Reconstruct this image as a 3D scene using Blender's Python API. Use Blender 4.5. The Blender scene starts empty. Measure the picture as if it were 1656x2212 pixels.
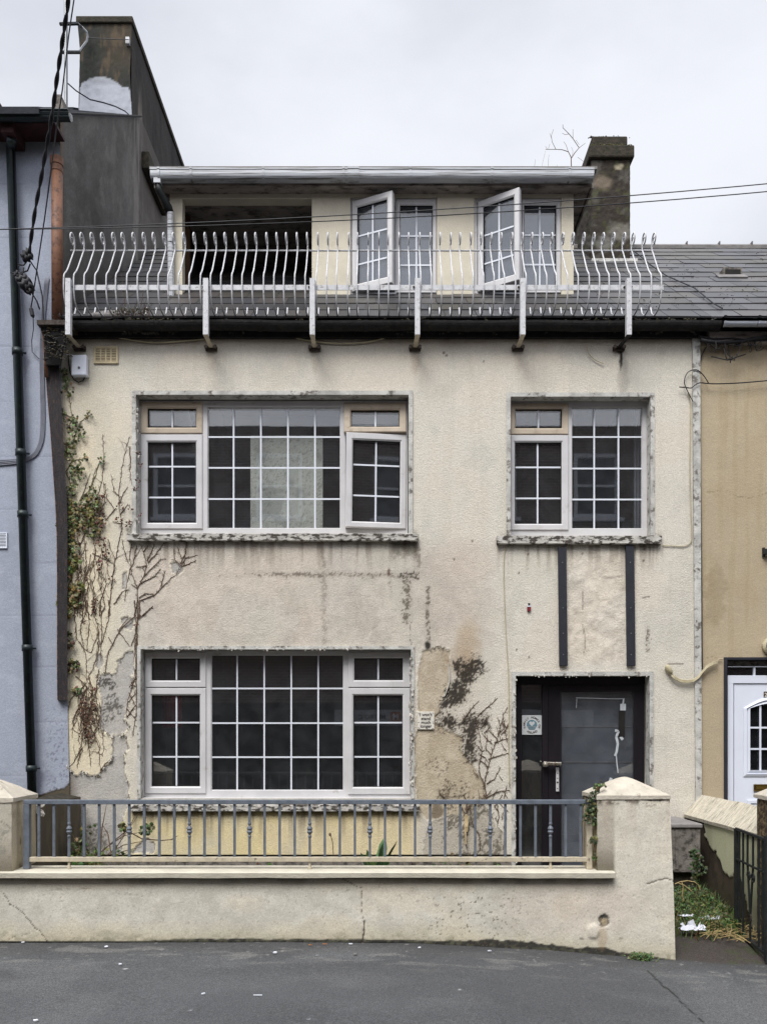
import bpy, math, random
import numpy as np
from mathutils import Vector, Matrix
random.seed(7)
R = math.radians
SC = bpy.context.scene
COL = SC.collection

# ------------------------------------------------------------------ camera, sky, sun, exposure
# survey frame: the camera stands at the origin, 1.55 m up, looking level along +Y.
FP, CX, CY, H = 1750.0, 826.0, 1585.0, 1.55
DH = 7.955          # street front of the house
DW = 5.893          # front of the garden wall
cam_d = bpy.data.cameras.new('camera'); cam = bpy.data.objects.new('camera', cam_d); COL.objects.link(cam)
cam.location = (0, 0, H); cam.rotation_euler = (R(90), 0, 0)
cam_d.sensor_fit = 'VERTICAL'; cam_d.sensor_height = 24
cam_d.lens = FP / 2212 * 24
cam_d.shift_y = (CY - 1106) / 2212; cam_d.shift_x = (828 - CX) / 2212
cam_d.clip_start = 0.05; cam_d.clip_end = 2000
SC.camera = cam
SC.render.resolution_x = 766; SC.render.resolution_y = 1024
SC.view_settings.view_transform = 'Standard'; SC.view_settings.look = 'None'
SC.view_settings.exposure = 0.24; SC.view_settings.gamma = 1

def nn(nt, t, **kw):
    n = nt.nodes.new(t)
    for k, v in kw.items():
        if k.startswith('i_'):
            key = k[2:]
            key = int(key) if key.isdigit() else key.replace('_', ' ')
            n.inputs[key].default_value = v
        else: setattr(n, k, v)
    return n
def lk(nt, a, b): nt.links.new(a, b)
def mth(nt, op, a, b=None, c=None, clamp=False):
    n = nt.nodes.new('ShaderNodeMath'); n.operation = op; n.use_clamp = clamp
    for i, v in enumerate((a, b, c)):
        if v is None: continue
        if isinstance(v, (int, float)): n.inputs[i].default_value = v
        else: nt.links.new(v, n.inputs[i])
    return n.outputs[0]
def maprange(nt, v, a, b, c, d, smooth=True):
    n = nt.nodes.new('ShaderNodeMapRange'); n.interpolation_type = 'SMOOTHSTEP' if smooth else 'LINEAR'
    nt.links.new(v, n.inputs[0])
    for i, x in enumerate((a, b, c, d)): n.inputs[i+1].default_value = x
    return n.outputs[0]
def mixc(nt, f, a, b, mode='MIX'):
    n = nt.nodes.new('ShaderNodeMix'); n.data_type = 'RGBA'; n.blend_type = mode
    if isinstance(f, (int, float)): n.inputs[0].default_value = f
    else: nt.links.new(f, n.inputs[0])
    for i, v in ((6, a), (7, b)):
        if isinstance(v, tuple): n.inputs[i].default_value = (*v[:3], 1)
        else: nt.links.new(v, n.inputs[i])
    return n.outputs[2]

W = bpy.data.worlds.new('World'); SC.world = W; W.use_nodes = True
nt = W.node_tree; nt.nodes.clear()
wo = nn(nt, 'ShaderNodeOutputWorld'); bg = nn(nt, 'ShaderNodeBackground')
sky = nn(nt, 'ShaderNodeTexSky', sky_type='NISHITA', sun_disc=False)
sky.sun_elevation = R(55); sky.sun_rotation = R(200); sky.air_density = 1.0; sky.dust_density = 4.0
tc = nn(nt, 'ShaderNodeTexCoord'); sp = nn(nt, 'ShaderNodeSeparateXYZ'); lk(nt, tc.outputs['Generated'], sp.inputs[0])
mp = nn(nt, 'ShaderNodeMapping'); mp.inputs['Scale'].default_value = (1.0, 1.0, 2.0); mp.inputs['Location'].default_value = (0.35, 0.2, 0.1)
lk(nt, tc.outputs['Generated'], mp.inputs[0])
n1 = nn(nt, 'ShaderNodeTexNoise', i_Scale=2.3, i_Detail=6.0, i_Roughness=0.5); lk(nt, mp.outputs[0], n1.inputs['Vector'])
cl = mixc(nt, maprange(nt, n1.outputs[0], 0.33, 0.66, 0, 1), (0.60, 0.625, 0.69), (0.81, 0.83, 0.885))
zen = maprange(nt, sp.outputs[2], 0.66, 0.95, 1.0, 2.6)          # an overcast sky is brightest overhead
back = maprange(nt, sp.outputs[1], 0.1, -0.9, 1.0, 2.0)          # and towards the hidden sun, behind the photographer
hor = maprange(nt, sp.outputs[2], 0.25, 0.6, 0.97, 1.0)
fac = mth(nt, 'MULTIPLY', mth(nt, 'MULTIPLY', zen, back), hor)
skyc = mixc(nt, 1.0, sky.outputs[0], (0.1, 0.1, 0.1), 'MULTIPLY')
v = nn(nt, 'ShaderNodeVectorMath', operation='SCALE'); lk(nt, cl, v.inputs[0]); lk(nt, fac, v.inputs['Scale'])
col = mixc(nt, 0.93, skyc, v.outputs[0])
lk(nt, col, bg.inputs[0]); bg.inputs[1].default_value = 1.0
lk(nt, bg.outputs[0], wo.inputs[0])

sd = bpy.data.lights.new('sun', 'SUN'); sun = bpy.data.objects.new('sun', sd); COL.objects.link(sun)
sd.energy = 3.1; sd.angle = R(30); sd.color = (1.0, 0.985, 0.955)
sun.rotation_euler = (R(35), 0, R(-24))

# ------------------------------------------------------------------ helpers
def P(px, py, Y): return Vector(((px-CX)*Y/FP, Y, H-(py-CY)*Y/FP))
def X_(px, Y): return (px-CX)*Y/FP
def Z_(py, Y): return H-(py-CY)*Y/FP
def crop(x0, y0):                       # survey sheets: origin of the sheet, then sheet coordinates
    return lambda x, y: (x0 + x*0.33385, y0 + y*0.33385)
def srgb(r, g, b):
    f = lambda c: ((c/255)/12.92 if c/255 <= 0.04045 else ((c/255+0.055)/1.055)**2.4)
    return (f(r), f(g), f(b))
def tag(o, label=None, cat=None, group=None, kind=None):
    if label: o['label'] = label
    if cat: o['category'] = cat
    if group: o['group'] = group
    if kind: o['kind'] = kind
    return o
def origin(o):
    v = Vector((0, 0, 0))
    while o is not None: v += o.location; o = o.parent
    return v
def thing(name, loc, label, cat, group=None):
    o = bpy.data.objects.new(name, None); COL.objects.link(o); o.location = loc; o.empty_display_size = 0.1
    return tag(o, label, cat, group)
class MB:
    def __init__(s): s.v = []; s.f = []; s.c = []; s.cur = None
    def add(s, vs, fs, T=None):
        o = len(s.v)
        s.v += [tuple(T @ Vector(p)) if T else tuple(p) for p in vs]
        s.f += [tuple(i+o for i in f) for f in fs]; s.c += [s.cur]*len(fs); return s
    def box(s, x0, x1, y0, y1, z0, z1, T=None):
        if x0 > x1: x0, x1 = x1, x0
        if y0 > y1: y0, y1 = y1, y0
        if z0 > z1: z0, z1 = z1, z0
        v = [(x0,y0,z0),(x1,y0,z0),(x1,y1,z0),(x0,y1,z0),(x0,y0,z1),(x1,y0,z1),(x1,y1,z1),(x0,y1,z1)]
        return s.add(v, [(0,3,2,1),(4,5,6,7),(0,1,5,4),(1,2,6,5),(2,3,7,6),(3,0,4,7)], T)
    def hexa(s, a, b):                  # a: 4 points of one face, b: the 4 opposite
        return s.add(list(a)+list(b), [(3,2,1,0),(4,5,6,7),(0,1,5,4),(1,2,6,5),(2,3,7,6),(3,0,4,7)])
    def ring(s, o, i, y0, y1, ch=0.008, T=None):   # picture-frame ring, outer/inner rect (x0,x1,z0,z1), front y0 back y1
        def rc(r, y, g=0): return [(r[0]-g,y,r[2]-g),(r[1]+g,y,r[2]-g),(r[1]+g,y,r[3]+g),(r[0]-g,y,r[3]+g)]
        v = rc(o,y1)+rc(o,y0+ch*0.6,0)+rc(o,y0,-ch*0.6)+rc(i,y0,ch*1.4)+rc(i,y0+ch)+rc(i,y1)
        f = []
        for k in range(5):
            for j in range(4):
                a, b = k*4+j, k*4+(j+1)%4
                f.append((a, b, b+4, a+4))
        for j in range(4):
            a, b = 20+j, 20+(j+1)%4
            f.append((a, b, (j+1)%4, j))
        return s.add(v, f, T)
    def tube(s, pts, r, n=6, T=None, caps=True):
        pts = [Vector(p) for p in pts]; m = len(pts)
        if m < 2: return s
        rr = r if isinstance(r, (list, tuple)) else [r]*m
        vs = []; prev = None
        for k, p in enumerate(pts):
            d = (pts[min(k+1,m-1)]-pts[max(k-1,0)])
            d = d.normalized() if d.length > 1e-9 else Vector((0,0,1))
            if prev is None:
                u = d.cross(Vector((0,1,0)) if abs(d.y) < 0.9 else Vector((1,0,0))).normalized()
            else:
                u = prev - d*prev.dot(d); u = u.normalized() if u.length > 1e-6 else d.orthogonal().normalized()
            prev = u; w = d.cross(u)
            for j in range(n):
                a = 2*math.pi*(j+0.5)/n
                vs.append(p + (u*math.cos(a) + w*math.sin(a))*rr[k])
        fs = [(k*n+j, k*n+(j+1)%n, (k+1)*n+(j+1)%n, (k+1)*n+j) for k in range(m-1) for j in range(n)]
        if caps: fs += [tuple(range(n-1,-1,-1)), tuple((m-1)*n+j for j in range(n))]
        return s.add(vs, fs, T)
    def lathe(s, c, prof, n=16, T=None):           # prof: (r, z) about a vertical axis through c
        vs = []; m = len(prof)
        for r, z in prof:
            for j in range(n):
                a = 2*math.pi*j/n; vs.append((c[0]+r*math.cos(a), c[1]+r*math.sin(a), c[2]+z))
        fs = [(k*n+j, k*n+(j+1)%n, (k+1)*n+(j+1)%n, (k+1)*n+j) for k in range(m-1) for j in range(n)]
        fs += [tuple(range(n-1,-1,-1)), tuple((m-1)*n+j for j in range(n))]
        return s.add(vs, fs, T)
    def prism(s, pts, y0, y1, T=None):             # outline in XZ given a depth along Y
        n = len(pts)
        v = [(x,y0,z) for x,z in pts]+[(x,y1,z) for x,z in pts]
        return s.add(v, [tuple(range(n)), tuple(range(2*n-1,n-1,-1))]+[(j,j+n,(j+1)%n+n,(j+1)%n) for j in range(n)], T)
    def build(s, name, mat, parent=None, smooth=False, bevel=0, loc=None):
        me = bpy.data.meshes.new(name)
        V = np.array(s.v, dtype=float)
        if parent is not None: off = np.array(origin(parent)); oloc = (0,0,0)
        else:
            off = np.array([(V[:,0].min()+V[:,0].max())/2, (V[:,1].min()+V[:,1].max())/2, V[:,2].min()]) if loc is None else np.array(loc)
            oloc = tuple(off)
        me.from_pydata((V-off).tolist(), [], s.f)
        if any(c is not None for c in s.c):
            at = me.color_attributes.new('col', 'FLOAT_COLOR', 'CORNER')
            arr = []
            for p, c in zip(me.polygons, s.c):
                arr += list((*(c or (1,1,1)), 1))*p.loop_total
            at.data.foreach_set('color', arr)
        me.materials.append(mat)
        if smooth: me.polygons.foreach_set('use_smooth', [True]*len(me.polygons))
        me.update()
        o = bpy.data.objects.new(name, me); COL.objects.link(o)
        o.location = oloc; o.parent = parent
        if bevel:
            b = o.modifiers.new('bevel', 'BEVEL'); b.width = bevel; b.segments = 2; b.limit_method = 'ANGLE'
        return o
def clone(o, parent, dloc=(0,0,0)):
    c = o.copy(); COL.objects.link(c); c.parent = parent; c.location = o.location + Vector(dloc); return c

# numpy noise
_rt = np.random.RandomState(11).rand(256, 256)
def vn(u, v, s=0):
    u = u + s*17.31; v = v + s*9.77
    iu = np.floor(u).astype(int); iv = np.floor(v).astype(int); fu = u-iu; fv = v-iv
    fu = fu*fu*(3-2*fu); fv = fv*fv*(3-2*fv)
    g = lambda a, b: _rt[(a) & 255, (b) & 255]
    return (g(iu,iv)*(1-fu)*(1-fv)+g(iu+1,iv)*fu*(1-fv)+g(iu,iv+1)*(1-fu)*fv+g(iu+1,iv+1)*fu*fv)
def fbm(u, v, s=0, o=4, p=0.5):
    t = 0; a = 1; n = 0
    for k in range(o):
        t = t + a*vn(u*2**k, v*2**k, s+k*3); n += a; a *= p
    return t/n
def ss(a, b, x):
    t = np.clip((x-a)/(b-a), 0, 1); return t*t*(3-2*t)
def segd(x, y, pts):
    d = np.full(x.shape, 1e9)
    for (x0,y0), (x1,y1) in zip(pts[:-1], pts[1:]):
        dx, dy = x1-x0, y1-y0; L = dx*dx+dy*dy+1e-9
        t = np.clip(((x-x0)*dx+(y-y0)*dy)/L, 0, 1)
        d = np.minimum(d, np.hypot(x-x0-t*dx, y-y0-t*dy))
    return d
def polysd(x, y, pts):                             # signed distance, inside positive
    ins = np.zeros(x.shape, bool); n = len(pts)
    for i in range(n):
        (x0,y0), (x1,y1) = pts[i], pts[(i+1)%n]
        c = ((y0 > y) != (y1 > y)) & (x < (x1-x0)*(y-y0)/((y1-y0) or 1e-9)+x0)
        ins ^= c
    d = segd(x, y, list(pts)+[pts[0]])
    return np.where(ins, d, -d)
class Paint:
    """surface record of a wall: colour and relief, written in survey coordinates of its plane"""
    def __init__(s, px, py, base):
        s.x = px; s.y = py; s.c = np.zeros(px.shape+(3,))+np.array(base); s.d = np.zeros(px.shape); s.r = np.random.RandomState(3).rand(*px.shape)
    def mix(s, m, col): m = np.clip(m, 0, 1)[..., None]; s.c = s.c*(1-m)+np.array(col)*m
    def mul(s, m, k): s.c = s.c*(1+(k-1)*np.clip(m, 0, 1)[..., None])
    def warp(s, amp, sc, sd=0):
        return (s.x+(fbm(s.x/sc, s.y/sc, sd)-.5)*2*amp, s.y+(fbm(s.x/sc, s.y/sc, sd+31)-.5)*2*amp)
    def ell(s, cx, cy, rx, ry, amp=8, sc=14, sd=0, soft=.35):
        x, y = s.warp(amp, sc, sd); r = np.hypot((x-cx)/rx, (y-cy)/ry); return 1-ss(1-soft, 1+soft, r)
    def poly(s, pts, amp=5, sc=9, sd=0, soft=1.0):
        x, y = s.warp(amp, sc, sd); sdn = polysd(x, y, pts); return ss(-soft, soft, sdn), sdn
    def line(s, pts, w=1.2, amp=2, sc=7, sd=0):
        x, y = s.warp(amp, sc, sd); return 1-ss(w*.4, w*1.3, segd(x, y, pts))
    def spots(s, m, sc, thr, sd=0, soft=.06):
        n = .72*fbm(s.x/sc, s.y/sc, sd, 3, .6)+.28*s.r; return ss(thr-soft, thr+soft, n + (m-1)*.45)*(m > .02)
def axis(a, b, step, snaps=()):
    n = max(2, int(round((b-a)/step))+1); g = np.linspace(a, b, n)
    for sn in snaps:
        if a < sn < b: g[np.argmin(abs(g-sn))] = sn
    return np.unique(g)
def sheet(name, mat, parent, o, u, v, gu, gv, holes, paintfn, nrm, uvx=None, reveal=0, shear=None):
    """grid wall. o origin, u v unit axes (Vector), gu gv grid coordinates; holes (u0,u1,v0,v1)."""
    GU, GV = np.meshgrid(gu, gv)
    nu, nv = len(gu), len(gv)
    o, u, v, nrm = (np.array(q, float) for q in (o, u, v, nrm))
    GUs = shear(GU, GV) if shear else GU
    pos = o + GUs[..., None]*u + GV[..., None]*v
    Y = np.maximum(pos[..., 1], .5)
    p = paintfn(CX+pos[...,0]*FP/Y, CY-(pos[...,2]-H)*FP/Y, pos)
    pos = pos + p.d[..., None]*nrm
    idx = np.arange(nu*nv).reshape(nv, nu)
    cu = (gu[:-1]+gu[1:])/2; cv = (gv[:-1]+gv[1:])/2; CU, CV = np.meshgrid(cu, cv)
    keep = np.ones(CU.shape, bool)
    for (a,b,c,d) in holes: keep &= ~((CU > a) & (CU < b) & (CV > c) & (CV < d))
    q = np.stack([idx[:-1,:-1], idx[:-1,1:], idx[1:,1:], idx[1:,:-1]], -1)[keep]
    if np.dot(np.cross(u, v), nrm) < 0: q = q[:, ::-1]
    V = pos.reshape(-1, 3); C = p.c.reshape(-1, 3); F = q.tolist(); V = V.tolist(); C = C.tolist()
    for (a,b,c,d) in holes:
        if not reveal: continue
        base = len(V)
        for dd in (0, reveal):
            for uu, vv in ((a,c),(b,c),(b,d),(a,d)):
                V.append((o+uu*u+vv*v-nrm*dd).tolist()); C.append([.50,.47,.42])
        F += [[base+j, base+(j+1)%4, base+4+(j+1)%4, base+4+j] for j in range(4)]
    off = np.array(origin(parent)) if parent is not None else np.array(o)
    me = bpy.data.meshes.new(name); me.from_pydata((np.array(V)-off).tolist(), [], F)
    at = me.color_attributes.new('col', 'FLOAT_COLOR', 'POINT')
    C = np.clip(np.array(C), 0.004, .9); at.data.foreach_set('color', np.hstack([C, np.ones((len(C),1))]).ravel())
    me.polygons.foreach_set('use_smooth', [True]*len(me.polygons)); me.materials.append(mat); me.update()
    ob = bpy.data.objects.new(name, me); COL.objects.link(ob)
    if parent is None: ob.location = off
    ob.parent = parent
    return ob

# ------------------------------------------------------------------ materials
def newmat(name):
    m = bpy.data.materials.new(name); m.use_nodes = True; t = m.node_tree
    b = t.nodes['Principled BSDF']; return m, t, b
def coords(t, scale=(1,1,1)):
    g = nn(t, 'ShaderNodeNewGeometry'); mp = nn(t, 'ShaderNodeMapping'); mp.inputs['Scale'].default_value = scale
    lk(t, g.outputs['Position'], mp.inputs[0]); return mp.outputs[0]
def noise(t, vec, sc, det=4, ro=.55):
    n = nn(t, 'ShaderNodeTexNoise', i_Scale=float(sc), i_Detail=float(det), i_Roughness=ro); lk(t, vec, n.inputs['Vector']); return n.outputs[0]
def bump(t, b, h, strength, dist):
    n = nn(t, 'ShaderNodeBump', i_Strength=strength, i_Distance=dist); lk(t, h, n.inputs['Height']); lk(t, n.outputs[0], b.inputs['Normal']); return n
def M(name, c, rough=.6, sc=8, amt=.15, bs=60, bst=.2, metal=0, stretch=(1,1,1), c2=None, thr=.5, soft=.08, spec=.3):
    m, t, b = newmat(name); vec = coords(t, stretch)
    n = noise(t, vec, sc, 5)
    lo = tuple(x*(1-amt) for x in c); hi = tuple(min(x*(1+amt), .95) for x in c)
    colr = mixc(t, maprange(t, n, .3, .7, 0, 1), lo, hi)
    if c2:
        n2 = noise(t, vec, sc*1.7, 7, .65)
        colr = mixc(t, maprange(t, n2, thr-soft, thr+soft, 0, 1), c2, colr)
    lk(t, colr, b.inputs['Base Color']); b.inputs['Roughness'].default_value = rough; b.inputs['Metallic'].default_value = metal
    b.inputs['Specular IOR Level'].default_value = spec
    if bst: bump(t, b, noise(t, coords(t), bs, 3), bst, .01)
    return m
def MA(name, rough=.9, bs=90, bst=.5, bd=.006, amt=.1, sc2=160, spec=.2):   # painted record + fine grain
    m, t, b = newmat(name); a = nn(t, 'ShaderNodeAttribute', attribute_name='col')
    vec = coords(t); n = noise(t, vec, sc2, 3, .7)
    k = maprange(t, n, .3, .7, 1-amt, 1+amt)
    v = nn(t, 'ShaderNodeVectorMath', operation='SCALE'); lk(t, a.outputs['Color'], v.inputs[0]); lk(t, k, v.inputs['Scale'])
    lk(t, v.outputs[0], b.inputs['Base Color']); b.inputs['Roughness'].default_value = rough
    b.inputs['Specular IOR Level'].default_value = spec
    if bst: bump(t, b, noise(t, vec, bs, 4, .6), bst, bd)
    return m
m_render = MA('roughcast_render', bs=66, bst=.6, bd=.011, amt=.13, sc2=90)
m_smooth = MA('smooth_render', bs=60, bst=.45, bd=.006, amt=.12, sc2=110)
m_asphalt = MA('asphalt', bs=130, bst=.8, bd=.008, amt=.45, sc2=115, rough=.85, spec=.25)
m_slate = MA('slate', bs=40, bst=.25, bd=.004, amt=.16, sc2=60, rough=.5, spec=.4)
m_leaf = MA('leaf', bst=0, amt=.25, sc2=60, rough=.5, spec=.3)
m_upvc = M('white_plastic', srgb(190,188,188), .45, 5, .06, 80, .03, c2=srgb(150,142,132), thr=.30, soft=.12)
m_upvcy = M('yellowed_plastic', srgb(176,162,144), .5, 6, .08, 80, .03, c2=srgb(140,124,104), thr=.34, soft=.12)
m_bar = M('white_glazing_bar', srgb(205,208,215), .5, 5, .04, 80, 0)
m_flaky = M('flaking_white_paint', srgb(178,176,170), .8, 9, .22, 70, .5, c2=srgb(104,98,92), thr=.42, soft=.07)
m_flakyd = M('mouldy_sill_paint', srgb(176,172,165), .85, 7, .2, 60, .6, stretch=(1,1,2.2), c2=srgb(66,60,54), thr=.49, soft=.05)
m_whitegut = M('white_gutter_plastic', srgb(182,184,188), .4, 3, .06, 80, .03, stretch=(.35,1,16), c2=srgb(104,102,96), thr=.45, soft=.08)
m_whiteiron = M('white_painted_iron', srgb(188,188,190), .45, 20, .08, 80, .05, c2=srgb(128,122,116), thr=.38, soft=.08)
m_greyiron = M('grey_painted_iron', srgb(98,104,113), .45, 18, .16, 120, .1, c2=srgb(66,68,72), thr=.33, soft=.06)
m_creamiron = M('cream_painted_iron', srgb(176,166,146), .6, 18, .12, 120, .1, c2=srgb(104,92,78), thr=.36, soft=.06)
m_blackiron = M('black_iron', srgb(34,38,38), .5, 20, .25, 90, .2, c2=srgb(66,52,40), thr=.36, soft=.06)
m_moss = M('mossy_cast_iron', srgb(30,29,30), .85, 14, .4, 60, .6, c2=srgb(44,42,32), thr=.40, soft=.06)
m_blackpipe = M('black_pipe_paint', srgb(34,42,44), .4, 9, .2, 90, .08, c2=srgb(44,58,46), thr=.4)
m_orange = M('orange_pipe_paint', srgb(118,82,62), .6, 12, .15, 90, .2, c2=srgb(76,52,42), thr=.42, soft=.08)
m_board = M('black_weathered_timber', srgb(40,36,38), .8, 20, .3, 60, .4, stretch=(3,3,.5), c2=srgb(86,62,46), thr=.37, soft=.06)
m_batten = M('black_batten_paint', srgb(40,41,48), .55, 10, .15, 60, .15)
m_door = M('dark_door_stain', srgb(26,22,27), .4, 8, .2, 60, .1, stretch=(1,1,.3))
m_redwood = M('dark_red_soffit', srgb(60,34,34), .7, 10, .25, 60, .2)
m_soffit = M('grey_soffit_paint', srgb(142,134,126), .8, 7, .2, 60, .2, stretch=(.5,1,3), c2=srgb(84,78,72), thr=.44, soft=.1)
m_dcream = M('dormer_cream_paint', srgb(196,188,170), .85, 5, .06, 70, .4, c2=srgb(168,160,140), thr=.30, soft=.15)
m_lead = M('grey_flashing', srgb(104,100,98), .6, 9, .2, 60, .3)
m_white = M('white_paint', srgb(208,212,222), .35, 3, .03, 60, .02)
m_brass = M('brass', srgb(170,140,70), .3, 10, .1, 60, .05, metal=.9)
m_gold = M('dark_brass', srgb(90,72,40), .4, 10, .1, 60, .05, metal=.7)
m_chrome = M('worn_chrome', srgb(165,160,150), .35, 30, .2, 90, .1, metal=.8, c2=srgb(110,76,48), thr=.45)
m_rust = M('rusty_iron', srgb(64,56,51), .85, 40, .4, 120, .6)
m_cablew = M('cream_cable', srgb(170,160,132), .6, 8, .15, 60, 0)
m_cableb = M('black_cable', srgb(30,30,34), .6, 8, .2, 60, 0)
m_cableg = M('grey_cable', srgb(120,122,132), .6, 8, .12, 60, 0)
m_room = M('room_plaster', srgb(96,92,90), .9, 2, .2, 60, .1)
m_roomd = M('dark_room', srgb(36,38,38), .9, 2, .2, 60, .1)
m_blackbox = M('terracotta_vent', srgb(184,170,140), .8, 12, .1, 60, .2)
m_dark = M('dark_gap', srgb(30,28,26), .9, 8, .2, 60, 0)
m_paper = M('crumpled_paper', srgb(210,212,220), .8, 20, .08, 60, .2)
m_stem = M('dead_stem', srgb(84,66,54), .9, 40, .3, 100, .3, c2=srgb(112,94,78), thr=.42)
m_stemg = M('green_stem', srgb(96,92,58), .8, 40, .3, 100, .2)
m_concrete = M('grey_concrete', srgb(112,106,100), .9, 9, .2, 60, .5, c2=srgb(62,58,54), thr=.45, soft=.1)
m_tile = M('white_ceramic', srgb(206,201,190), .35, 12, .04, 60, .02)
m_ink = M('grey_ink', srgb(84,80,78), .6, 12, .04, 60, 0)
m_teal = M('teal_ink', srgb(92,120,132), .6, 12, .04, 60, 0)
m_sticker = M('sticker_paper', srgb(182,184,184), .6, 12, .05, 60, 0)
m_tape = M('peeled_tape', srgb(176,180,184), .6, 30, .1, 60, .1)
m_mast = M('galvanised_steel', srgb(120,122,124), .4, 10, .1, 60, 0, metal=.5)
m_red = M('dull_red_cloth', srgb(110,34,44), .9, 10, .1, 60, 0)
m_curtain = M('grubby_net_curtain', srgb(128,132,138), .9, 10, .1, 60, .1)
def glass(name, base=.07, tint=(.93,.94,.95), dirt=.05, wave=.05):
    m, t, b = newmat(name); t.nodes.remove(b); out = [n for n in t.nodes if n.type == 'OUTPUT_MATERIAL'][0]
    tr = nn(t, 'ShaderNodeBsdfTransparent'); tr.inputs[0].default_value = (*tint, 1)
    gl = nn(t, 'ShaderNodeBsdfGlossy'); gl.inputs['Roughness'].default_value = .015
    df = nn(t, 'ShaderNodeBsdfDiffuse'); df.inputs[0].default_value = (.45,.47,.5,1)
    lw = nn(t, 'ShaderNodeLayerWeight', i_Blend=.5)
    f = mth(t, 'POWER', lw.outputs['Facing'], 4.0); f = mth(t, 'MULTIPLY_ADD', f, .75, base)
    mx = nn(t, 'ShaderNodeMixShader'); lk(t, f, mx.inputs[0]); lk(t, tr.outputs[0], mx.inputs[1]); lk(t, gl.outputs[0], mx.inputs[2])
    vec = coords(t); dn = noise(t, vec, 7, 6, .7)
    mx2 = nn(t, 'ShaderNodeMixShader'); lk(t, maprange(t, dn, .3, .75, dirt*.6, dirt*1.5), mx2.inputs[0])
    lk(t, mx.outputs[0], mx2.inputs[1]); lk(t, df.outputs[0], mx2.inputs[2])
    bp = nn(t, 'ShaderNodeBump', i_Strength=wave, i_Distance=.05); lk(t, noise(t, vec, 2.2, 1), bp.inputs['Height']); lk(t, bp.outputs[0], gl.inputs['Normal'])
    lk(t, mx2.outputs[0], out.inputs[0]); return m
m_glass = glass('window_glass', .105, dirt=.022, wave=.004)
m_glass_hi = glass('dormer_glass', .13, tint=(.6,.64,.7), dirt=.05, wave=.0)
m_glass_door = glass('door_glass', .07, dirt=.05, wave=.01)
m_glass_n = glass('neighbour_glass', .05, dirt=.01)
def brickmat():
    m, t, b = newmat('red_brick'); g = nn(t, 'ShaderNodeNewGeometry'); s = nn(t, 'ShaderNodeSeparateXYZ'); c = nn(t, 'ShaderNodeCombineXYZ')
    lk(t, g.outputs['Position'], s.inputs[0]); lk(t, s.outputs[0], c.inputs[0]); lk(t, s.outputs[2], c.inputs[1])
    br = nn(t, 'ShaderNodeTexBrick'); lk(t, c.outputs[0], br.inputs['Vector'])
    br.inputs['Scale'].default_value = 1; br.inputs['Brick Width'].default_value = .225; br.inputs['Row Height'].default_value = .075; br.inputs['Mortar Size'].default_value = .008
    br.inputs['Color1'].default_value = (*srgb(98,80,76),1); br.inputs['Color2'].default_value = (*srgb(82,70,68),1); br.inputs['Mortar'].default_value = (*srgb(140,130,120),1)
    lk(t, br.outputs[0], b.inputs['Base Color']); b.inputs['Roughness'].default_value = .9; return m
m_brick = brickmat()

# text as mesh
def text_mb(s, size, mb, fn, bold=0, extr=.0015):
    cu = bpy.data.curves.new('t', 'FONT'); cu.body = s; cu.size = size; cu.align_x = 'CENTER'; cu.extrude = extr; cu.offset = bold
    ob = bpy.data.objects.new('t', cu); COL.objects.link(ob)
    dg = bpy.context.evaluated_depsgraph_get(); dg.update()
    me = ob.evaluated_get(dg).to_mesh()
    vs = [fn(v.co) for v in me.vertices]; fs = [tuple(p.vertices) for p in me.polygons]
    mb.add(vs, fs)
    ob.evaluated_get(dg).to_mesh_clear(); bpy.data.objects.remove(ob); bpy.data.curves.remove(cu)

# ------------------------------------------------------------------ GROUND
def zpav(x):
    return np.interp(x, [-6, .2, 1.25, 1.95, 2.6, 4, 8], [.034, .031, -.029, -.09, -.125, -.15, -.2])
xs_, ys_ = axis(-3.6, 4.2, .014), axis(3.7, 6.6, .014)
def paint_pav(px, py, pos):
    p = Paint(px, py, srgb(78,79,80)); x, y = pos[...,0], pos[...,1]
    n = fbm(x*1.1, y*1.6, 3, 5); p.c *= (0.82+.36*n)[...,None]
    p.mix(ss(.50,.70,fbm(x*1.6,y*2.6,8,5))*.35, srgb(98,98,98)); p.mix(ss(.50,.36,fbm(x*.9,y*1.4,18,5))*.35, srgb(60,60,62))
    wallY = DW
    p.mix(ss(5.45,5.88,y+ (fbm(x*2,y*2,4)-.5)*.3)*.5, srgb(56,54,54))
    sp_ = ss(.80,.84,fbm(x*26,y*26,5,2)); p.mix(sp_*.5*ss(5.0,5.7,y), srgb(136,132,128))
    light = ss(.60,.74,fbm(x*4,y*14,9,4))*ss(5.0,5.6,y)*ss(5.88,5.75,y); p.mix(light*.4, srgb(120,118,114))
    p.mix(p.line([(1398,2072),(1440,2110),(1475,2140),(1510,2172),(1560,2225)], 1.9, 3, 12)*.95, srgb(26,28,24))
    p.mix(p.line([(1300,2100),(1345,2101),(1352,2103)], .6, 1, 12)*.0, srgb(50,50,50))
    g = ss(5.86,5.95,y+(fbm(x*6,y*6,6)-.5)*.12)*ss(2.0,2.2,x); p.mix(g*.75, srgb(62,54,48))
    p.mix(ss(.55,.7,fbm(x*5,y*5,12,4))*g*.7, srgb(58,66,40))
    for k in range(8):
        rx, ry = random.uniform(-3,3), random.uniform(4.2,5.85)
        s_ = random.uniform(.004,.011); m_ = 1-ss(s_, s_*1.5, np.hypot(x-rx, (y-ry)*1.3)); p.mix(m_*.75, srgb(168,168,168))
    p.c *= (1+(p.r-.5)*.22)[...,None]; p.d = (n-.5)*.012 + (fbm(x*5,y*5,2)-.5)*.004
    return p
def sh_pav(GU, GV): return GU
pv = sheet('pavement', m_asphalt, None, (0,0,0), (1,0,0), (0,1,0), xs_, ys_, [], paint_pav, (0,0,1))
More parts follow.
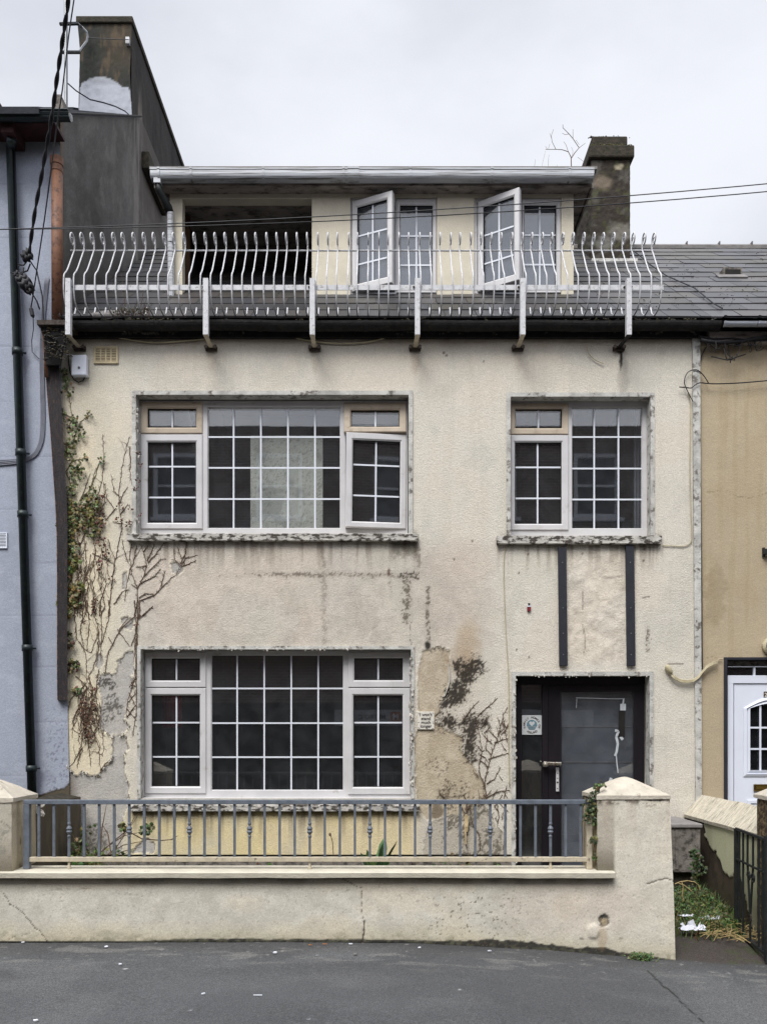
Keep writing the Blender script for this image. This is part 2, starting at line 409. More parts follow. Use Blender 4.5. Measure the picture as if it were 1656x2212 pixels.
me = pv.data; co = np.empty(len(me.vertices)*3); me.vertices.foreach_get('co', co); co = co.reshape(-1,3)
co[:,2] += zpav(co[:,0]); co[:,2] += np.clip(co[:,1]-5.9, 0, 1)*np.interp(co[:,0],[1.9,2.2],[0,.10])
me.vertices.foreach_set('co', co.ravel()); me.update()
tag(pv, kind='structure')
m_tar = M('plain_asphalt', srgb(76,76,77), .85, 3, .15, 220, .4)
mb = MB()
for (a, b) in ((-60,-3.6),(4.2,60)):
    mb.box(a, b, 3.7, 7.95, -.6, float(zpav(a if a > 0 else b)))
mb.build('pavement', m_tar); tag(bpy.data.objects['pavement.001'], kind='structure')
mb = MB(); mb.box(-60, 60, 3.55, 3.7, -.6, -.02); tag(mb.build('kerb', m_concrete), kind='structure')
mb = MB(); mb.box(-60, 60, -3.0, 3.55, -.6, -.14); tag(mb.build('road', m_tar), kind='structure')
mb = MB(); mb.box(-60, 60, -5.0, -3.0, -.6, -.02); tag(mb.build('pavement', m_tar), kind='structure')
mb = MB(); mb.box(-900, 900, -900, 900, -1.0, -.62); tag(mb.build('ground', m_tar), kind='structure')
m_soil = M('garden_soil', srgb(62,54,44), .95, 6, .35, 30, .8, c2=srgb(50,56,34), thr=.5)
# garden soil behind the low wall
gx, gy = axis(-3.2, 3.0, .05), axis(5.95, 7.98, .05)
def paint_soil(px, py, pos):
    p = Paint(px, py, srgb(66,58,48)); x, y = pos[...,0], pos[...,1]
    n = fbm(x*3, y*3, 21, 4); p.mix(ss(.45,.6,n), srgb(52,56,34)); p.c *= (.8+.4*fbm(x*9,y*9,22))[...,None]
    path = ss(1.95,2.15,x); p.d = (1-path)*(n*.06+.10+np.interp(y,[6,6.6,8],[0,0,.06])) + path*(zpav(x)+np.clip(y-5.9,0,1)*.10-.02+n*.015)
    return p
tag(sheet('garden_soil', m_smooth, None, (0,0,0), (1,0,0), (0,1,0), gx, gy, [], paint_soil, (0,0,1)), kind='structure')

# ------------------------------------------------------------------ CREAM HOUSE
house = thing('terraced_house', (0, DH, 0), 'derelict cream rendered terraced house with dormer and peeling stained front', 'house')
wc = lambda x0, x1, y0, y1: (X_(x0,DH), X_(x1,DH), Z_(y1,DH), Z_(y0,DH))
OP = {'ul': (294,883,853,1154), 'ur': (1101,1404,857,1157), 'lo': (304,888,1402,1725), 'dr': (1112,1402,1459,1905)}
holes = [wc(*OP[k]) for k in OP]
CL, CM, CR = crop(0,1295.8), crop(552.9,1295.8), crop(1103.1,1295.8)
def tr(c, pts): return [c(*q) for q in pts]
CREAM = srgb(199,193,181)
def paint_front(px, py, pos):
    p = Paint(px, py, CREAM); x, y = px, py; X, Zz = pos[...,0], pos[...,2]
    big = fbm(x/150, y/150, 1, 4); med = fbm(x/34, y/34, 2, 5); fine = fbm(x/6, y/6, 3, 3)
    # yellow cream at the left and low, pinkish grey mid wall, greyer bloom above
    p.mix(ss(320,180,x)*.55*ss(700,1000,y), srgb(211,196,158))
    p.mix(ss(1735,1760,y)*ss(260,290,x)*ss(920,880,x), srgb(207,191,148))
    mid = ss(1150,1215,y)*ss(1420,1390,y)*ss(240,340,x)*ss(1120,980,x)
    p.mix(mid*.60, srgb(184,173,162)); p.mix(mid*ss(.49,.64,med)*.40, srgb(160,151,141)); p.mix(mid*ss(.50,.60,fbm(x/7,y/7,61,3))*.22, srgb(150,140,130))
    p.mix(ss(.5,.66,big)*.35, srgb(189,184,168)); p.mix(ss(.5,.36,big)*.25, srgb(204,190,170))
    p.mix(ss(.52,.68,fbm(x/60,y/90,5,5))*.30*ss(700,760,y), srgb(176,172,162))
    p.mix(ss(880,950,x)*ss(1100,1000,x)*ss(1150,1200,y)*.35, srgb(186,174,160))
    # vertical rain streaks
    st = fbm(x/9, y/240, 7, 4); p.mix(ss(.57,.72,st)*.07, srgb(150,142,128)); p.c *= (.955+.09*fine)[...,None]
    # grime under the gutter, with its shadow painted into the dark top band
    p.mix(ss(765,722,y+(med-.5)*22)*.6, srgb(140,122,98)); p.mix(ss(742,718,y+(med-.5)*14)*.7, srgb(78,66,54))
    # weathering under the sills
    for (a, b, s0) in ((276,902,1166),(1075,1428,1173),(284,905,1752)):
        inx = ss(a-6,a+6,x)*ss(b+6,b-6,x)
        p.mix(inx*ss(s0+9,s0-2,y-(med-.5)*10)*ss(s0-30,s0,y)*.8, srgb(62,56,48))
        stt = fbm(x/8, y/120, 9, 3)
        p.mix(inx*ss(s0+85,s0,y)*ss(s0-10,s0+2,y)*ss(.46,.68,stt)*.62, srgb(112,100,86))
    p.mix(ss(840,852,x)*ss(908,898,x)*ss(1168,1174,y)*ss(1215,1180,y+(fine-.5)*30)*.75, srgb(70,66,52))
    # mould line and trails, mid wall
    m = ss(12,0,abs(y-1242-(med-.5)*6))*ss(400,600,x)*ss(908,896,x)
    p.mix(p.spots(m, 5, .47, 4)*.75, srgb(84,74,64)); p.mix(m*.22, srgb(130,118,104))
    p.mix(p.spots(p.ell(886,1245,24,10,5), 4, .42, 6)*.85, srgb(48,44,34))
    for (cx_, y0, y1, w, k) in ((878,1250,1345,13,.8),(924,1262,1390,7,.8),(1397,1350,1410,6,.8),(842,1240,1290,4,.5),(700,1180,1400,9,.35),(905,1180,1245,7,.5)):
        m = ss(w*1.6,0,abs(x-cx_-(fbm(y/30,x*0,3)-.5)*8))*ss(y0-8,y0+8,y)*ss(y1+12,y1-8,y)
        p.mix(p.spots(m, 4.5, .45, 8)*k, srgb(72,64,52)); p.mix(m*.18*k, srgb(120,108,94))
    p.mix(p.ell(923,1395,7,10,3)*.95, srgb(30,26,22)); p.mix(p.ell(840,1236,4,8,2)*.8, srgb(80,58,44))
    # tan exposed render between window and door
    tanp = tr(CM, [(1080,330),(1130,322),(1190,300),(1250,330),(1250,420),(1243,540),(1205,620),(1180,740),(1160,790),(1250,850),(1325,880),(1335,1000),(1420,1100),(1480,1200),(1480,1330),(1440,1330),(1400,1420),(1330,1460),(1200,1400),(1130,1430),(1050,1380),(1030,1200),(1035,1020),(1020,940),(1050,800),(1045,620),(1050,450)])
    mt, sdt = p.poly(tanp, 5, 8, 2, 2.2)
    p.mix(mt, srgb(170,157,137)); p.mix(mt*ss(.45,.62,med)*.5, srgb(188,177,157)); p.mix(mt*ss(.55,.42,fbm(x/20,y/30,14))*.45, srgb(148,133,112)); p.mix(mt*ss(1500,1640,y)*.25, srgb(188,176,152))
    p.d -= mt*.007; p.d += ss(3.5,0,abs(sdt+2))*.003; p.mix(ss(2.2,0,abs(sdt+1.5))*ss(.45,.6,fbm(x/12,y/12,41))*.6, srgb(218,210,194))
    p.mix(ss(1.6,0,abs(sdt-1))*.5*ss(.42,.55,fbm(x/16,y/16,48)), srgb(96,84,70))
    # rust wash
    p.mix(p.ell(*CM(1370,280),24,48,8,14,0,.6)*.55, srgb(164,142,114))
    p.mix(p.ell(*CM(1330,400),30,30,10)*.4, srgb(150,126,98))
    # black mould
    dens = np.zeros_like(x); wx, wy = p.warp(9, 13, 44)
    for pl in ([(1275,395),(1440,372),(1468,450),(1400,520),(1372,560),(1368,662),(1300,668),(1252,600),(1292,520)], [(1250,560),(1345,560),(1362,662),(1290,682),(1232,694),(1196,742),(1188,684),(1214,620)],
               [(1160,748),(1230,740),(1310,790),(1400,745),(1500,772),(1500,822),(1420,832),(1310,832),(1250,826),(1188,832)], [(1325,800),(1445,800),(1425,900),(1415,1050),(1358,1046),(1342,920)]):
        dens = np.maximum(dens, ss(-13, 13, polysd(wx, wy, tr(CM, pl))))
    dens *= .80+.20*ss(.38,.56,fbm(x/14,y/18,45,3)); thr = .76-.52*dens; n_ = .62*fbm(x/3.4,y/4.4,46,3,.7)+.38*p.r
    p.mix(dens*.42, srgb(118,102,82)); p.mix(ss(thr-.10,thr+.10,n_)*(dens > .02)*.92, srgb(42,36,30))
    p.mix(ss(.0,1,dens)*ss(.52,.66,n_)*.5, srgb(34,29,25))
    lowm = np.maximum(p.ell(*CM(1290,1240),45,30,14), p.ell(*CM(1300,1400),40,40,12))*.85; lowm = np.maximum(lowm, p.ell(*CM(1480,1450),20,50,8)*.9)
    p.mix(p.spots(lowm, 5, .50, 15, .08)*.8, srgb(52,46,36))
    p.mix(p.spots(p.ell(*CM(1180,1080),30,24,12)*.8, 6, .52, 18)*.7, srgb(72,60,46))
    p.mix(p.ell(*CM(1170,1370),12,22,5)*.7, srgb(84,70,56))
    # grey patch right of it, down by the door
    mg, sg = p.poly(tr(CM, [(1410,1340),(1480,1310),(1510,1400),(1560,1480),(1620,1520),(1620,1800),(1070,1800),(1095,1500),(1130,1430),(1240,1395),(1340,1400)]), 5, 9, 5)
    p.mix(mg*.85, srgb(166,158,144)); p.mix(mg*p.spots(mg*ss(.40,.60,fbm(x/20,y/26,23)), 4, .46, 22)*.75, srgb(74,68,58)); p.d -= mg*.006; p.mix(ss(2,0,abs(sg+1))*.6, srgb(205,197,180))
    # left: grey exposed render under the creeper
    for pts, s_ in ((tr(CL, [(825,335),(865,330),(870,450),(850,500),(862,560),(800,780),(845,820),(780,880),(700,870),(640,820),(655,650),(640,540),(650,480),(750,480),(760,400)]), 3),
                    (tr(CL, [(735,870),(812,880),(830,960),(803,1010),(815,1130),(838,1200),(830,1310),(800,1400),(785,1560),(790,1800),(380,1800),(430,1080),(455,1095),(500,1140),(530,1110),(560,1130),(640,1140),(660,1100),(720,1040)]), 7),
                    (tr(CL, [(880,1590),(960,1540),(1010,1590),(990,1640),(860,1640)]), 9), (tr(CL, [(625,360),(660,350),(665,420),(640,470),(622,430)]), 10),
                    ([(368,1216),(378,1212),(392,1218),(394,1232),(384,1244),(374,1236)], 12), ([(262,1335),(276,1330),(288,1345),(283,1362),(266,1352)], 14), ([(265,1236),(273,1232),(277,1258),(268,1280),(264,1262)], 15)):
        mm, sm = p.poly(pts, 4, 7, s_, 1.0)
        p.mix(mm, srgb(170,166,160)); p.mix(mm*ss(.5,.65,fbm(x/11,y/11,s_))*.35, srgb(150,146,140)); p.mix(mm*ss(.5,.38,med)*.4, srgb(182,176,166))
        p.d -= mm*.009; p.d += ss(3,0,abs(sm+2))*.002; p.mix(ss(1.4,0,abs(sm-.8))*.6, srgb(92,84,74)); p.mix(ss(1.8,0,abs(sm+1.6))*.5, srgb(222,212,186))
    p.mix(p.spots(p.ell(*CL(690,540),22,14,8), 4, .45, 3)*.9, srgb(66,62,58)); p.mix(p.spots(p.ell(*CL(720,700),20,38,8), 4, .47, 4)*.85, srgb(78,74,68))
    p.mix(p.spots(p.ell(*CL(600,1540),38,36,8), 5, .5, 5)*.75, srgb(78,72,64)); p.mix(ss(1690,1900,y)*ss(290,190,x)*.4, srgb(124,116,104)); p.mix(ss(178,150,x)*ss(1640,1700,y)*.7, srgb(86,76,62))
    # brackets' drips
    for (bx, by, k) in ((172,757,.35),(456,757,.3),(680,760,.3),(897,760,.5),(1118,757,.25)):
        p.mix(p.ell(bx,by+22,9,26,4)*k*.7, srgb(150,128,104))
    p.mix(p.ell(1338,756,8,7,4)*.95, srgb(26,22,20)); p.mix(p.ell(1339,776,3.2,22,3)*.95, srgb(26,22,20)); p.mix(p.ell(1345,815,12,42,6)*.28, srgb(112,104,94))
    # cracks, screw holes, crazing over the door
    for pts, w, k in (([(1258,1276),(1258,1316)],1.2,.8), ([(1258,1350),(1262,1372),(1262,1400),(1260,1412)],1.2,.8), ([(886,1350),(885,1380),(889,1392)],1,.7), ([(1300,1246),(1318,1248),(1344,1244)],3,.5), ([(1390,1180),(1392,1172)],1.5,.7), ([(1388,1290),(1402,1288)],1.6,.7), ([(1438,1436),(1460,1433),(1475,1434)],1.0,.8)):
        p.mix(p.line(pts, w, 2, 6)*k, srgb(70,54,44))
    for (a, b) in ((1140,1197),(1257,1196),(1120,1238),(1391,1186),(1389,1211),(1142,1420),(1115,1403),(980,1208),(1020,1168),(1044,780),(958,762),(964,768)):
        p.mix(p.ell(a,b,2.2,2.6,1)*.85, srgb(72,54,46))
    over = ss(1180,1210,y)*ss(1450,1420,y)*ss(1215,1235,x)*ss(1360,1345,x)
    p.mix(over*.25, srgb(205,190,172)); p.d += over*(fbm(x/22,y/30,33,3)-.5)*.022; p.mix(over*ss(.60,.7,fbm(x/20,y/12,35))*.3, srgb(160,148,134))
    p.d += (med-.5)*.006*ss(1180,1230,y)
    p.c *= (1+(p.r-.5)*.10)[...,None]; p.d += (p.r-.5)*.0016
    # splash zone
    p.mix(ss(1830,1850,y)*.0, srgb(90,84,74))
    return p
gu = axis(X_(131,DH), X_(1511,DH), .012, [h for q in holes for h in q[:2]]); gv = axis(Z_(1846,DH), Z_(716,DH), .012, [h for q in holes for h in q[2:]])
sheet('wall', m_render, house, (0,DH,0), (1,0,0), (0,0,1), gu, gv, holes, paint_front, (0,-1,0), reveal=.24)
# plinth under the render (set back), corner strip
mb = MB(); mb.box(X_(131,DH), X_(1112,DH)-.002, DH+.025, DH+.2, -.1, Z_(1846,DH)-.001); mb.box(X_(1402,DH), X_(1511,DH), DH+.025, DH+.2, -.1, Z_(1846,DH)-.001)
mb.build('plinth', m_concrete, house)
mb = MB(); mb.hexa([(X_(1493,DH),DH-.022,5.45),(X_(1509.5,DH),DH-.022,5.45),(X_(1509.5,DH),DH-.002,5.45),(X_(1493,DH),DH-.002,5.45)],
                   [(X_(1500,DH),DH-.022,.85),(X_(1513,DH),DH-.022,.85),(X_(1513,DH),DH-.002,.85),(X_(1500,DH),DH-.002,.85)])
mb.build('corner_strip', m_flaky, house)
# shells of the house behind the front
mb = MB()
mb.box(-3.16, 3.12, 14.9, 15.1, -.1, 5.6); mb.box(2.95, 3.11, DH+.25, 14.9, -.1, 5.55); mb.box(-3.13, -2.99, DH+.25, 14.9, -.1, 5.55)
mb.build('back_wall', m_room, house)
mb = MB()
mb.box(-2.985, 2.945, DH+.26, 11.2, 2.70, 2.95); mb.box(-2.985, 2.945, DH+.26, 11.2, .15, .25)
mb.box(-2.985, 2.945, DH+.26, 8.4, 5.30, 5.34); mb.box(.25, .37, DH+.26, 11.2, .25, 5.3); mb.box(-2.985, 2.945, 11.2, 11.3, .15, 5.3)
mb.build('interior', m_room, house)

# windows -------------------------------------------------------------------
YW = DH + .115
def rect(x0, x1, y0, y1, Y): return (X_(x0,Y), X_(x1,Y), Z_(y1,Y), Z_(y0,Y))
def make_window(outer, lights, mat, parent=house, Y=YW, gm=None, barw=3.4):
    """outer px rect (x0,x1,y0,y1); lights: dict(o=outer sash or None, g=glass rect, v=[..], h=[..], mat, T)"""
    gm = gm or m_glass
    frame = MB(); ro = rect(*outer, Y)
    # outer frame: head, cill, jambs, mullions
    hs = []
    for L in lights: hs.append(rect(*(L['o'] or L['g']), Y))
    xs = sorted({ro[0], ro[1]} | {h[0] for h in hs} | {h[1] for h in hs}); zs = sorted({ro[2], ro[3]} | {h[2] for h in hs} | {h[3] for h in hs})
    for i in range(len(xs)-1):
        run = None
        cells = []
        for j in range(len(zs)-1):
            cx_, cz_ = (xs[i]+xs[i+1])/2, (zs[j]+zs[j+1])/2
            solid = not any(h[0] < cx_ < h[1] and h[2] < cz_ < h[3] for h in hs)
            cells.append(solid)
        j = 0
        while j < len(cells):
            if cells[j]:
                k = j
                while k+1 < len(cells) and cells[k+1]: k += 1
                frame.box(xs[i], xs[i+1], Y, Y+.06, zs[j], zs[k+1]); j = k+1
            else: j += 1
    fr = frame.build('window', mat, parent)
    for L in lights:
        T = L.get('T'); g = rect(*L['g'], Y)
        if L['o']:
            s = MB(); s.ring(rect(*L['o'], Y), g, Y-.014, Y+.045, .010, T); s.build('sash', L.get('mat', mat), fr)
            gk = MB(); gg = (g[0]-.001,g[1]+.001,g[2]-.001,g[3]+.001); gi = (g[0]+.006,g[1]-.006,g[2]+.006,g[3]-.006)
            gk.ring(gg, gi, Y+.004, Y+.02, .001, T); gk.build('gasket', m_dark, fr)
        else:
            s = MB(); gi = (g[0]+.008,g[1]-.008,g[2]+.008,g[3]-.008); s.ring((g[0]-.002,g[1]+.002,g[2]-.002,g[3]+.002), gi, Y+.012, Y+.03, .004, T); s.build('glazing_bead', mat, fr)
        pn = MB(); pn.box(g[0]-.004, g[1]+.004, Y+.022, Y+.042, g[2]-.004, g[3]+.004, T); pn.build('pane', L.get('gm', gm), fr)
        bw = barw*Y/FP/2; bm = MB(); yb = (Y+.0160, Y+.0205)
        for vx in L['v']:
            x = X_(vx, Y); bm.box(x-bw, x+bw, yb[0], yb[1], g[2], g[3], T)
        for hy in L['h']:
            z = Z_(hy, Y); bm.box(g[0], g[1], yb[0]-.001, yb[1]-.001, z-bw, z+bw, T)
        if L['v'] or L['h']: bm.build('glazing_bars', m_bar, fr)
    return fr
def hinge(x, Y, deg, roll=0, z=0):
    t = Matrix.Translation((x, Y, z)); return t @ Matrix.Rotation(R(deg), 4, 'Z') @ Matrix.Rotation(R(roll), 4, 'Y') @ t.inverted()
def toph(z, Y, deg, x=0, roll=0):
    t = Matrix.Translation((x, Y, z)); return t @ Matrix.Rotation(R(deg), 4, 'X') @ Matrix.Rotation(R(roll), 4, 'Y') @ t.inverted()
w1 = make_window((301,880,866,1155), [
    dict(o=(305,438,869,937), g=(319.5,424,883,924), v=[371.6], h=[], mat=m_upvcy),
    dict(o=(305,438,939.5,1143), g=(319.5,424,955.5,1129.7), v=[371.6], h=[1006.9,1073.6], mat=m_upvc),
    dict(o=None, g=(448,735.5,879.3,1141.4), v=[504,563,621.5,680], h=[942.8,1009.5,1077]),
    dict(o=(743,877,871,937), g=(758,862,887,924.5), v=[810.5], h=[], mat=m_upvcy, T=toph(Z_(871,YW), YW, -5.5)),
    dict(o=(746,876,940,1143), g=(760,862.7,955,1130), v=[810.6], h=[1006.9,1073], T=hinge(X_(876,YW), YW, 5.5, .5, Z_(1143,YW)))], m_upvc)
tag(w1, 'upper wide window with a sagging right sash')
w2 = make_window((1100,1397,868,1157), [
    dict(o=(1102,1226.6,872,939), g=(1112,1212.6,884,925.4), v=[1162.5], h=[], mat=m_upvcy),
    dict(o=(1102,1226.6,941,1145.7), g=(1111,1212,956,1132), v=[1161], h=[1008.5,1075.6]),
    dict(o=None, g=(1234,1387.5,878.7,1142), v=[1283.4,1335.8], h=[942.8,1011,1078])], m_upvc)
w3 = make_window((312,888,1406,1724), [
    dict(o=(314,445.7,1409,1485), g=(328,432.3,1422.7,1470), v=[380.6], h=[]),
    dict(o=(314,445.7,1487,1714), g=(328,432.3,1502,1698.8), v=[380.6], h=[1561,1635]),
    dict(o=None, g=(455.7,742,1414,1708), v=[511.8,570.3,628.7,687], h=[1487,1562,1635.7]),
    dict(o=(752,886,1409,1485), g=(765,869.4,1422,1469.4), v=[816.6], h=[]),
    dict(o=(752,886,1487,1716), g=(763,869.4,1502,1700), v=[816.6], h=[1561,1635])], m_upvc)
# surrounds and sills
def surround(px, w, bottom):
    x0,x1,y0,y1 = px; o = rect(x0-w, x1+w, y0-w, y1, DH); i = rect(x0+.8, x1-.8, y0+.8, y1, DH); m = MB(); yf = DH-.014
    m.box(o[0], i[0], yf, DH+.1, i[2], o[3]); m.box(i[1], o[1], yf, DH+.1, i[2], o[3]); m.box(i[0], i[1], yf, DH+.1, i[3], o[3]); return m
for k, w_ in (('ul',8),('ur',8),('lo',6.5),('dr',8)):
    surround(OP[k], w_, 0).build('surround', m_flaky, house)
for (a, b, c, d) in ((274,902,1151,1168),(1073,1429,1156,1174.5),(281,906,1738,1753)):
    Y0 = DH-.055; m = MB(); r = rect(a,b,c,d,Y0); m.box(r[0], r[1], Y0, DH+.114, r[2], r[3]-.004); 
    m.build('sill', m_flakyd, house, bevel=.006)
mb = MB(); r = rect(303,888,1723,1740,DH+.02); mb.box(r[0]+.005, r[1]-.005, DH+.03, DH+.13, r[2]-.01, r[3]-.002); mb.build('cill_board', m_upvc, house)
# flaking lumps along the reveals: torn paint curls
fl = MB(); rnd = random.Random(5)
def curl(mb, x, z, s, Y=DH-.02):
    a = rnd.uniform(0, 6.28); pts = []
    n = 6
    for k in range(n):
        t = a+k*6.283/n; r_ = s*rnd.uniform(.5,1.3); pts.append((x+r_*math.cos(t)*.6, Y-rnd.uniform(0,.018), z+r_*math.sin(t)))
    b = [(p[0]+.003, p[1]+.012, p[2]) for p in pts]
    mb.add(pts+b, [tuple(range(n)), tuple(range(2*n-1,n-1,-1))]+[(j,j+n,(j+1)%n+n,(j+1)%n) for j in range(n)])
for k in range(46):
    y = rnd.uniform(1420,1700); x = 887+rnd.uniform(-4,3); q = P(x,y,DH); curl(fl, q.x, q.z, rnd.uniform(.008,.026))
for k in range(14):
    y = rnd.uniform(870,1150); x = 298+rnd.uniform(-4,4); q = P(x,y,DH); curl(fl, q.x, q.z, rnd.uniform(.006,.02))
for k in range(26):
    y = rnd.uniform(1460,1880); q = P(1111+rnd.uniform(-2,3),y,DH); curl(fl, q.x, q.z, rnd.uniform(.006,.02))
for k in range(40):
    q = P(rnd.uniform(310,885),1402+rnd.uniform(-1,4),DH); curl(fl, q.x, q.z, rnd.uniform(.005,.014))
for k in range(30):
    q = P(rnd.uniform(1120,1395),1460+rnd.uniform(-1,3),DH); curl(fl, q.x, q.z, rnd.uniform(.005,.012))
def edge_chips(pts, n, smin=.004, smax=.012):
    for k in range(n):
        i = rnd.randrange(len(pts)-1); (a,b),(c,d) = pts[i],pts[i+1]; u_ = rnd.random(); q = P(a+(c-a)*u_+rnd.gauss(0,1.4), b+(d-b)*u_+rnd.gauss(0,1.4), DH); curl(fl, q.x, q.z, rnd.uniform(smin,smax), DH-.004)
edge_chips(tr(CL, [(825,335),(750,400),(750,480),(650,480),(640,540)]), 14); edge_chips(tr(CL, [(640,820),(700,870),(780,880),(845,820),(800,780),(860,560),(870,450)]), 26)
edge_chips(tr(CL, [(430,1080),(455,1095),(500,1140),(530,1110),(560,1130),(640,1140),(660,1100),(720,1040),(735,870)]), 36, .005, .016); edge_chips(tr(CL, [(812,880),(830,960),(803,1010),(815,1130),(838,1200),(830,1310)]), 18)
edge_chips(tr(CM, [(1080,330),(1130,322),(1190,300),(1250,330)]), 10); edge_chips(tr(CM, [(1243,540),(1205,620),(1180,740),(1160,790)]), 10)
# big curled flap of paint beside the mould
pts = tr(CM, [(1244,405),(1250,440),(1254,490),(1252,530),(1240,570),(1222,620)])
for (a, b) in zip(pts[:-1], pts[1:]):
    A, B = P(*a,DH-.024), P(*b,DH-.024); A2, B2 = P(a[0]-3,a[1]+3,DH-.004), P(b[0]-3,b[1]+3,DH-.004)
    fl.hexa([A,B,B2,A2],[q+Vector((0,.004,0)) for q in (A,B,B2,A2)])
m_flake = M('loose_paint_flakes', srgb(180,175,166), .8, 30, .2, 60, .3)
tag(fl.build('loose_paint', m_flake, house), kind='stuff')

# front door ------------------------------------------------------------------
YD = DH+.14
def R3(x0,x1,y0,y1,Y): return rect(x0,x1,y0,y1,Y)
mb = MB(); o = R3(1111,1403,1461,1908,YD)
g1 = R3(1125.8,1171,1479,1880,YD); g2 = R3(1183,1397,1478,1900,YD)
xs = [o[0], g1[0], g1[1], g2[0], g2[1], o[1]]
mb.box(o[0], o[1], YD, YD+.08, g1[3], o[3]); mb.box(o[0], g1[0], YD, YD+.08, o[2], g1[3]-.001); mb.box(g1[1], g2[0], YD, YD+.08, o[2], g1[3]-.001); mb.box(g2[1], o[1], YD, YD+.08, o[2], g1[3]-.001)
door = mb.build('door', m_door, house)
mb = MB(); mb.ring((g2[0],g2[1],g2[2],g2[3]-.002), R3(1212.6,1369,1494.4,1868,YD), YD+.012, YD+.06, .008); mb.build('door_leaf', m_door, door)
gr = R3(1212,1370,1494,1869,YD); mb = MB(); mb.box(gr[0],gr[1],YD+.03,YD+.045,gr[2],gr[3]); mb.build('pane', m_glass_door, door)
gr = R3(1125,1172,1478,1881,YD); mb = MB(); mb.box(gr[0],gr[1],YD+.03,YD+.045,gr[2],gr[3]); mb.build('sidelight', m_glass, door)
# wired sheet behind the door glass
mb = MB(); gr = R3(1205,1376,1488,1875,YD); mb.box(gr[0],gr[1],YD+.11,YD+.13,gr[2],gr[3]); 
m_frost = M('grey_backing_sheet', srgb(68,72,80), .6, 3, .2, 60, .1, stretch=(1,1,.4)); mb.build('backing_sheet', m_frost, door)
mb = MB()
for y in (1569, 1647): q = P(1212,y,YD); mb.box(gr[0]+.03, gr[1]-.03, YD+.1, YD+.109, q.z-.003, q.z+.003)
mb.build('sheet_seam', m_lead, door)
mb = MB(); q0 = P(1173,1649,YD-.05); q1 = P(1211,1650,YD-.05)
mb.tube([q0, q1], .018, 8); mb.lathe(tuple(P(1177,1651,YD-.05)+Vector((0,0,-.03))), [(.01,0),(.028,.01),(.032,.03),(.026,.05),(.01,.06)], 12)
mb.tube([P(1203,1652,YD-.05), P(1203,1652,YD+.02)], .012, 8); mb.build('handle', m_chrome, door)
mb = MB(); r = R3(1200,1206.5,1658,1710,YD-.0); mb.box(r[0],r[1],YD-.008,YD+.013,r[2],r[3]); hp = mb.build('handle_plate', m_upvc, door, bevel=.006)
for y in (1670,1681,1690,1703): mb = MB(); q = P(1203,y,YD); mb.tube([(q.x,YD-.010,q.z),(q.x,YD-.006,q.z)], .006 if y != 1690 else .010, 8); mb.build('keyhole', m_dark, door)
# tape remains on the door glass
YT = YD+.028
def strip(mb, pts, w, Y):
    for (a, b) in zip(pts[:-1], pts[1:]):
        A, B = P(*a,Y), P(*b,Y); d = (B-A).normalized(); n_ = Vector((-d.z,0,d.x))*w
        mb.hexa([A-n_,B-n_,B+n_,A+n_],[q+Vector((0,.0015,0)) for q in (A-n_,B-n_,B+n_,A+n_)])
for pts_, w_, dy in (([(420,634),(520,636),(640,640),(735,640)],.0028,0), ([(728,640),(724,672)],.008,0), ([(724,672),(724,715)],.028,.003), ([(708,886),(722,905)],.014,0), ([(425,640),(422,700)],.0022,0),
                     ([(672,845),(695,850),(680,885),(690,930),(682,985),(672,1010)],.012,.006), ([(680,1000),(684,1060),(692,1120)],.005,.004), ([(648,1152),(640,1175)],.014,0)):
    tp = MB(); strip(tp, tr(CR, pts_), w_, YT-dy); tp.build('tape_strip', m_tape, door)
tb = MB(); strip(tb, tr(CR, [(716,718),(714,886)]), .032, YT-.001); tb.build('black_tape', m_dark, door)
mb = MB(); mb.box(-3.0+5.1, -3.0+5.3, YD+.02, YD+.03, 0, .01)

# sticker with circular lettering, on the sidelight
def lbl(name, px, Y, label, cat, mat, th=.004, bev=0):
    r = rect(*px, Y); m = MB(); m.box(r[0],r[1],Y,Y+th,r[2],r[3]); o = m.build(name, mat, None, bevel=bev); return tag(o, label, cat)
st = lbl('sticker', (1126.8,1169,1545,1587), YD+.0245, 'square white sticker with a heart emblem on the dark door sidelight', 'sticker', m_sticker)
c0 = P(1148,1566,YD+.024); rr_ = .066
tx = MB()
def arc_text(s, r, a0, a1, flip):
    n = len(s)
    for k, ch in enumerate(s):
        if ch == ' ': continue
        a = a0+(a1-a0)*k/(n-1); ca, sa = math.cos(R(a)), math.sin(R(a))
        cxp, czp = c0.x+r*ca, c0.z+r*sa; rot = R(a-90) if not flip else R(a+90)
        def fn(co, cxp=cxp, czp=czp, rot=rot): 
            return (cxp+co.x*math.cos(rot)-co.y*math.sin(rot), c0.y-.001-co.z, czp+co.x*math.sin(rot)+co.y*math.cos(rot))
        text_mb(ch, .028, tx, fn, .0008, .0006)
arc_text('FAMILY HOMES OF', .067, 200, -20, False); arc_text('IRELAND', .086, 235, 305, True)
tx.build('lettering', m_ink, st)
mb = MB(); n = 24
circ = [(c0.x+.052*math.cos(2*math.pi*k/n), c0.z+.052*math.sin(2*math.pi*k/n)) for k in range(n)]
circ = [(x, max(z, c0.z-.012)) for x, z in circ]; mb.prism(circ, c0.y-.0016, c0.y-.0004); 
for k in range(4): mb.box(c0.x-.045+.006*k, c0.x+.045-.006*k, c0.y-.0016, c0.y-.0004, c0.z-.022-.009*k, c0.z-.017-.009*k)
mb.build('emblem', m_teal, st)
hp_ = []
for k in range(28):
    t = 2*math.pi*k/28; hp_.append((c0.x+.0021*16*math.sin(t)**3*.85, c0.z+.014+.0021*(13*math.cos(t)-5*math.cos(2*t)-2*math.cos(3*t)-math.cos(4*t))*.85))
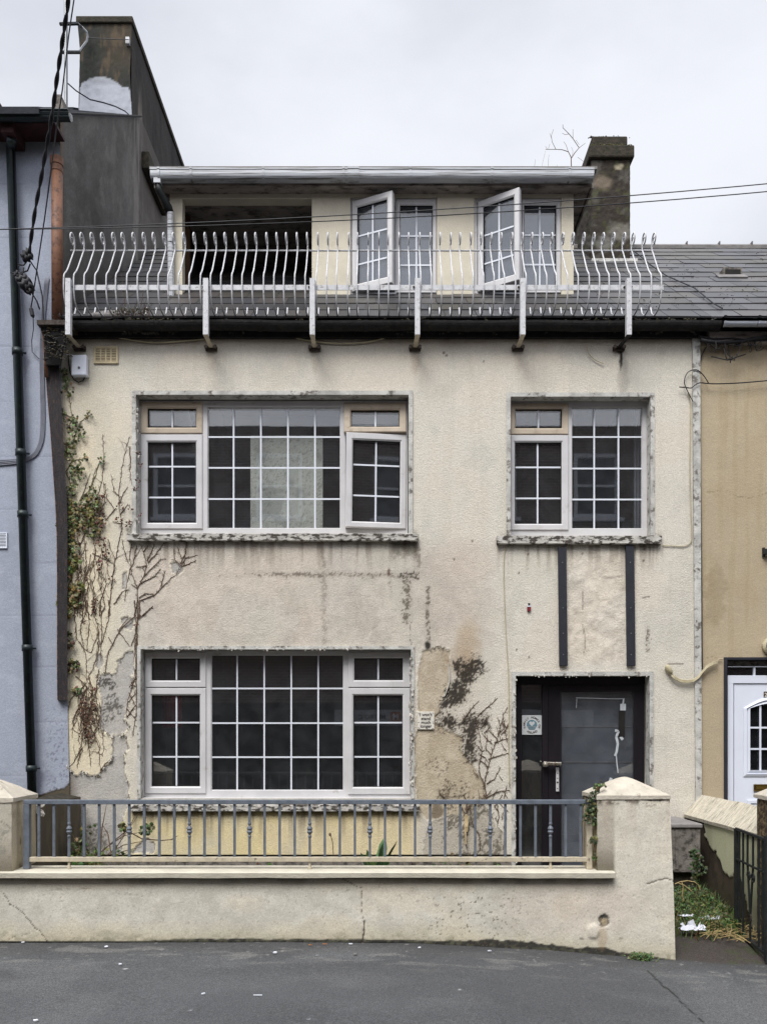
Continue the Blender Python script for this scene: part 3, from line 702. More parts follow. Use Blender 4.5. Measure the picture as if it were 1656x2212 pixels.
mb = MB(); mb.prism(hp_, c0.y-.003, c0.y-.0018); mb.build('heart', m_sticker, st)

# plaque
pq = lbl('plaque', (901,937.5,1537,1575.6), DH-.012, 'small white ceramic plaque with four lines of lettering beside the lower window', 'plaque', m_tile, .012, .002)
tx = MB(); 
for s, y, sc_ in (("I won't",1546.3,1), ('stand',1555,1), ('much',1563.3,1), ('longer',1571.5,1)):
    q = P(919.3, y, DH-.014)
    text_mb(s, .043, tx, lambda co, q=q: (q.x+co.x, q.y-co.z, q.z+co.y), .0010, .0008)
tx.build('lettering', m_ink, pq)
mb = MB()
for (a, b) in ((903.5,1540),(905,1542),(935,1540),(903.8,1560),(905,1573),(903,1571),(934.5,1559),(935.8,1562),(935,1573),(933,1574)):
    q = P(a, b, DH-.013); mb.lathe((q.x, q.y, q.z), [(.002,-.002),(.005,0),(.002,.002)], 6)
mb.build('flower_motif', m_ink, pq)

# gutter, fascia
mb = MB()
def halfpipe(mb, x0, x1, Y, ztop, r, n=10, th=.004):
    prof = [(Y-r*math.cos(math.pi*k/n), ztop-r*math.sin(math.pi*k/n)) for k in range(n+1)]
    inn = [(Y-(r-th)*math.cos(math.pi*k/n), ztop-(r-th)*math.sin(math.pi*k/n)) for k in range(n,-1,-1)]
    pr = prof+inn; m = len(pr); nseg = max(1, int((x1-x0)/.25)); vs = []
    for i in range(nseg+1):
        x = x0+(x1-x0)*i/nseg; wz = (float(fbm(np.array(x*1.7),np.array(3.0),5))-.5)*.022*(r > .063)
        vs += [(x, y, z+wz) for y, z in pr]
    fs = [(i*m+j, i*m+(j+1)%m, (i+1)*m+(j+1)%m, (i+1)*m+j) for i in range(nseg) for j in range(m)]
    fs += [tuple(range(m-1,-1,-1)), tuple(nseg*m+j for j in range(m))]
    mb.add(vs, fs)
halfpipe(mb, X_(158,7.8), X_(1562,7.8), 7.83, 5.515, .068)
for k, px in enumerate((330,560,790,1010,1240,1430)):
    x = X_(px,7.8); halfpipe(mb, x-.02, x+.02, 7.83, 5.515, .074)
mb.build('gutter', m_moss, house, smooth=False)
mb = MB(); mb.box(X_(140,7.9), X_(1511,7.9), 7.902, 7.95, 5.42, 5.56); mb.build('fascia', m_moss, house)
# clumps of moss along the gutter lip and slates
ms = MB(); rnd = random.Random(9)
def clump(mb, c, s, n=7):
    for k in range(n):
        q = Vector(c)+Vector((rnd.gauss(0,s), rnd.gauss(0,s*.6), abs(rnd.gauss(0,s*.4)))); r_ = s*rnd.uniform(.3,.7)
        mb.lathe(tuple(q), [(r_*.3,-r_*.5),(r_,0),(r_*.7,r_*.5),(r_*.1,r_*.8)], 6)
for k in range(60):
    x = rnd.choice([rnd.gauss(-2.35,.12), rnd.gauss(-2.2,.1), rnd.gauss(.4,.3), rnd.gauss(2.6,.3), rnd.uniform(-2.9,3.2)]); ms.cur = rnd.choice([srgb(30,30,28),srgb(44,42,34),srgb(36,36,30)]); clump(ms, (x, 7.84, 5.515-.075-rnd.uniform(0,.03)), rnd.uniform(.008,.018), 4)
for k in range(150):
    x = rnd.uniform(-3.0, 3.3); ms.cur = rnd.choice([srgb(66,60,40), srgb(48,44,36), srgb(92,84,50), srgb(56,48,40)])
    clump(ms, (x, 7.86+rnd.uniform(-.03,.05), 5.53), rnd.uniform(.006,.016), 4)
for k in range(70):
    x = rnd.choice([rnd.uniform(1.9,3.3), rnd.uniform(-3,3.2), rnd.uniform(-2.7,-1.9)]); ms.cur = rnd.choice([srgb(74,70,40), srgb(60,52,38), srgb(40,38,34)])
    clump(ms, (x, 7.80, 5.53), rnd.uniform(.008,.02), 5)
tag(ms.build('gutter_moss', m_leaf, house), kind='stuff')

def ogee(mb, x0, x1, Y, z, h=.098, d=.10):
    pr = [(0,0),(-d,0),(-d,-.014),(-d+.006,-.017),(-d+.006,-h*.55),(-d+.012,-h*.78),(-d+.024,-h*.93),(-d+.045,-h),(0,-h)]
    n = len(pr); v = [(x, Y+a, z+b) for x in (x0, x1) for a, b in pr]
    mb.add(v, [(j, (j+1)%n, (j+1)%n+n, j+n) for j in range(n)]+[tuple(range(n-1,-1,-1)), tuple(range(n,2*n))])
# roofs ----------------------------------------------------------------------
SL = .8; ZE = 5.585; YE = 7.86
def zr(Y): return ZE+SL*(Y-YE)
def slates(mb, x0, x1, seed, y0=YE, rows=20, holes_=(), tone=1.0):
    rnd = random.Random(seed); L = math.sqrt(1+SL*SL); pitch = .30; 
    for r_ in range(rows):
        ya = y0+r_*pitch*1.0/ L*1.0; yb = ya+pitch*1.25/L
        if ya > 11.2: break
        yb = min(yb, 11.25)
        x = x0 - (.16 if r_%2 else 0)
        while x < x1:
            w = .31+rnd.uniform(-.01,.01); a, b = max(x, x0), min(x+w-.004, x1)
            if b-a > .02:
                c = rnd.uniform(.86,1.14)*tone; bc = rnd.choice([(56,56,59),(61,60,62),(54,53,55),(66,62,60),(50,49,50),(60,57,52)])
                mb.cur = tuple(v*c for v in srgb(*bc)); t = .014+rnd.uniform(0,.003); dz = rnd.uniform(-.003,.003); sk = rnd.uniform(-.003,.003)
                lo = [(a,ya+sk,zr(ya)+dz),(b,ya-sk,zr(ya)+dz),(b,yb,zr(yb)-.012),(a,yb,zr(yb)-.012)]
                mb.hexa(lo, [(p_[0],p_[1]-t*.4,p_[2]+t) for p_ in lo])
            x += w
mb = MB(); slates(mb, -3.13, 3.18, 3, tone=.8); roof = mb.build('roof', m_slate, house)
mb = MB(); mb.prism([(0,0)]*0 or [(-3.13,0),(3.18,0),(3.18,.01),(-3.13,.01)], 0, 0) if False else None
rb = MB(); a = [(-3.13,YE,zr(YE)-.05),(3.18,YE,zr(YE)-.05),(3.18,11.25,zr(11.25)-.05),(-3.13,11.25,zr(11.25)-.05)]
rb.hexa([(p_[0],p_[1],p_[2]-.06) for p_ in a], a); b2 = [(-3.13,11.25,zr(11.25)-.05),(3.18,11.25,zr(11.25)-.05),(3.18,15.0,zr(11.25)-2.9),(-3.13,15.0,zr(11.25)-2.9)]
rb.hexa([(p_[0],p_[1],p_[2]-.06) for p_ in b2], b2); rb.build('roof_deck', m_dark, house)
mb = MB(); mb.tube([(-2.9,11.25,zr(11.25)-.01),(3.18,11.25,zr(11.25)-.01)], .055, 8); mb.build('ridge', m_lead, house)
# torn patch of felt at left over the gutter
mb = MB(); q = [P(a_,b_,Y_) for a_,b_,Y_ in ((190,683,7.9),(262,690,7.9),(275,672,8.03),(238,668,8.05),(205,675,7.97))]
q = [Vector((p_.x, p_.y, zr(p_.y)+.025)) for p_ in q]
mb.add([tuple(p_) for p_ in q]+[(p_.x,p_.y,p_.z-.008) for p_ in q], [(0,1,2,3,4),(9,8,7,6,5)]+[(j,j+5,(j+1)%5+5,(j+1)%5) for j in range(5)]); mb.build('felt_patch', m_lead, house)

# dormer --------------------------------------------------------------------
YDm = 8.69; zb = Z_(641,YDm); zt = Z_(419,YDm)
dx0, dx1 = X_(367,YDm), X_(1238,YDm)
DH_ = [rect(394,673.5,429,636,YDm), rect(756.5,943.5,425,641,YDm), rect(1023.6,1211.6,425,641,YDm)]
mb = MB(); e = [dx0]+[v_ for h in DH_ for v_ in h[:2]]+[dx1]
for k in range(0, 8, 2): mb.box(e[k], e[k+1], YDm, YDm+.12, zb-.25, zt)
for h in DH_: mb.box(h[0], h[1], YDm+.002, YDm+.118, h[3], zt)
h = DH_[0]; mb.box(h[0], h[1], YDm+.002, YDm+.118, zb-.25, h[2])
for h in DH_[1:]: mb.box(h[0], h[1], YDm+.002, YDm+.118, zb-.25, h[2]+.002)
dormer = mb.build('dormer', m_dcream, house)
mb = MB(); mb.box(dx0, dx0+.08, YDm+.121, 12.2, zb-.6, zt); mb.box(dx1-.08, dx1, YDm+.121, 12.2, zb-.6, zt); mb.box(dx0+.081, dx1-.081, 11.2, 11.3, zb-.6, zt)
mb.box(dx0+.081, dx1-.081, YDm+.121, 11.2, zb-.3, zb-.25); mb.box(X_(745,YDm), X_(750,YDm), YDm+.13, 11.15, zb-.25, zt)
mb.build('cheek', m_roomd, dormer)
mb = MB(); zs0 = zt+.0; sx0, sx1 = X_(338,8.55), X_(1276,8.55)
mb.box(sx0, sx1, 8.575, 12.4, zs0+.001, zs0+.03); mb.build('soffit', m_soffit, dormer)
mb = MB(); mb.box(sx0-.01, sx1+.01, 8.545, 8.574, zs0-.012, zs0+.10); mb.box(sx0-.03, sx0-.011, 8.575, 12.4, zs0-.012, zs0+.10); mb.box(sx1+.011, sx1+.03, 8.575, 12.4, zs0-.012, zs0+.10)
mb.build('fascia', m_soffit, dormer)
mb = MB(); mb.box(sx0-.06, sx1+.05, 8.50, 12.45, zs0+.135, zs0+.165); mb.build('flat_roof', m_lead, dormer)
mb = MB(); gz = Z_(366,8.46); ogee(mb, X_(324,8.43), X_(1283,8.43), 8.53, gz)
for px in (342,412,568,742,886,1062,1230): x = X_(px,8.43); ogee(mb, x-.012, x+.012, 8.527, gz+.003, .104, .104)
x = X_(763,8.43); ogee(mb, x-.06, x+.06, 8.527, gz+.004, .106, .105); mb.build('gutter', m_whitegut, dormer)
mb = MB(); gx = X_(342,8.5); mb.box(gx-.035, gx+.035, 8.45, 8.53, gz-.14, gz-.05)
el = MB(); el.tube([(gx,8.49,gz-.13),(gx+.01,8.50,gz-.19),(gx+.08,8.62,gz-.29),(gx+.09,8.64,gz-.33)], .036, 10); mb.tube([(gx+.09,8.64,gz-.325),(gx+.10,8.64,zb-.03)], .034, 10)
mb.tube([(gx+.10,8.64,gz-.60),(gx+.10,8.64,gz-.66)], .041, 10); mb.build('downpipe', m_whitegut, dormer); el.build('elbow', m_blackiron, dormer, smooth=True)
# flashing apron
mb = MB(); a = [(dx0-.05,8.60,zr(8.60)+.022),(dx1+.05,8.60,zr(8.60)+.022),(dx1+.05,8.688,zb+.01),(dx0-.05,8.688,zb+.01)]
mb.hexa([(p_[0],p_[1]+.004,p_[2]-.012) for p_ in a], a); mb.build('flashing', m_lead, dormer)
YV = YDm+.03
def dorm_win(outer, sash_o, sash_g, sv, sh, fix_o, fix_g, fv, fh, ang):
    return make_window(outer, [dict(o=sash_o, g=sash_g, v=sv, h=sh, T=hinge(X_(sash_o[0],YV), YV-.02, -ang)), dict(o=fix_o, g=fix_g, v=fv, h=fh)], m_upvc, house, YV, m_glass_hi)
dorm_win((757,943,426,640), (759,853,437,632), (771,841,452,617), [806], [512,573], (856,942,431,634), (863.4,934,444,616), [899], [508,571], 23)
dorm_win((1024,1211,426,640), (1030,1124,437,632), (1042,1112,452,617), [1077], [512,573], (1127,1210,431,634), (1131,1200.6,444,617), [1165.5], [506,570], 30)
mb = MB(); r = rect(403,411,430,636,YDm+.4); mb.box(r[0],r[1],YDm+.35,YDm+.42,zb-.2,zt); mb.build('timber_post', M('brown_timber', srgb(92,66,48), .8, 12, .2, 60, .3, stretch=(1,1,.3)), dormer)

# right chimney
YC = 10.46
def paint_stack(seed, base=srgb(52,46,41)):
    def f(px, py, pos):
        p = Paint(px, py, base); x, y = px, py
        p.mix(ss(.45,.6,fbm(x/14,y/20,seed,4))*.7, srgb(50,45,36)); p.c *= (1+(p.r-.5)*.3)[...,None]; p.mix(ss(.55,.68,fbm(x/26,y/26,seed+2,4))*.75, srgb(84,81,76))
        p.mix(ss(.56,.68,fbm(x/9,y/40,seed+6,4))*.5, srgb(46,42,36)); p.mix(ss(.6,.7,fbm(x/10,y/10,seed+9,4))*.5, srgb(74,76,48)); p.d = (fbm(x/5,y/5,seed)-.5)*.025
        if seed == 61: p.mix(p.ell(1340,500,22,18,8)*.7, srgb(120,116,108)); p.mix(p.ell(1305,525,20,14,8)*.6, srgb(112,110,104)); p.mix(p.ell(1335,360,10,6,3)*.8, srgb(150,142,120)); p.mix(p.ell(1300,395,22,14,6)*.7, srgb(118,106,92))
        return p
    return f
cx0, cx1 = X_(1276,YC), X_(1360,YC); cz0, cz1 = 7.2, Z_(345,YC)
ch = sheet('chimney', m_render, house, (0,YC,0), (1,0,0), (0,0,1), axis(cx0,cx1,.02), axis(cz0,cz1,.02), [], paint_stack(61), (0,-1,0))
sheet('chimney_side', m_render, ch, (cx0,0,0), (0,1,0), (0,0,1), axis(YC,YC+.95,.02), axis(cz0,cz1,.02), [], paint_stack(63), (-1,0,0))
mb = MB(); mb.box(cx0+.01, cx1-.002, YC+.01, YC+.95, cz0, cz1-.02); 
m_stack = M('dark_stack_render', srgb(54,48,40), .95, 12, .3, 30, 1.0, c2=srgb(40,40,30), thr=.47)
mb.build('chimney_core', m_stack, ch)
mb = MB(); mb.box(cx0-.04, cx1+.045, YC-.05, YC+1.0, Z_(345,YC), Z_(318,YC)); mb.box(cx0+.01, cx1-.03, YC-.0, YC+.95, Z_(318,YC)+.001, Z_(293,YC)); mb.build('chimney_cap', m_stack, ch, bevel=.02)
ms = MB()
for k in range(40): ms.cur = rnd.choice([srgb(98,96,52), srgb(70,72,40), srgb(120,112,60)]); clump(ms, (rnd.uniform(cx0-.02,cx1), YC-.03, Z_(318,YC)+.0), .014, 4)
for k in range(30): ms.cur = rnd.choice([srgb(70,62,44), srgb(50,46,34)]); clump(ms, (rnd.uniform(cx0,cx1-.03), YC+.05, Z_(293,YC)), .02, 4)
tag(ms.build('chimney_moss', m_leaf, ch), kind='stuff')
mb = MB(); mb.box(cx0-.02, cx1+.06, YC-.12, YC-.03, zr(YC-.12), zr(YC-.12)+.05); mb.build('chimney_flashing', m_flaky, ch)

# ------------------------------------------------------------------ LEFT HOUSE (blue)
blue = thing('terraced_house', (-6, DH, 0), 'pale blue rendered house with black drainpipe at the left edge', 'house')
YB = DH-.012
def paint_blue(px, py, pos):
    p = Paint(px, py, srgb(150,155,168)); x, y = px, py
    p.c *= (.93+.14*fbm(x/70,y/70,51,5))[...,None]; p.mix(ss(.55,.7,fbm(x/14,y/160,52,4))*.2, srgb(142,146,160))
    for yy in (397,513,631,748,867.6,985,1100,1214,1328.5,1439,1558,1676):
        l = ss(1.3,.2,abs(y-yy-x*.012-(fbm(x/40,y*0,6)-.5)*1.5)); p.mix(l*.5, srgb(120,124,138)); p.d -= l*.002
    p.mix(ss(.62,.72,fbm(x/3.4,y/3.8,53,3))*ss(1500,1560,y)*ss(80,120,x)*.7, srgb(96,98,112))
    p.mix(ss(350,310,y)*.5, srgb(96,104,92))
    p.mix(p.ell(105,1678,14,12,6)*.25, srgb(110,112,126))
    for yy in (760,978,1111,1400,1660): xx = np.interp(yy,[318,1735],[23.5,70.5]); p.mix(p.ell(xx+16,yy+26,7,30,4)*.28, srgb(104,104,112))
    p.mix(ss(.60,.72,fbm(x/40,y/26,58,4))*.22, srgb(172,176,188)); p.c *= (1+(p.r-.5)*.08)[...,None]
    edge = np.interp(x, [60,82,110,140,150,160], [1722,1719,1709,1701,1688,1680]) + (fbm(x/6,y/6,54)-.5)*8
    m = ss(-1,1,y-edge); p.mix(m, srgb(84,76,64)); p.d -= m*.008; p.mix(ss(2,0,abs(y-edge+1.5))*.4, srgb(200,202,214))
    return p
def shear_blue(GU, GV):
    xr = np.interp(GV, [Z_(1690,DH), Z_(700,DH)], [X_(151,DH), X_(131,DH)]); x0 = GU.min(); t = (GU-x0)/(GU.max()-x0); return x0+(xr-x0)*t
sheet('wall', m_smooth, blue, (0,YB,0), (1,0,0), (0,0,1), axis(-3.95,-3.1,.012), axis(0,Z_(306,DH),.012), [], paint_blue, (0,-1,0), shear=shear_blue)
mb = MB(); mb.box(-9.5, -3.951, YB, DH+.25, -.5, Z_(306,DH)); mb.box(-3.95, -3.19, YB+.03, DH+.25, -.5, Z_(306,DH)); mb.build('outer_wall', M('plain_blue_render', srgb(150,155,168), .9, 3, .06, 75, .4), blue)
# gable wall rising beyond the cream roof (faces +X)
XG = -3.16
def paint_gable(px, py, pos):
    p = Paint(px, py, srgb(92,90,88)); x, y = px, py; Yy, Z = pos[...,1], pos[...,2]
    st = fbm(Yy*7, Z*.5, 71, 4); p.mix(ss(.42,.66,st)*.35, srgb(74,72,69)); p.mix(ss(.45,.62,fbm(Yy*2.2,Z*1.6,73,5))*.45, srgb(70,67,63)); p.mix(ss(.52,.68,fbm(Yy*5,Z*3,75,5))*.4, srgb(114,111,107)); p.c *= (1+(p.r-.5)*.22)[...,None]
    p.mix(ss(8.1,7.95,Yy)*.8, srgb(96,82,66)); p.mix(ss(7.0,5.9,Z)*.45, srgb(60,56,52)); p.mix(ss(10.4,10.7,Yy)*.5, srgb(80,74,68))
    p.c *= (.9+.2*fbm(Yy*12,Z*12,76,4))[...,None]
    p.mix(ss(.35,0,abs(Yy-10.45))*ss(.5,.62,fbm(Yy*9,Z*.8,77))*.4, srgb(150,144,138))
    p.d = (fbm(Yy*4,Z*4,78)-.5)*.015
    return p
gyv = axis(7.95, 13.4, .025); gzv = axis(5.2, 9.6, .025)
def gable_holes(): return []
g_ = sheet('gable_wall', m_smooth, blue, (XG,0,0), (0,1,0), (0,0,1), gyv, gzv, [], paint_gable, (1,0,0))
me = g_.data; co = np.empty(len(me.vertices)*3); me.vertices.foreach_get('co', co); co = co.reshape(-1,3)
wy = co[:,1]+DH; lim = 7.62+.75*(np.minimum(wy,10.7)-7.95); lim = np.where(wy > 10.55, 9.62, lim); zlo = 5.2
co[:,2] = zlo+(co[:,2]-zlo)*(lim-zlo)/(9.6-zlo); me.vertices.foreach_set('co', co.ravel()); me.update()
mb = MB()
mb.add([(XG-.02,7.96,-.4),(XG-.02,7.96,7.58),(XG-.02,10.6,9.56),(XG-.02,13.4,9.56),(XG-.02,15.5,7.6),(XG-.02,15.5,-.4),(XG-.3,7.96,-.4),(XG-.3,7.96,7.58),(XG-.3,10.6,9.56),(XG-.3,13.4,9.56),(XG-.3,15.5,7.6),(XG-.3,15.5,-.4)],
       [(0,1,2,3,4,5),(11,10,9,8,7,6)]+[(j,j+6,(j+1)%6+6,(j+1)%6) for j in range(6)]); mb.build('gable_core', m_stack, blue)
# verge strip and roof
mb = MB(); a = [(-9.5,7.55,7.33),(-3.2,7.55,7.33),(-3.2,10.62,7.29+.75*3.07),(-9.5,10.62,7.29+.75*3.07)]
mb.hexa(a, [(p_[0],p_[1]-.02,p_[2]+.05) for p_ in a]); a = [(-9.5,10.62,9.70),(-4.05,10.62,9.70),(-4.05,11.6,10.4),(-9.5,11.6,10.4)]; mb.hexa(a, [(p_[0],p_[1]-.02,p_[2]+.05) for p_ in a])
a = [(-9.5,11.6,10.4),(-4.05,11.6,10.4),(-4.05,15.6,7.4),(-9.5,15.6,7.4)]; mb.hexa(a, [(p_[0],p_[1]+.02,p_[2]+.05) for p_ in a])
mb.build('roof', M('left_slates', srgb(62,64,70), .6, 8, .2, 40, .3), blue)
mb = MB(); a0, a1 = Vector((XG+.02,8.1,7.755)), Vector((XG+.02,10.55,9.59))
mb.tube([a0,a1], .012, 6); mb.build('verge_flashing', m_moss, blue)
# eaves: gutter, dark red boxed soffit
mb = MB(); gzz = Z_(242,7.6); halfpipe(mb, -9.5, X_(150,7.6), 7.63, gzz, .06); mb.tube([(-9.5,7.566,gzz),(X_(150,7.6),7.566,gzz)], .008, 6); mb.tube([(-9.5,7.59,gzz-.05),(X_(150,7.6),7.59,gzz-.05)], .008, 6)
mb.build('gutter', m_blackpipe, blue)
mb = MB(); mb.box(-9.5, X_(128,7.8), 7.70, YB-.001, Z_(306,DH)+.02, gzz-.03); mb.build('soffit', m_redwood, blue)
mb = MB(); mb.box(X_(14,7.8), X_(42,7.8), 7.68, YB-.002, Z_(322,7.9), Z_(306,DH)+.1); mb.box(X_(0,7.8)-.2, X_(10,7.8), 7.68, YB-.002, Z_(300,7.9), Z_(306,DH)+.2); mb.build('eaves_bracket', m_redwood, blue, bevel=.01)
mb = MB()
for k, o_ in enumerate((0,.022,.044)): mb.tube([P(150+k*2.2,244+k*2,7.6), P(153+k*1.5,258+k*1.5,7.62)], .009, 6)
mb.build('gutter_end', m_whitegut, blue)
# drainpipe
mb = MB(); pa, pb = P(23.5,318,7.87), P(70.5,1735,7.87)
mb.tube([P(26,300,7.74), P(24,312,7.80), pa, pb], .043, 12)
for y in (760, 978, 1111, 1400, 1660):
    t = (y-318)/(1735-318); q = pa.lerp(pb, t); d = (pb-pa).normalized(); mb.tube([q-d*.03, q+d*.03], .051, 12); mb.tube([q+Vector((0,0,0)), q+Vector((.075,.03,0))], .01, 6)
mb.build('drainpipe', m_blackpipe, blue, smooth=True)
# chimney left
YL = 10.6
def paint_chim(px, py, pos):
    p = Paint(px, py, srgb(46,46,43)); x, y = px, py
    p.mix(ss(.45,.6,fbm(x/16,y/16,81,4))*.6, srgb(38,44,38)); p.c *= (1+(p.r-.5)*.3)[...,None]; p.mix(ss(200,250,x)*ss(180,120,y)*.3, srgb(86,72,54)); p.mix(ss(.55,.7,fbm(x/8,y/40,83,4))*.5, srgb(94,80,62)); p.mix(ss(60,36,y)*.6, srgb(52,52,52))
    m, s_ = p.poly([(168,262),(173,190),(178,180),(196,170),(212,166),(228,166),(250,178),(262,186),(276,190),(281,200),(290,262)], 3, 9, 3)
    p.mix(m, srgb(158,161,169)); p.mix(m*ss(.5,.66,fbm(x/12,y/12,85))*.35, srgb(140,142,148)); p.mix(m*ss(1,8,s_)*0, (1,1,1)); p.mix(m*ss(190,170,y)*.35, srgb(110,110,108)); p.d = (fbm(x/8,y/8,86)-.5)*.012
    return p
lx0, lx1, lz1 = -3.985, -3.27, Z_(52,YL)
def shear_ch(GU, GV):
    t = (GU-lx0)/(lx1-lx0); a_ = np.interp(GV, [9.4,9.9,10.5,lz1], [-.0,.015,.03,.0]); b_ = np.interp(GV, [9.5,10.2,10.7], [.0,-.03,-.01]); return GU + a_*(1-t)+b_*t
c2_ = sheet('chimney', m_smooth, blue, (0,YL,0), (1,0,0), (0,0,1), axis(lx0,lx1,.02), axis(9.3,lz1,.02), [], paint_chim, (0,-1,0), shear=shear_ch)
def paint_cside(px, py, pos):
    p = Paint(px, py, srgb(52,49,47)); Yy, Z = pos[...,1], pos[...,2]
    st = fbm(Yy*4, Z*.6, 91, 4); p.mix(ss(.45,.65,st)*.7, srgb(34,33,33)); p.c *= (1+(p.r-.5)*.25)[...,None]; p.mix(ss(11.3,11.0,Yy)*ss(10.8,10.9,Yy)*ss(10.6,9.5,Z)*ss(9.15,9.3,Z)*.8*ss(.35,.6,fbm(Yy*14,Z*1.5,92)), srgb(140,132,120))
    p.mix(ss(10.95,10.6,Yy)*.35, srgb(58,54,50)); p.d = (fbm(Yy*5,Z*5,93)-.5)*.015; return p
sheet('chimney_side', m_smooth, c2_, (lx1-.01,0,0), (0,1,0), (0,0,1), axis(YL,13.4,.025), axis(9.3,lz1,.025), [], paint_cside, (1,0,0))
mb = MB(); mb.box(lx0+.045, lx1-.04, YL+.02, 13.38, 8.8, lz1-.01); mb.build('chimney_core', m_stack, c2_)
mb = MB(); mb.box(lx0-.015, lx1+.012, YL-.03, 13.42, lz1, lz1+.085); mb.build('chimney_cap', m_stack, c2_, bevel=.012)
mb = MB(); q = P(240,38,YL+.35); mb.lathe((q.x, YL+.35, lz1+.08), [(.12,0),(.12,.04),(.10,.12),(.13,.14),(.13,.17),(.02,.18)], 16); mb.build('chimney_pot', M('dark_clay_pot', srgb(70,62,58), .8), c2_, smooth=True)
mb = MB(); mb.box(XG-.0, XG+.10, 10.63, 11.62, 8.97, 9.20); mb.build('corbel', m_stack, c2_, bevel=.015)
mb = MB(); mb.tube([P(168,247,YL-.03), P(230,251,YL-.05), P(289,258,YL-.05)], .018, 6); mb.build('chimney_flashing', m_moss, c2_)
mb = MB(); mb.box(X_(274,YL), X_(282,YL), YL-.05, YL-.002, Z_(100,YL), Z_(86,YL)); mb.build('cable_clip', m_whitegut, c2_)
# small stub on the roof edge behind the gutter
mb = MB(); a = [P(118,204,8.2), P(132,204,8.2), P(138,242,8.2), P(116,242,8.2)]; mb.hexa(a, [q+Vector((0,.2,0)) for q in a]); mb.build('roof_stub', m_concrete, blue)
# vent on blue wall
def vent(px, Y, mat, label, cat='vent', slats=9, cols=1):
    r = rect(*px, Y); t = thing('wall_vent', ((r[0]+r[1])/2, Y, r[2]), label, cat)
    m = MB(); w = (r[1]-r[0])*.08; m.ring(r, (r[0]+w,r[1]-w,r[2]+w,r[3]-w), Y-.012, Y+.004, .003); m.build('frame', mat, t)
    m = MB(); m.box(r[0]+w*.9, r[1]-w*.9, Y-.001, Y+.003, r[2]+w*.9, r[3]-w*.9); m.build('backing', m_dark, t)
    m = MB(); hh = (r[3]-r[2]-2*w)/slats
    for k in range(slats):
        z = r[2]+w+hh*(k+.5); m.box(r[0]+w, r[1]-w, Y-.009, Y-.003, z-hh*.27, z+hh*.27)
    for k in range(1, cols): x = r[0]+w+(r[1]-r[0]-2*w)*k/cols; m.box(x-.006, x+.006, Y-.010, Y-.002, r[2]+w, r[3]-w)
    m.build('slats', mat, t); return t
vent((203,256,749,786), DH-.004, m_blackbox, 'clay coloured louvred wall vent at top left of the cream wall', slats=8, cols=4)
vent((-18,17,1151,1185), YB-.004, m_white, 'white plastic louvred vent on the pale blue wall', slats=9)
tag(blue, 'pale blue rendered house with black drainpipe and tall dark chimney')

# ------------------------------------------------------------------ RIGHT HOUSE (ochre)
och = thing('terraced_house', (5, DH, 0), 'ochre rendered house with white front door at the right edge', 'house')
YO = DH+.008
dho = rect(1563,1760,1421,1905,YO)
def paint_och(px, py, pos):
    p = Paint(px, py, srgb(166,152,128)); x, y = px, py
    p.c *= (.93+.14*fbm(x/90,y/90,101,5))[...,None]; p.mix(ss(.54,.7,fbm(x/12,y/200,102,4))*.3, srgb(150,136,104)); p.mix(ss(.58,.7,fbm(x/60,y/100,103,4))*.25, srgb(158,140,110))
    p.mix(p.ell(1545,1290,20,70,20)*.35, srgb(122,108,80)); p.mix(ss(770,730,y)*.5, srgb(120,104,80)); p.mix(ss(1524,1512,x)*.35, srgb(140,126,100))
    for pts in ([(1514,1060),(1535,1064),(1560,1056),(1590,1072),(1620,1076),(1656,1064)], [(1512,1426),(1535,1418),(1550,1422),(1563,1424)]): p.mix(p.line(pts, .7, 2, 8)*.55, srgb(110,96,72))
    p.c *= (1+(p.r-.5)*.08)[...,None]; p.d = (fbm(x/30,y/30,104)-.5)*.004+(p.r-.5)*.001
    return p
sheet('wall', m_smooth, och, (0,YO,0), (1,0,0), (0,0,1), axis(X_(1511.5,YO),4.2,.012,dho[:2]), axis(.15,5.45,.012,dho[2:]), [dho], paint_och, (0,-1,0), reveal=.14)
mb = MB(); mb.box(4.201, 10, YO, YO+.25, -.5, 5.45); mb.box(X_(1514,YO), 4.2, YO+.01, YO+.25, -.5, .149); mb.build('outer_wall', M('plain_ochre_render', srgb(166,152,128), .9, 3, .06, 75, .4), och)
mb = MB(); mb.box(3.13, 10, 14.9, 15.1, -.5, 5.5); mb.box(9.9, 10, YO+.26, 14.9, -.5, 5.4); mb.box(3.2, 9.9, 9.6, 9.7, -.5, 5.4); mb.build('back_wall', m_roomd, och)
# door
Yd = YO+.05; mb = MB(); r = dho
mb.ring((r[0]-.005,r[1]+.3,r[2],r[3]+.005), (r[0]+.026,r[1]+.1,r[2]+.02,r[3]-.022), YO-.012, YO+.05, .003); sr = mb.build('door_surround', m_batten, och)
dr = rect(1570,1762,1428,1905,Yd); mb = MB()
mb.box(dr[0], dr[1], Yd+.02, Yd+.06, Z_(1441,Yd), dr[3]); mb.build('door_head', m_concrete, och)
t0, t1 = Z_(1441,Yd), Z_(1459,Yd); xl, xr = X_(1571,Yd), X_(1760,Yd)
mb = MB(); mb.box(xl, xr, Yd, Yd+.05, Z_(1476,Yd), t1); mb.box(xl, X_(1583,Yd), Yd, Yd+.05, dr[2], Z_(1476,Yd)-.0005); mb.box(xl, xr, Yd-.002, Yd+.05, t0, t0+.008)
mb.box(X_(1627,Yd), X_(1631,Yd), Yd+.004, Yd+.03, t1, t0)
fd = mb.build('door', m_white, och, bevel=.002)
mb = MB(); mb.box(xl, xr, Yd+.02, Yd+.03, t1, t0); mb.build('transom_pane', m_glass_n, fd)
YF = Yd+.012; xa, xb = X_(1584.5,YF), X_(1745,YF)
gx0, gx1, gzb, gzt = X_(1618,YF), X_(1712,YF), Z_(1664,YF), Z_(1530,YF); arch = .05
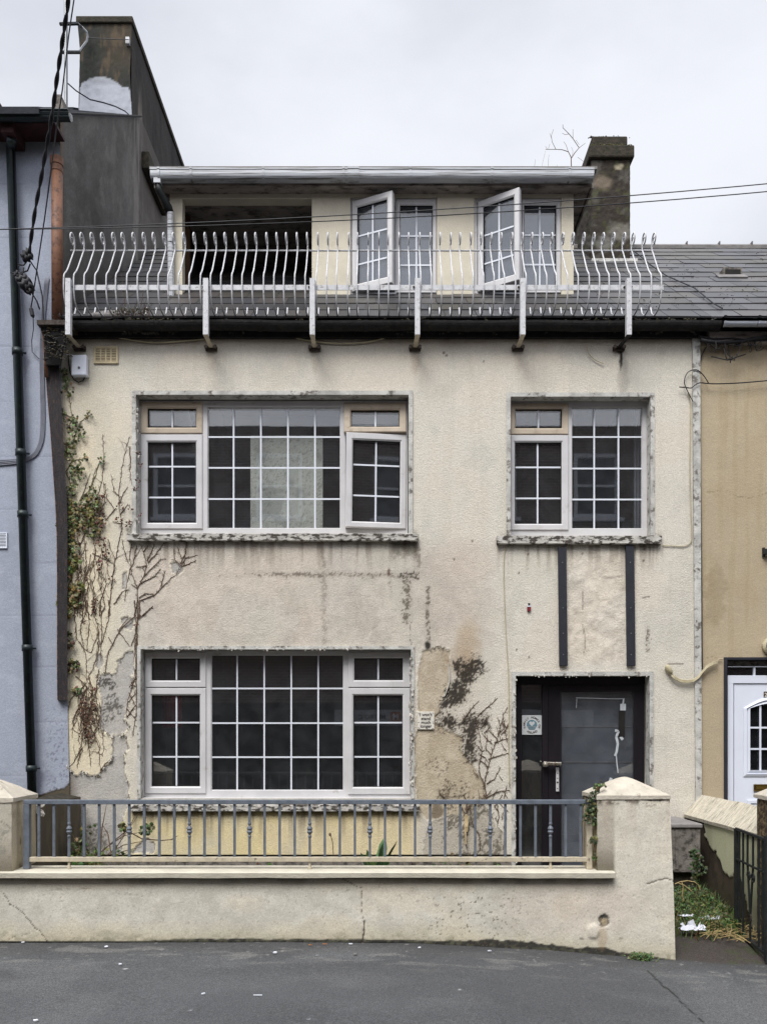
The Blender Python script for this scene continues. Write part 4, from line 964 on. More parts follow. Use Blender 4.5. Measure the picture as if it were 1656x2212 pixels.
def archpts(g, dz):
    n = 12; return [(gx0-g, gzb-g), (gx1+g, gzb-g), (gx1+g, gzt)]+[(gx0-g+(gx1-gx0+2*g)*(1-k/n), gzt+(arch+g+dz)*math.sin(math.pi*k/n)) for k in range(1,n)]+[(gx0-g, gzt)]
leaf = MB(); ztop = Z_(1477,YF)
A = archpts(0, 0); leaf.box(xa, gx0, YF, YF+.04, dr[2], ztop); leaf.box(gx1, xb, YF, YF+.04, dr[2], ztop); leaf.box(gx0, gx1, YF, YF+.04, dr[2], gzb)
top = [(gx1, ztop), (gx0, ztop), (gx0, gzt)]+[(gx0+(gx1-gx0)*k/12, gzt+arch*math.sin(math.pi*k/12)) for k in range(1,12)]+[(gx1, gzt)]
leaf.prism(top[::-1], YF, YF+.04); leaf.build('door_leaf', m_white, fd)
def moulding(mb, g0, g1, y):
    a, b = archpts(g0, 0), archpts(g1, 0); n = len(a)
    for k in range(n):
        j = (k+1) % n
        mb.add([(a[k][0],YF,a[k][1]),(a[j][0],YF,a[j][1]),(b[j][0],YF,b[j][1]),(b[k][0],YF,b[k][1]),
                (a[k][0],YF-y,a[k][1]),(a[j][0],YF-y,a[j][1]),(b[j][0],YF-y*.4,b[j][1]),(b[k][0],YF-y*.4,b[k][1])],
               [(4,5,6,7),(0,1,5,4),(3,7,6,2)])
mb = MB(); moulding(mb, 0, .02, .012); moulding(mb, .035, .062, .018)
bw = .009
for k in (1,2,3): x = gx0+(gx1-gx0)*k/4; mb.box(x-bw, x+bw, YF+.004, YF+.012, gzb, gzt+arch*math.sin(math.pi*k/4))
for k in (1,2,): z = gzb+(gzt+.02-gzb)*k/3; mb.box(gx0, gx1, YF+.005, YF+.013, z-bw, z+bw)
mb.ring(rect(1612,1718,1728,1870,YF), rect(1620,1710,1736,1862,YF), YF-.014, YF, .004); mb.ring(rect(1622,1708,1738,1860,YF), rect(1627,1703,1743,1855,YF), YF-.006, YF, .002)
mb.build('door_moulding', m_white, fd)
mb = MB(); mb.box(gx0, gx1, YF+.02, YF+.03, gzb, gzt+arch); mb.build('pane', m_glass_n, fd)
mb = MB(); r = rect(1626,1706,1694,1709,YF); mb.box(r[0],r[1],YF-.012,YF,r[2],r[3]); mb.build('letterbox', m_gold, fd, bevel=.002)
mb = MB(); mb.box(r[0]+.02,r[1]-.02,YF-.02,YF-.0125,r[2]+.018,r[3]-.018); mb.box(r[0],r[1],YF-.016,YF-.0125,r[3]-.012,r[3]); mb.box(r[0],r[1],YF-.016,YF-.0125,r[2],r[2]+.012); mb.build('letterbox_flap', m_brass, fd)
mb = MB(); r = rect(1648,1664,1494,1506,YF); mb.box(r[0],r[1],YF-.008,YF,r[2],r[3]); mb.build('number_plate', m_gold, fd)
mb = MB(); q = P(1653,1505,YF-.009); text_mb('2', .055, mb, lambda co: (q.x+co.x, q.y-co.z, q.z+co.y), .001); mb.build('door_number', m_tile, fd)
# roof of the ochre house
mb = MB(); slates(mb, 3.185, 8.5, 8, tone=1.05); mb.build('roof', m_slate, och)
rb = MB(); a = [(3.185,YE,zr(YE)-.05),(10,YE,zr(YE)-.05),(10,11.25,zr(11.25)-.05),(3.185,11.25,zr(11.25)-.05)]; rb.hexa([(p_[0],p_[1],p_[2]-.06) for p_ in a], a)
a = [(3.185,11.25,zr(11.25)-.05),(10,11.25,zr(11.25)-.05),(10,15,zr(11.25)-2.9),(3.185,15,zr(11.25)-2.9)]; rb.hexa([(p_[0],p_[1],p_[2]-.06) for p_ in a], a); rb.build('roof_deck', m_dark, och)
mb = MB(); zr_ = zr(11.25)-.01; mb.tube([(3.181,11.25,zr_),(10,11.25,zr_)], .055, 8)
for k in range(14): mb.box(3.3+k*.45, 3.315+k*.45, 11.2, 11.3, zr_+.04, zr_+.075)
mb.build('ridge', m_lead, och)
mb = MB(); ogee(mb, X_(1564,7.72), 10, 7.85, Z_(682,7.72), .085, .13)
for px in (1566,1640,1750): x = X_(px,7.72); ogee(mb, x-.012, x+.012, 7.848, Z_(682,7.72)+.003, .091, .134); mb.build('gutter', m_white, och)
mb = MB(); mb.box(X_(1530,7.9), 10, 7.88, YO-.001, 5.36, 5.50); mb.build('fascia', m_soffit, och)
mb = MB(); q = P(1580,588,0) if False else None
yv = 9.75
def rp(px, py):                     # point of the roof plane seen at survey px,py
    dz = (CY-py)/FP; Y = (ZE-SL*YE-H)/(dz-SL); return Vector(((px-CX)*Y/FP, Y, H+dz*Y))
q = rp(1580,598); mb.box(q.x-.11, q.x+.11, q.y-.02, q.y+.25, q.z-.05, q.z+.10); vt = mb.build('roof_vent', m_concrete, och)
mb = MB(); mb.box(q.x-.09, q.x+.09, q.y-.024, q.y-.0205, q.z, q.z+.075); mb.build('vent_mouth', m_dark, vt)
mb = MB(); q2 = rp(1580,602); a = [q2+Vector((-.17,-.04,-.015)), q2+Vector((.17,-.04,-.015)), q2+Vector((.17,.06,.07)), q2+Vector((-.17,.06,.07))]; mb.hexa(a, [p_+Vector((0,-.006,.012)) for p_ in a]); mb.build('vent_flashing', m_lead, vt)
# moss dots on roofs
ms = MB()
for k in range(170):
    p_ = rp(rnd.uniform(1250,1700), rnd.uniform(540,682)); ms.cur = rnd.choice([srgb(72,66,42), srgb(86,72,50), srgb(56,50,40)]); clump(ms, p_+Vector((0,-.01,.012)), rnd.uniform(.006,.012), 3)
tag(ms.build('roof_moss', m_leaf, och), kind='stuff')

# things fixed on the ochre wall
t = thing('wall_lamp', P(1655,1414,YO), 'round cream bulkhead lamp on the ochre wall above the door', 'wall lamp')
T = Matrix.Translation(P(1662,1396,YO-.001)) @ Matrix.Rotation(R(90),4,'X')
mb = MB(); mb.lathe((0,0,0), [(.085,0),(.085,.03),(.065,.05)], 24, T); mb.build('base', m_cablew, t, smooth=False)
mb = MB(); mb.lathe((0,0,.0501), [(.062,0),(.055,.03),(.03,.05),(.005,.055)], 24, T); mb.build('lens', m_curtain, t, smooth=True)
t = thing('bracket', P(1655,1199,YO), 'small black iron bracket jutting at the right edge of the ochre wall', 'bracket')
mb = MB(); r = rect(1647,1700,1187,1198,YO-.02); mb.box(r[0], r[1], YO-.06, YO-.02, r[2], r[3]); mb.build('arm', m_blackiron, t); mb = MB(); mb.box(r[0]-.002, r[0]+.02, YO-.019, YO-.001, r[2]-.02, r[3]+.02); mb.build('fixing_plate', m_blackiron, t)

# ------------------------------------------------------------------ GARDEN WALL with piers
gw = thing('garden_wall', (0, DW, 0), 'low cream garden wall with coping and pyramid capped piers', 'garden wall')
def paint_low(px, py, pos):
    p = Paint(px, py, srgb(201,197,184)); x, y = px, py; X, Z = pos[...,0], pos[...,2]
    med = fbm(x/30,y/30,111,5); big = fbm(x/120,y/90,112,4); fine = fbm(x/5,y/5,113,3)
    p.mix(ss(.48,.64,big)*.5, srgb(184,179,167)); p.mix(ss(.52,.38,big)*.45, srgb(206,194,174)); p.mix(ss(.5,.68,med)*.28, srgb(160,154,140))
    p.mix(ss(1150,1350,x)*.35, srgb(209,201,185)); p.mix(p.ell(1230,1960,150,60,30)*.25, srgb(200,180,166)); p.mix(ss(1320,1300,y)*0, (1,1,1)); p.c *= (.95+.1*fine)[...,None]
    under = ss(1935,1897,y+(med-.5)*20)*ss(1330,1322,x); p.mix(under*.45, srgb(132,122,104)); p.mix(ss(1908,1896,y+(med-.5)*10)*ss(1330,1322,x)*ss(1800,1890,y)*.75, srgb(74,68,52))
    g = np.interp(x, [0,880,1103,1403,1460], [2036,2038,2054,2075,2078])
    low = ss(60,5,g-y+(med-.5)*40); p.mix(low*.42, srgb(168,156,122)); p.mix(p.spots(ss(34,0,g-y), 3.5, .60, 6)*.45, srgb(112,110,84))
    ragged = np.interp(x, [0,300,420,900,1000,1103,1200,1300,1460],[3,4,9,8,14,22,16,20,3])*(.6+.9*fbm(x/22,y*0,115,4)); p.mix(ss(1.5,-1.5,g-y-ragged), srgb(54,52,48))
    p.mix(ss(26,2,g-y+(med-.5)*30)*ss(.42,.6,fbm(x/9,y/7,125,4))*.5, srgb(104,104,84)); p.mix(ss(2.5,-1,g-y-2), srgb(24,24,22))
    # pitting
    sp_ = ss(.76,.80,fbm(x/3.2,y/3.2,116,2)); p.mix(sp_*ss(880,960,x)*ss(1180,1080,x)*ss(1910,1940,y)*.8, srgb(84,72,58)); p.mix(ss(.80,.84,fbm(x/3,y/3,117,2))*.4, srgb(110,102,88))
    # cracks
    for pts, w, k in (([(0,1922),(14,1938),(22,1952),(50,1972),(75,2004),(90,2014),(102,2034)],.9,.9), ([(0,2041),(30,2024),(74,2014)],.7,.5), ([(727,1896),(745,1900),(765,1912),(782,1918),(780,1960),(786,1995),(784,2010)],.8,.85), ([(786,1990),(786,2012),(781,2040)],1.7,.95),
                      ([(1398,1910),(1420,1902),(1437,1897),(1458,1903)],1.4,.85), ([(1340,1938),(1370,1935),(1394,1933)],.5,.4), ([(1395,1742),(1430,1748),(1447,1765)],.5,.3), ([(110,1923),(195,1920)],.6,.25), ([(250,1932),(340,1937)],.6,.2)):
        m = p.line(pts, w, 2.2, 8); p.mix(m*k, srgb(58,48,38)); p.d -= m*.004
    # blown patch and its dark mortar
    m = p.ell(1304,1989,11,13,4,6,2,.15); p.mix(m, srgb(84,82,76)); p.mix(ss(.1,.5,m)*ss(.9,.5,m)*.6, srgb(40,34,28)); p.d -= m*.012
    p.mix(p.ell(1300,2025,12,26,5)*.4, srgb(150,124,86)); p.d += p.ell(1280,2012,13,14,3)*.012
    p.mix(p.ell(1255,2028,5,3,2)*.6, srgb(80,70,58)); p.mix(p.ell(1340,2028,5,3,2)*.5, srgb(90,80,66)); p.mix(p.ell(235,2020,28,10,6)*.4, srgb(130,130,116))
    # dirt under the cap
    p.mix(ss(12,0,abs(y-1732-(med-.5)*4))*ss(1286,1291,x)*ss(.50,.62,fbm(x/10,y/8,118))*.85, srgb(66,58,50)); p.mix(ss(.55,.68,fbm(x/12,y/90,119,4))*ss(1290,1300,x)*ss(1900,1740,y)*.25, srgb(170,150,136))
    p.c *= (1+(p.r-.5)*.08)[...,None]
    # left pier mould
    p.mix(p.spots(ss(30,10,x)*ss(1770,1800,y)*ss(1880,1840,y), 9, .5, 7)*.5, srgb(120,120,112)); p.mix(p.line([(0,1775),(14,1779),(24,1790)], .8, 2, 6)*.6, srgb(90,84,74))
    p.d += (med-.5)*.006
    return p
zc0 = Z_(1896,DW)
xp0, xp1 = X_(1289,DW), X_(1446,DW)
def curved_base(obj): pass
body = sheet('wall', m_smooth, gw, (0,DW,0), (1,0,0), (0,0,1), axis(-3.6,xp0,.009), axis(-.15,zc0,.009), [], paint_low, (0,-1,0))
mb = MB(); mb.box(-5.5, xp0, DW+.012, DW+.18, -.4, zc0); mb.box(-5.5, -3.601, DW, DW+.011, -.4, zc0); m_gw = M('cream_wall_render', srgb(188,178,158), .9, 5, .12, 60, .5, c2=srgb(120,112,98), thr=.38, soft=.1); mb.build('wall_core', m_gw, gw)
# coping
mb = MB(); zt_, zb_ = Z_(1883,5.85), Z_(1896,5.85); n = 60; x0_, x1_ = -5.5, X_(1327,5.85)
for k in range(n):
    a, b = x0_+(x1_-x0_)*k/n, x0_+(x1_-x0_)*(k+1)/n; j = lambda x: (fbm(np.array(x*3.1),np.array(1.0),5)-.5)*.012
    ja, jb = float(j(a)), float(j(b))
    mb.add([(a,5.84,zb_+ja),(b,5.84,zb_+jb),(b,5.836,zt_-.008+jb*.3),(a,5.836,zt_-.008+ja*.3),(a,5.848,zt_),(b,5.848,zt_),(b,6.09,zt_+.006),(a,6.09,zt_+.006),(a,6.09,zb_),(b,6.09,zb_)],
           [(0,1,2,3),(3,2,5,4),(4,5,6,7),(7,6,9,8),(0,8,9,1)])
mb.add([(x1_,5.84,zb_),(x1_,5.836,zt_-.008),(x1_,5.848,zt_),(x1_,6.09,zt_+.006),(x1_,6.09,zb_)], [(0,4,3,2,1)])
m_cope = M('cream_coping_paint', srgb(186,180,164), .8, 7, .1, 60, .4, c2=srgb(96,88,74), thr=.30, soft=.05); mb.build('coping', m_cope, gw)
# piers
def shear_pier(GU, GV):
    t = (GU-xp0)/(xp1-xp0); return GU + t*np.interp(GV, [-.15,.3,1.07],[.042,.03,0])
zcap = Z_(1727,DW)
pr = sheet('pier', m_smooth, gw, (0,DW,0), (1,0,0), (0,0,1), axis(xp0,xp1,.009), axis(-.15,zcap,.009), [], paint_low, (0,-1,0), shear=shear_pier)
mb = MB(); a = [(xp0,DW+.012,-.4),(xp1+.04,DW+.012,-.4),(xp1+.04,DW+.42,-.4),(xp0,DW+.42,-.4)]; b = [(xp0,DW+.012,zcap),(xp1-.002,DW+.012,zcap),(xp1-.002,DW+.42,zcap),(xp0,DW+.42,zcap)]
mb.hexa(a, b); m_side = M('dirty_pier_side', srgb(150,136,112), .9, 12, .25, 60, .5, stretch=(1,1,.3), c2=srgb(66,58,46), thr=.46, soft=.06); mb.build('pier_core', m_side, pr)
def pyramid(x0, x1, y0, y1, z0, h, mat, parent, seed):
    m = MB(); rn = random.Random(seed); nseg = 7
    c = Vector(((x0+x1)/2, (y0+y1)/2, z0+h)); lip = .028
    rings = []
    for t, zz in ((0,0),(0,lip),(.02,lip+.004)):
        pts = []
        for (ax, ay, bx, by) in ((x0,y0,x1,y0),(x1,y0,x1,y1),(x1,y1,x0,y1),(x0,y1,x0,y0)):
            for k in range(nseg):
                u_ = k/nseg; x = ax+(bx-ax)*u_; y = ay+(by-ay)*u_
                q = Vector((x, y, z0+zz+(rn.uniform(-.005,.005) if zz == 0 else rn.uniform(-.002,.002)))); q.x += (c.x-q.x)*t; q.y += (c.y-q.y)*t; pts.append(q)
        rings.append(pts)
    for t in (.2,.4,.6,.8,.93):
        pts = []
        for i in range(4*nseg):
            q = rings[2][i].lerp(c, t); q.z += math.sin(t*math.pi)*.006+rn.uniform(-.003,.003)-(.02*max(0,t-.85)*2); pts.append(q)
        rings.append(pts)
    vs = [q for r_ in rings for q in r_]+[c-Vector((0,0,.006))]; m_ = 4*nseg; fs = []
    for k in range(len(rings)-1):
        for j in range(m_): fs.append((k*m_+j, k*m_+(j+1)%m_, (k+1)*m_+(j+1)%m_, (k+1)*m_+j))
    for j in range(m_): fs.append(((len(rings)-1)*m_+j, (len(rings)-1)*m_+(j+1)%m_, len(vs)-1))
    fs.append(tuple(range(m_-1,-1,-1))); m.add(vs, fs); return m.build('cap', mat, parent)
m_cap = M('worn_cap_paint', srgb(178,170,156), .85, 9, .12, 50, .5, c2=srgb(118,108,94), thr=.36, soft=.08)
pyramid(X_(1287,DW), X_(1447,DW), DW-.006, DW+.425, zcap, Z_(1676,DW+.21)-zcap, m_cap, pr, 3)
# left pier stands on the coping
lp0, lp1 = -3.17, -2.68
pl_ = sheet('pier', m_smooth, gw, (0,5.862,0), (1,0,0), (0,0,1), axis(lp0,lp1,.009), axis(zt_,1.055,.009), [], paint_low, (0,-1,0))
def paint_ps(px, py, pos):
    p = Paint(px, py, srgb(192,180,156)); Yy, Z = pos[...,1], pos[...,2]
    p.mix(ss(.05,.0,abs(Yy-6.01))*ss(.5,.6,fbm(Yy*9,Z*4,120))*.9, srgb(74,62,44)); p.mix(ss(.5,.65,fbm(Yy*8,Z*6,121,4))*.4, srgb(140,128,104)); p.mix(ss(.65,.55,Z)*.4, srgb(96,92,70)); p.d = (fbm(Yy*8,Z*8,122)-.5)*.012; return p
sheet('pier_side', m_smooth, pl_, (lp1,0,0), (0,1,0), (0,0,1), axis(5.862,6.27,.012), axis(zt_,1.055,.012), [], paint_ps, (1,0,0))
mb = MB(); mb.box(lp0, lp1-.01, 5.874, 6.27, zt_, 1.05); mb.build('pier_core', m_side, pl_)
pyramid(lp0-.01, lp1+.014, 5.855, 6.28, 1.056, .17, m_cap, pl_, 5)
fl = MB(); rnd = random.Random(31)
for k in range(16): q = P(80+rnd.uniform(-6,20), 1738+rnd.uniform(-8,22), 6.28); curl(fl, q.x, q.z, rnd.uniform(.012,.03), 6.27)
tag(fl.build('loose_paint', m_flake, gw), kind='stuff')

# ------------------------------------------------------------------ GARDEN RAILING
YR = 5.955
gr_ = thing('garden_railing', (X_(670,YR), YR, zt_), 'grey steel railing with knuckled bars on the low cream wall', 'railing')
x0_, x1_ = X_(53,YR), X_(1287,YR)
mb = MB(); mb.box(x0_, x1_, YR-.02, YR+.02, Z_(1737,YR), Z_(1727.5,YR)); mb.build('top_rail', m_greyiron, gr_, bevel=.003)
mb = MB(); mb.box(X_(66,YR), x1_-.05, YR-.018, YR+.018, Z_(1861,YR), Z_(1851,YR)); mb.build('bottom_rail', m_creamiron, gr_, bevel=.003)
mb = MB(); mb.box(x0_, X_(66,YR), YR-.022, YR+.022, zt_+.004, Z_(1737.5,YR)); mb.build('post', m_greyiron, gr_, bevel=.003)
mb = MB(); mb.box(X_(1265,YR), X_(1277,YR), YR-.022, YR+.022, zt_+.004, Z_(1737.5,YR)); mb.build('post', m_creamiron, gr_, bevel=.003)
rtop, rbot = Z_(1737,YR), Z_(1851,YR); b0 = X_(85,YR); sp_b = (X_(1253,YR)-b0)/36
mb = MB(); w = .0085; mb.box(b0-w, b0+w, YR-w, YR+w, rbot, rtop); plain = mb.build('baluster', m_greyiron, gr_)
zk = Z_(1793,YR); mb = MB(); xk = b0
mb.box(xk-w, xk+w, YR-w, YR+w, zk+.052, rtop); mb.box(xk-w, xk+w, YR-w, YR+w, rbot, zk-.052)
mb.lathe((xk,YR,zk), [(.009,-.06),(.013,-.05),(.013,-.042),(.0085,-.034),(.016,-.022),(.0215,-.012),(.016,-.002),(.0165,.002),(.0215,.012),(.016,.022),(.0085,.034),(.013,.042),(.013,.05),(.009,.06)], 12)
knob = mb.build('baluster', m_greyiron, gr_); used = [False, False]
for k in range(37):
    isk = (k % 4 == 2); src = knob if isk else plain
    if not used[isk]: src.location = Vector((sp_b*k,0,0)); base_ = src; used[isk] = True
    else: c = src.copy(); COL.objects.link(c); c.parent = gr_; c.location = Vector((sp_b*k,0,0))
for k in (2, 18, 34):
    mb = MB(); x = b0+sp_b*k; mb.box(x-.007, x+.007, YR-.008, YR+.008, zt_+.004, Z_(1861,YR)); mb.lathe((x,YR,zt_+.004), [(.016,0),(.012,.02),(.007,.035)], 8); mb.build('foot', m_creamiron, gr_)

# ------------------------------------------------------------------ BALCONY RAILING
bal = thing('balcony_railing', (X_(780,7.7), 7.7, Z_(730,7.7)), 'white curved iron balcony railing with scroll topped bars below the dormer', 'railing')
Yt, Ym = 7.95, 7.68
zR = Z_(540,Yt)
mb = MB(); mb.tube([(X_(152,Yt), Yt+.012, zR), (X_(1412,Yt), Yt+.012, zR)], .0075, 6); mb.build('top_rail', m_whiteiron, bal)
mb = MB(); zm = Z_(619.5,Ym); mb.box(X_(152,7.7), X_(1431,7.7), 7.690, 7.698, zm-.024, zm+.024); mb.build('middle_rail', m_whiteiron, bal)
def bar_points():
    pts = []
    # scroll toward the street: inner curl to ring to stem
    cy, cz = Yt-.056, zR+.066; R_ = .056
    for k in range(30):
        a = math.pi*2.6*(1-k/29)
        t = k/29; r_ = R_*(.30+.70*min(1,t*1.6))
        pts.append((cy + r_*math.cos(a), cz + r_*math.sin(a)*1.05))
    zmid = Z_(595,Ym); zl = Z_(627,Ym)
    P_ = [(Yt,cz),(Yt,zR),(Yt-.03,zR-.045),(Ym+.09,zmid+.11),(Ym+.02,zmid+.03),(Ym,zmid-.02),(Ym,zl-.0),(Ym+.03,zl-.09),(Ym+.09,Z_(672,7.8)),(7.87,Z_(680.5,7.87)),(7.93,Z_(680,7.93)),(7.965,Z_(675,7.965)),(7.985,Z_(665,7.985))]
    # catmull
    out = []
    for i in range(1, len(P_)-2):
        p0,p1,p2,p3 = [np.array(P_[j]) for j in (i-1,i,i+1,i+2)]
        for k in range(5):
            t = k/5; out.append(tuple(.5*((2*p1)+(-p0+p2)*t+(2*p0-5*p1+4*p2-p3)*t*t+(-p0+3*p1-3*p2+p3)*t**3)))
    out.append(P_[-1]); return pts+out
bp = bar_points(); xb0 = X_(154.6+7,Yt); spb = (X_(1408,Yt)-xb0)/57
mb = MB(); mb.tube([(xb0, y, z) for y, z in bp], .0072, 6); bar = mb.build('bar', m_whiteiron, bal, smooth=True)
for k in range(1, 58):
    c = bar.copy(); COL.objects.link(c); c.parent = bal; c.location = Vector((spb*k+random.uniform(-.0075,.0075),0,0)); c.rotation_euler = (0,0,0)
for i, (pt, cl_) in enumerate(((152,172),(447,456),(675.4,679.5),(900.8,896),(1126.5,1118),(1354,1336))):
    x = X_(pt,7.7); mb = MB(); zt2 = Z_(608,7.7); zb2 = Z_(729,7.7)
    mb.box(x-.024, x+.024, 7.64, 7.689, zb2, zt2); xc = X_(cl_,DH-.03); zc = Z_(751,DH-.03)
    sb = mb.build('support_bracket', m_whiteiron, bal)
    mb = MB(); mb.hexa([(x-.022,7.645,zb2-.001),(x+.022,7.645,zb2-.001),(x+.022,7.685,zb2-.001),(x-.022,7.685,zb2-.001)], [(xc-.02,DH-.06,zc),(xc+.02,DH-.06,zc),(xc+.02,DH-.02,zc),(xc-.02,DH-.02,zc)])
    mb.build('foot', m_creamiron if i < 5 else m_moss, sb)
    mb = MB(); mb.box(xc-.055, xc+.055, DH-.03, DH-.002, zc-.025, zc+.018); mb.tube([(xc-.045,DH-.06,zc),(xc-.045,DH-.02,zc)], .018, 8); mb.tube([(xc+.045,DH-.06,zc),(xc+.045,DH-.02,zc)], .018, 8); mb.build('wall_clamp', m_rust, sb)
    for sx in (-.034,.034): mb = MB(); mb.tube([(x+sx,7.675,zm),(x+sx,7.689,zm)], .009, 6); mb.build('bolt', m_rust, sb)

# ------------------------------------------------------------------ things on the front
# alarm box
t = thing('alarm_box', P(171,812,DH), 'white plastic alarm box with a loop of wire under the gutter', 'alarm box')
mb = MB(); r = rect(155,188,767,812,DH-.06); mb.box(r[0],r[1],DH-.075,DH-.004,r[2],r[3]); mb.build('cover', m_white, t, bevel=.012)
mb = MB(); mb.tube([P(171,794,DH-.076),P(171,794,DH-.082)], .012, 10); mb.build('screw', m_mast, t)
mb = MB(); mb.tube([P(a,b,DH-.02) for a,b in ((148,765),(149,785),(152,805),(160,820),(170,826),(180,822),(186,810))], .006, 6); mb.build('wire', m_cableb, t)
# battens
for i, (a, b, c, d, lab) in enumerate(((1205,1222.5,1182,1438,'long black timber batten screwed above the door, nearer the middle'),(1351,1369,1178,1438,'long black timber batten screwed above the door, nearer the corner'))):
    t = thing('batten', P((a+b)/2+2,d,DH), lab, 'batten', 'black battens above the front door')
    s = 2.5; mb = MB(); y0 = DH-.035
    top_ = [P(a,c,y0),P(b,c,y0)]; bot = [P(a+s+.5,d,y0),P(b+s+.5,d,y0)]; f_ = [bot[0],bot[1],top_[1],top_[0]]
    mb.hexa(f_, [q+Vector((0,.03,0)) for q in f_]); mb.build('board', m_batten, t, bevel=.002)
    for y in (1215,1313,1368,1414): mb = MB(); u_ = (y-c)/(d-c); q = P((a+b)/2+s*u_, y, y0); mb.tube([q+Vector((0,-.004,0)), q], .006, 8); mb.build('screw', m_mast, t)
# cream cable end and its cables
def cable(name, pts, Y, r, mat, label, cat='cable', sag=None, group=None):
    m = MB(); pp = []
    pts = [p_ if len(p_) == 3 else (*p_, Y) for p_ in pts]
    for i in range(len(pts)-1):
        p0,p1,p2,p3 = [np.array(pts[min(max(j,0),len(pts)-1)]) for j in (i-1,i,i+1,i+2)]
        for k in range(5):
            t = k/5; pp.append(.5*((2*p1)+(-p0+p2)*t+(2*p0-5*p1+4*p2-p3)*t*t+(-p0+3*p1-3*p2+p3)*t**3))
    pp.append(np.array(pts[-1])); m.tube([P(*q) for q in pp], r, 6); o = m.build(name, mat, None, smooth=True); return tag(o, label, cat, group)
t = thing('cable_joint', P(1445,1480,DH), 'fat cream cable end clipped to the wall right of the door', 'cable joint')
mb = MB(); a_, b_ = P(1438,1437,DH-.03), P(1449,1455,DH-.03); mb.tube([a_, a_.lerp(b_,.15), a_.lerp(b_,.85), b_], [.012,.026,.026,.014], 10); mb.build('sleeve', m_cablew, t, smooth=True)
for o_ in (0, 3, 6):
    mb = MB(); mb.tube([P(a,b+o_*.8,DH-.022-o_*.003) for a,b in ((1449,1455),(1456,1462),(1468,1468),(1482,1470),(1497,1468),(1508,1460),(1516,1449),(1526,1438),(1540,1430),(1550,1428))], .006, 6); mb.build('wire', m_cablew, t, smooth=True)
cable('cable', [(1516,1452),(1515,1400),(1514.5,1330),(1514,1250),(1513,1150),(1511.5,1000),(1511,870),(1510,800),(1514,770),(1524,750)], DH-.015, .006, m_cableb, 'black cable running down the joint of cream and ochre houses')
cable('cable', [(1550,1428),(1552,1424),(1560,1423)], DH-.015, .006, m_cablew, 'short cream cable stub ending at the white door surround')
cable('cable', [(1466,836),(1480,837),(1492,838),(1500,832),(1511,827),(1540,829),(1600,827),(1700,818)], DH-.04, .0055, m_cableb, 'taut dark wire crossing the ochre wall to the flaking corner strip')
cable('cable', [(1496,868),(1484,845),(1477,825),(1483,806),(1496,799),(1508,801),(1520,813),(1530,829)], DH-.03, .0045, m_cableb, 'looped thin dark wire around the flaking corner strip')
cable('cable', [(1484,850),(1490,870),(1490,940),(1489,1020),(1491,1100),(1493,1150),(1492,1169),(1484,1177),(1474,1180),(1450,1179),(1430,1178)], DH-.01, .0045, m_cablew, 'thin cream wire down the wall right of the upper small window')
cable('cable', [(1100,1179),(1092,1186),(1088,1200),(1087.5,1250),(1089,1300),(1091,1350),(1094,1400),(1097,1450),(1099,1530),(1098,1600),(1100,1700)], DH-.01, .0042, m_cablew, 'thin pinkish wire hanging from the small window sill beside the door')
cable('cable', [(225,726),(270,732),(330,740),(390,737),(440,732),(490,721)], DH-.02, .006, m_cablew, 'cream cable sagging under the gutter at left')
cable('cable', [(560,722),(620,727),(680,738),(740,742),(800,738),(850,724)], DH-.02, .006, m_cablew, 'cream cable sagging under the gutter in the middle')
cable('cable', [(1268,740),(1268,756),(1276,770),(1290,780),(1303,785)], DH-.02, .004, m_cablew, 'thin curled pale wire below the gutter at right')
# tangle of black cables under the white gutter
t = thing('cable_tangle', P(1585,790,DH-.1), 'tangle of black cables hanging under the white gutter', 'cables')
rn = random.Random(4)
mb = MB()
mb.tube([P(a,b,DH-.09) for a,b in ((1512,734),(1530,738),(1560,740),(1600,738),(1640,730),(1700,724))], .018, 8); mb.tube([P(a,b,DH-.07) for a,b in ((1508,726),(1540,733),(1580,732),(1620,736),(1700,736))], .012, 8); mb.build('trunk_cable', m_cableb, t, smooth=True)
for k in range(17):
    x0 = rn.uniform(1514,1640); w_ = rn.uniform(-26,44); dp = rn.choice([8,12,16,24,34,46])*rn.uniform(.8,1.2); sk = rn.uniform(-.5,.5); ph = rn.uniform(0,6); mb = MB(); yb = DH-.06-rn.uniform(0,.06)
    pts = [P(x0+w_*(u_+sk*u_*(1-u_))+2.5*math.sin(u_*7+ph), 737+dp*math.sin(math.pi*min(1,u_*1.05))**.8, yb) for u_ in [j/12 for j in range(13)]]
    mb.tube(pts[:rn.choice([8,10,13,13])], rn.choice([.003,.0035,.005]), 6); mb.build('wire', m_cableb, t, smooth=True)
mb = MB(); mb.tube([P(1562,752,DH-.1),P(1568,775,DH-.1),P(1585,778,DH-.1),(P(1590,765,DH-.1))], .005, 6); mb.tube([P(1535,770,DH-.08),P(1570,778,DH-.1),P(1610,765,DH-.08)], .005, 6); mb.build('wire', m_cableb, t, smooth=True)
# grey cables on the blue wall
for k in range(4):
    o_ = k*2.6
    cable('cable', [(98+o_,600),(90+o_*.8,700),(87+o_,777),(88+o_,840),(89+o_,905),(86+o_,950),(76+o_*.6,975+o_*.8),(60,988+o_*.9),(40,992+o_*1.1),(0,994+o_*1.4),(-40,995+o_*1.5)], YB-.01, .0055, m_cableg,
          ['innermost','second','third','outermost'][k]+' of four grey cables curving across the blue wall', 'cable', group='grey cables on the blue wall')
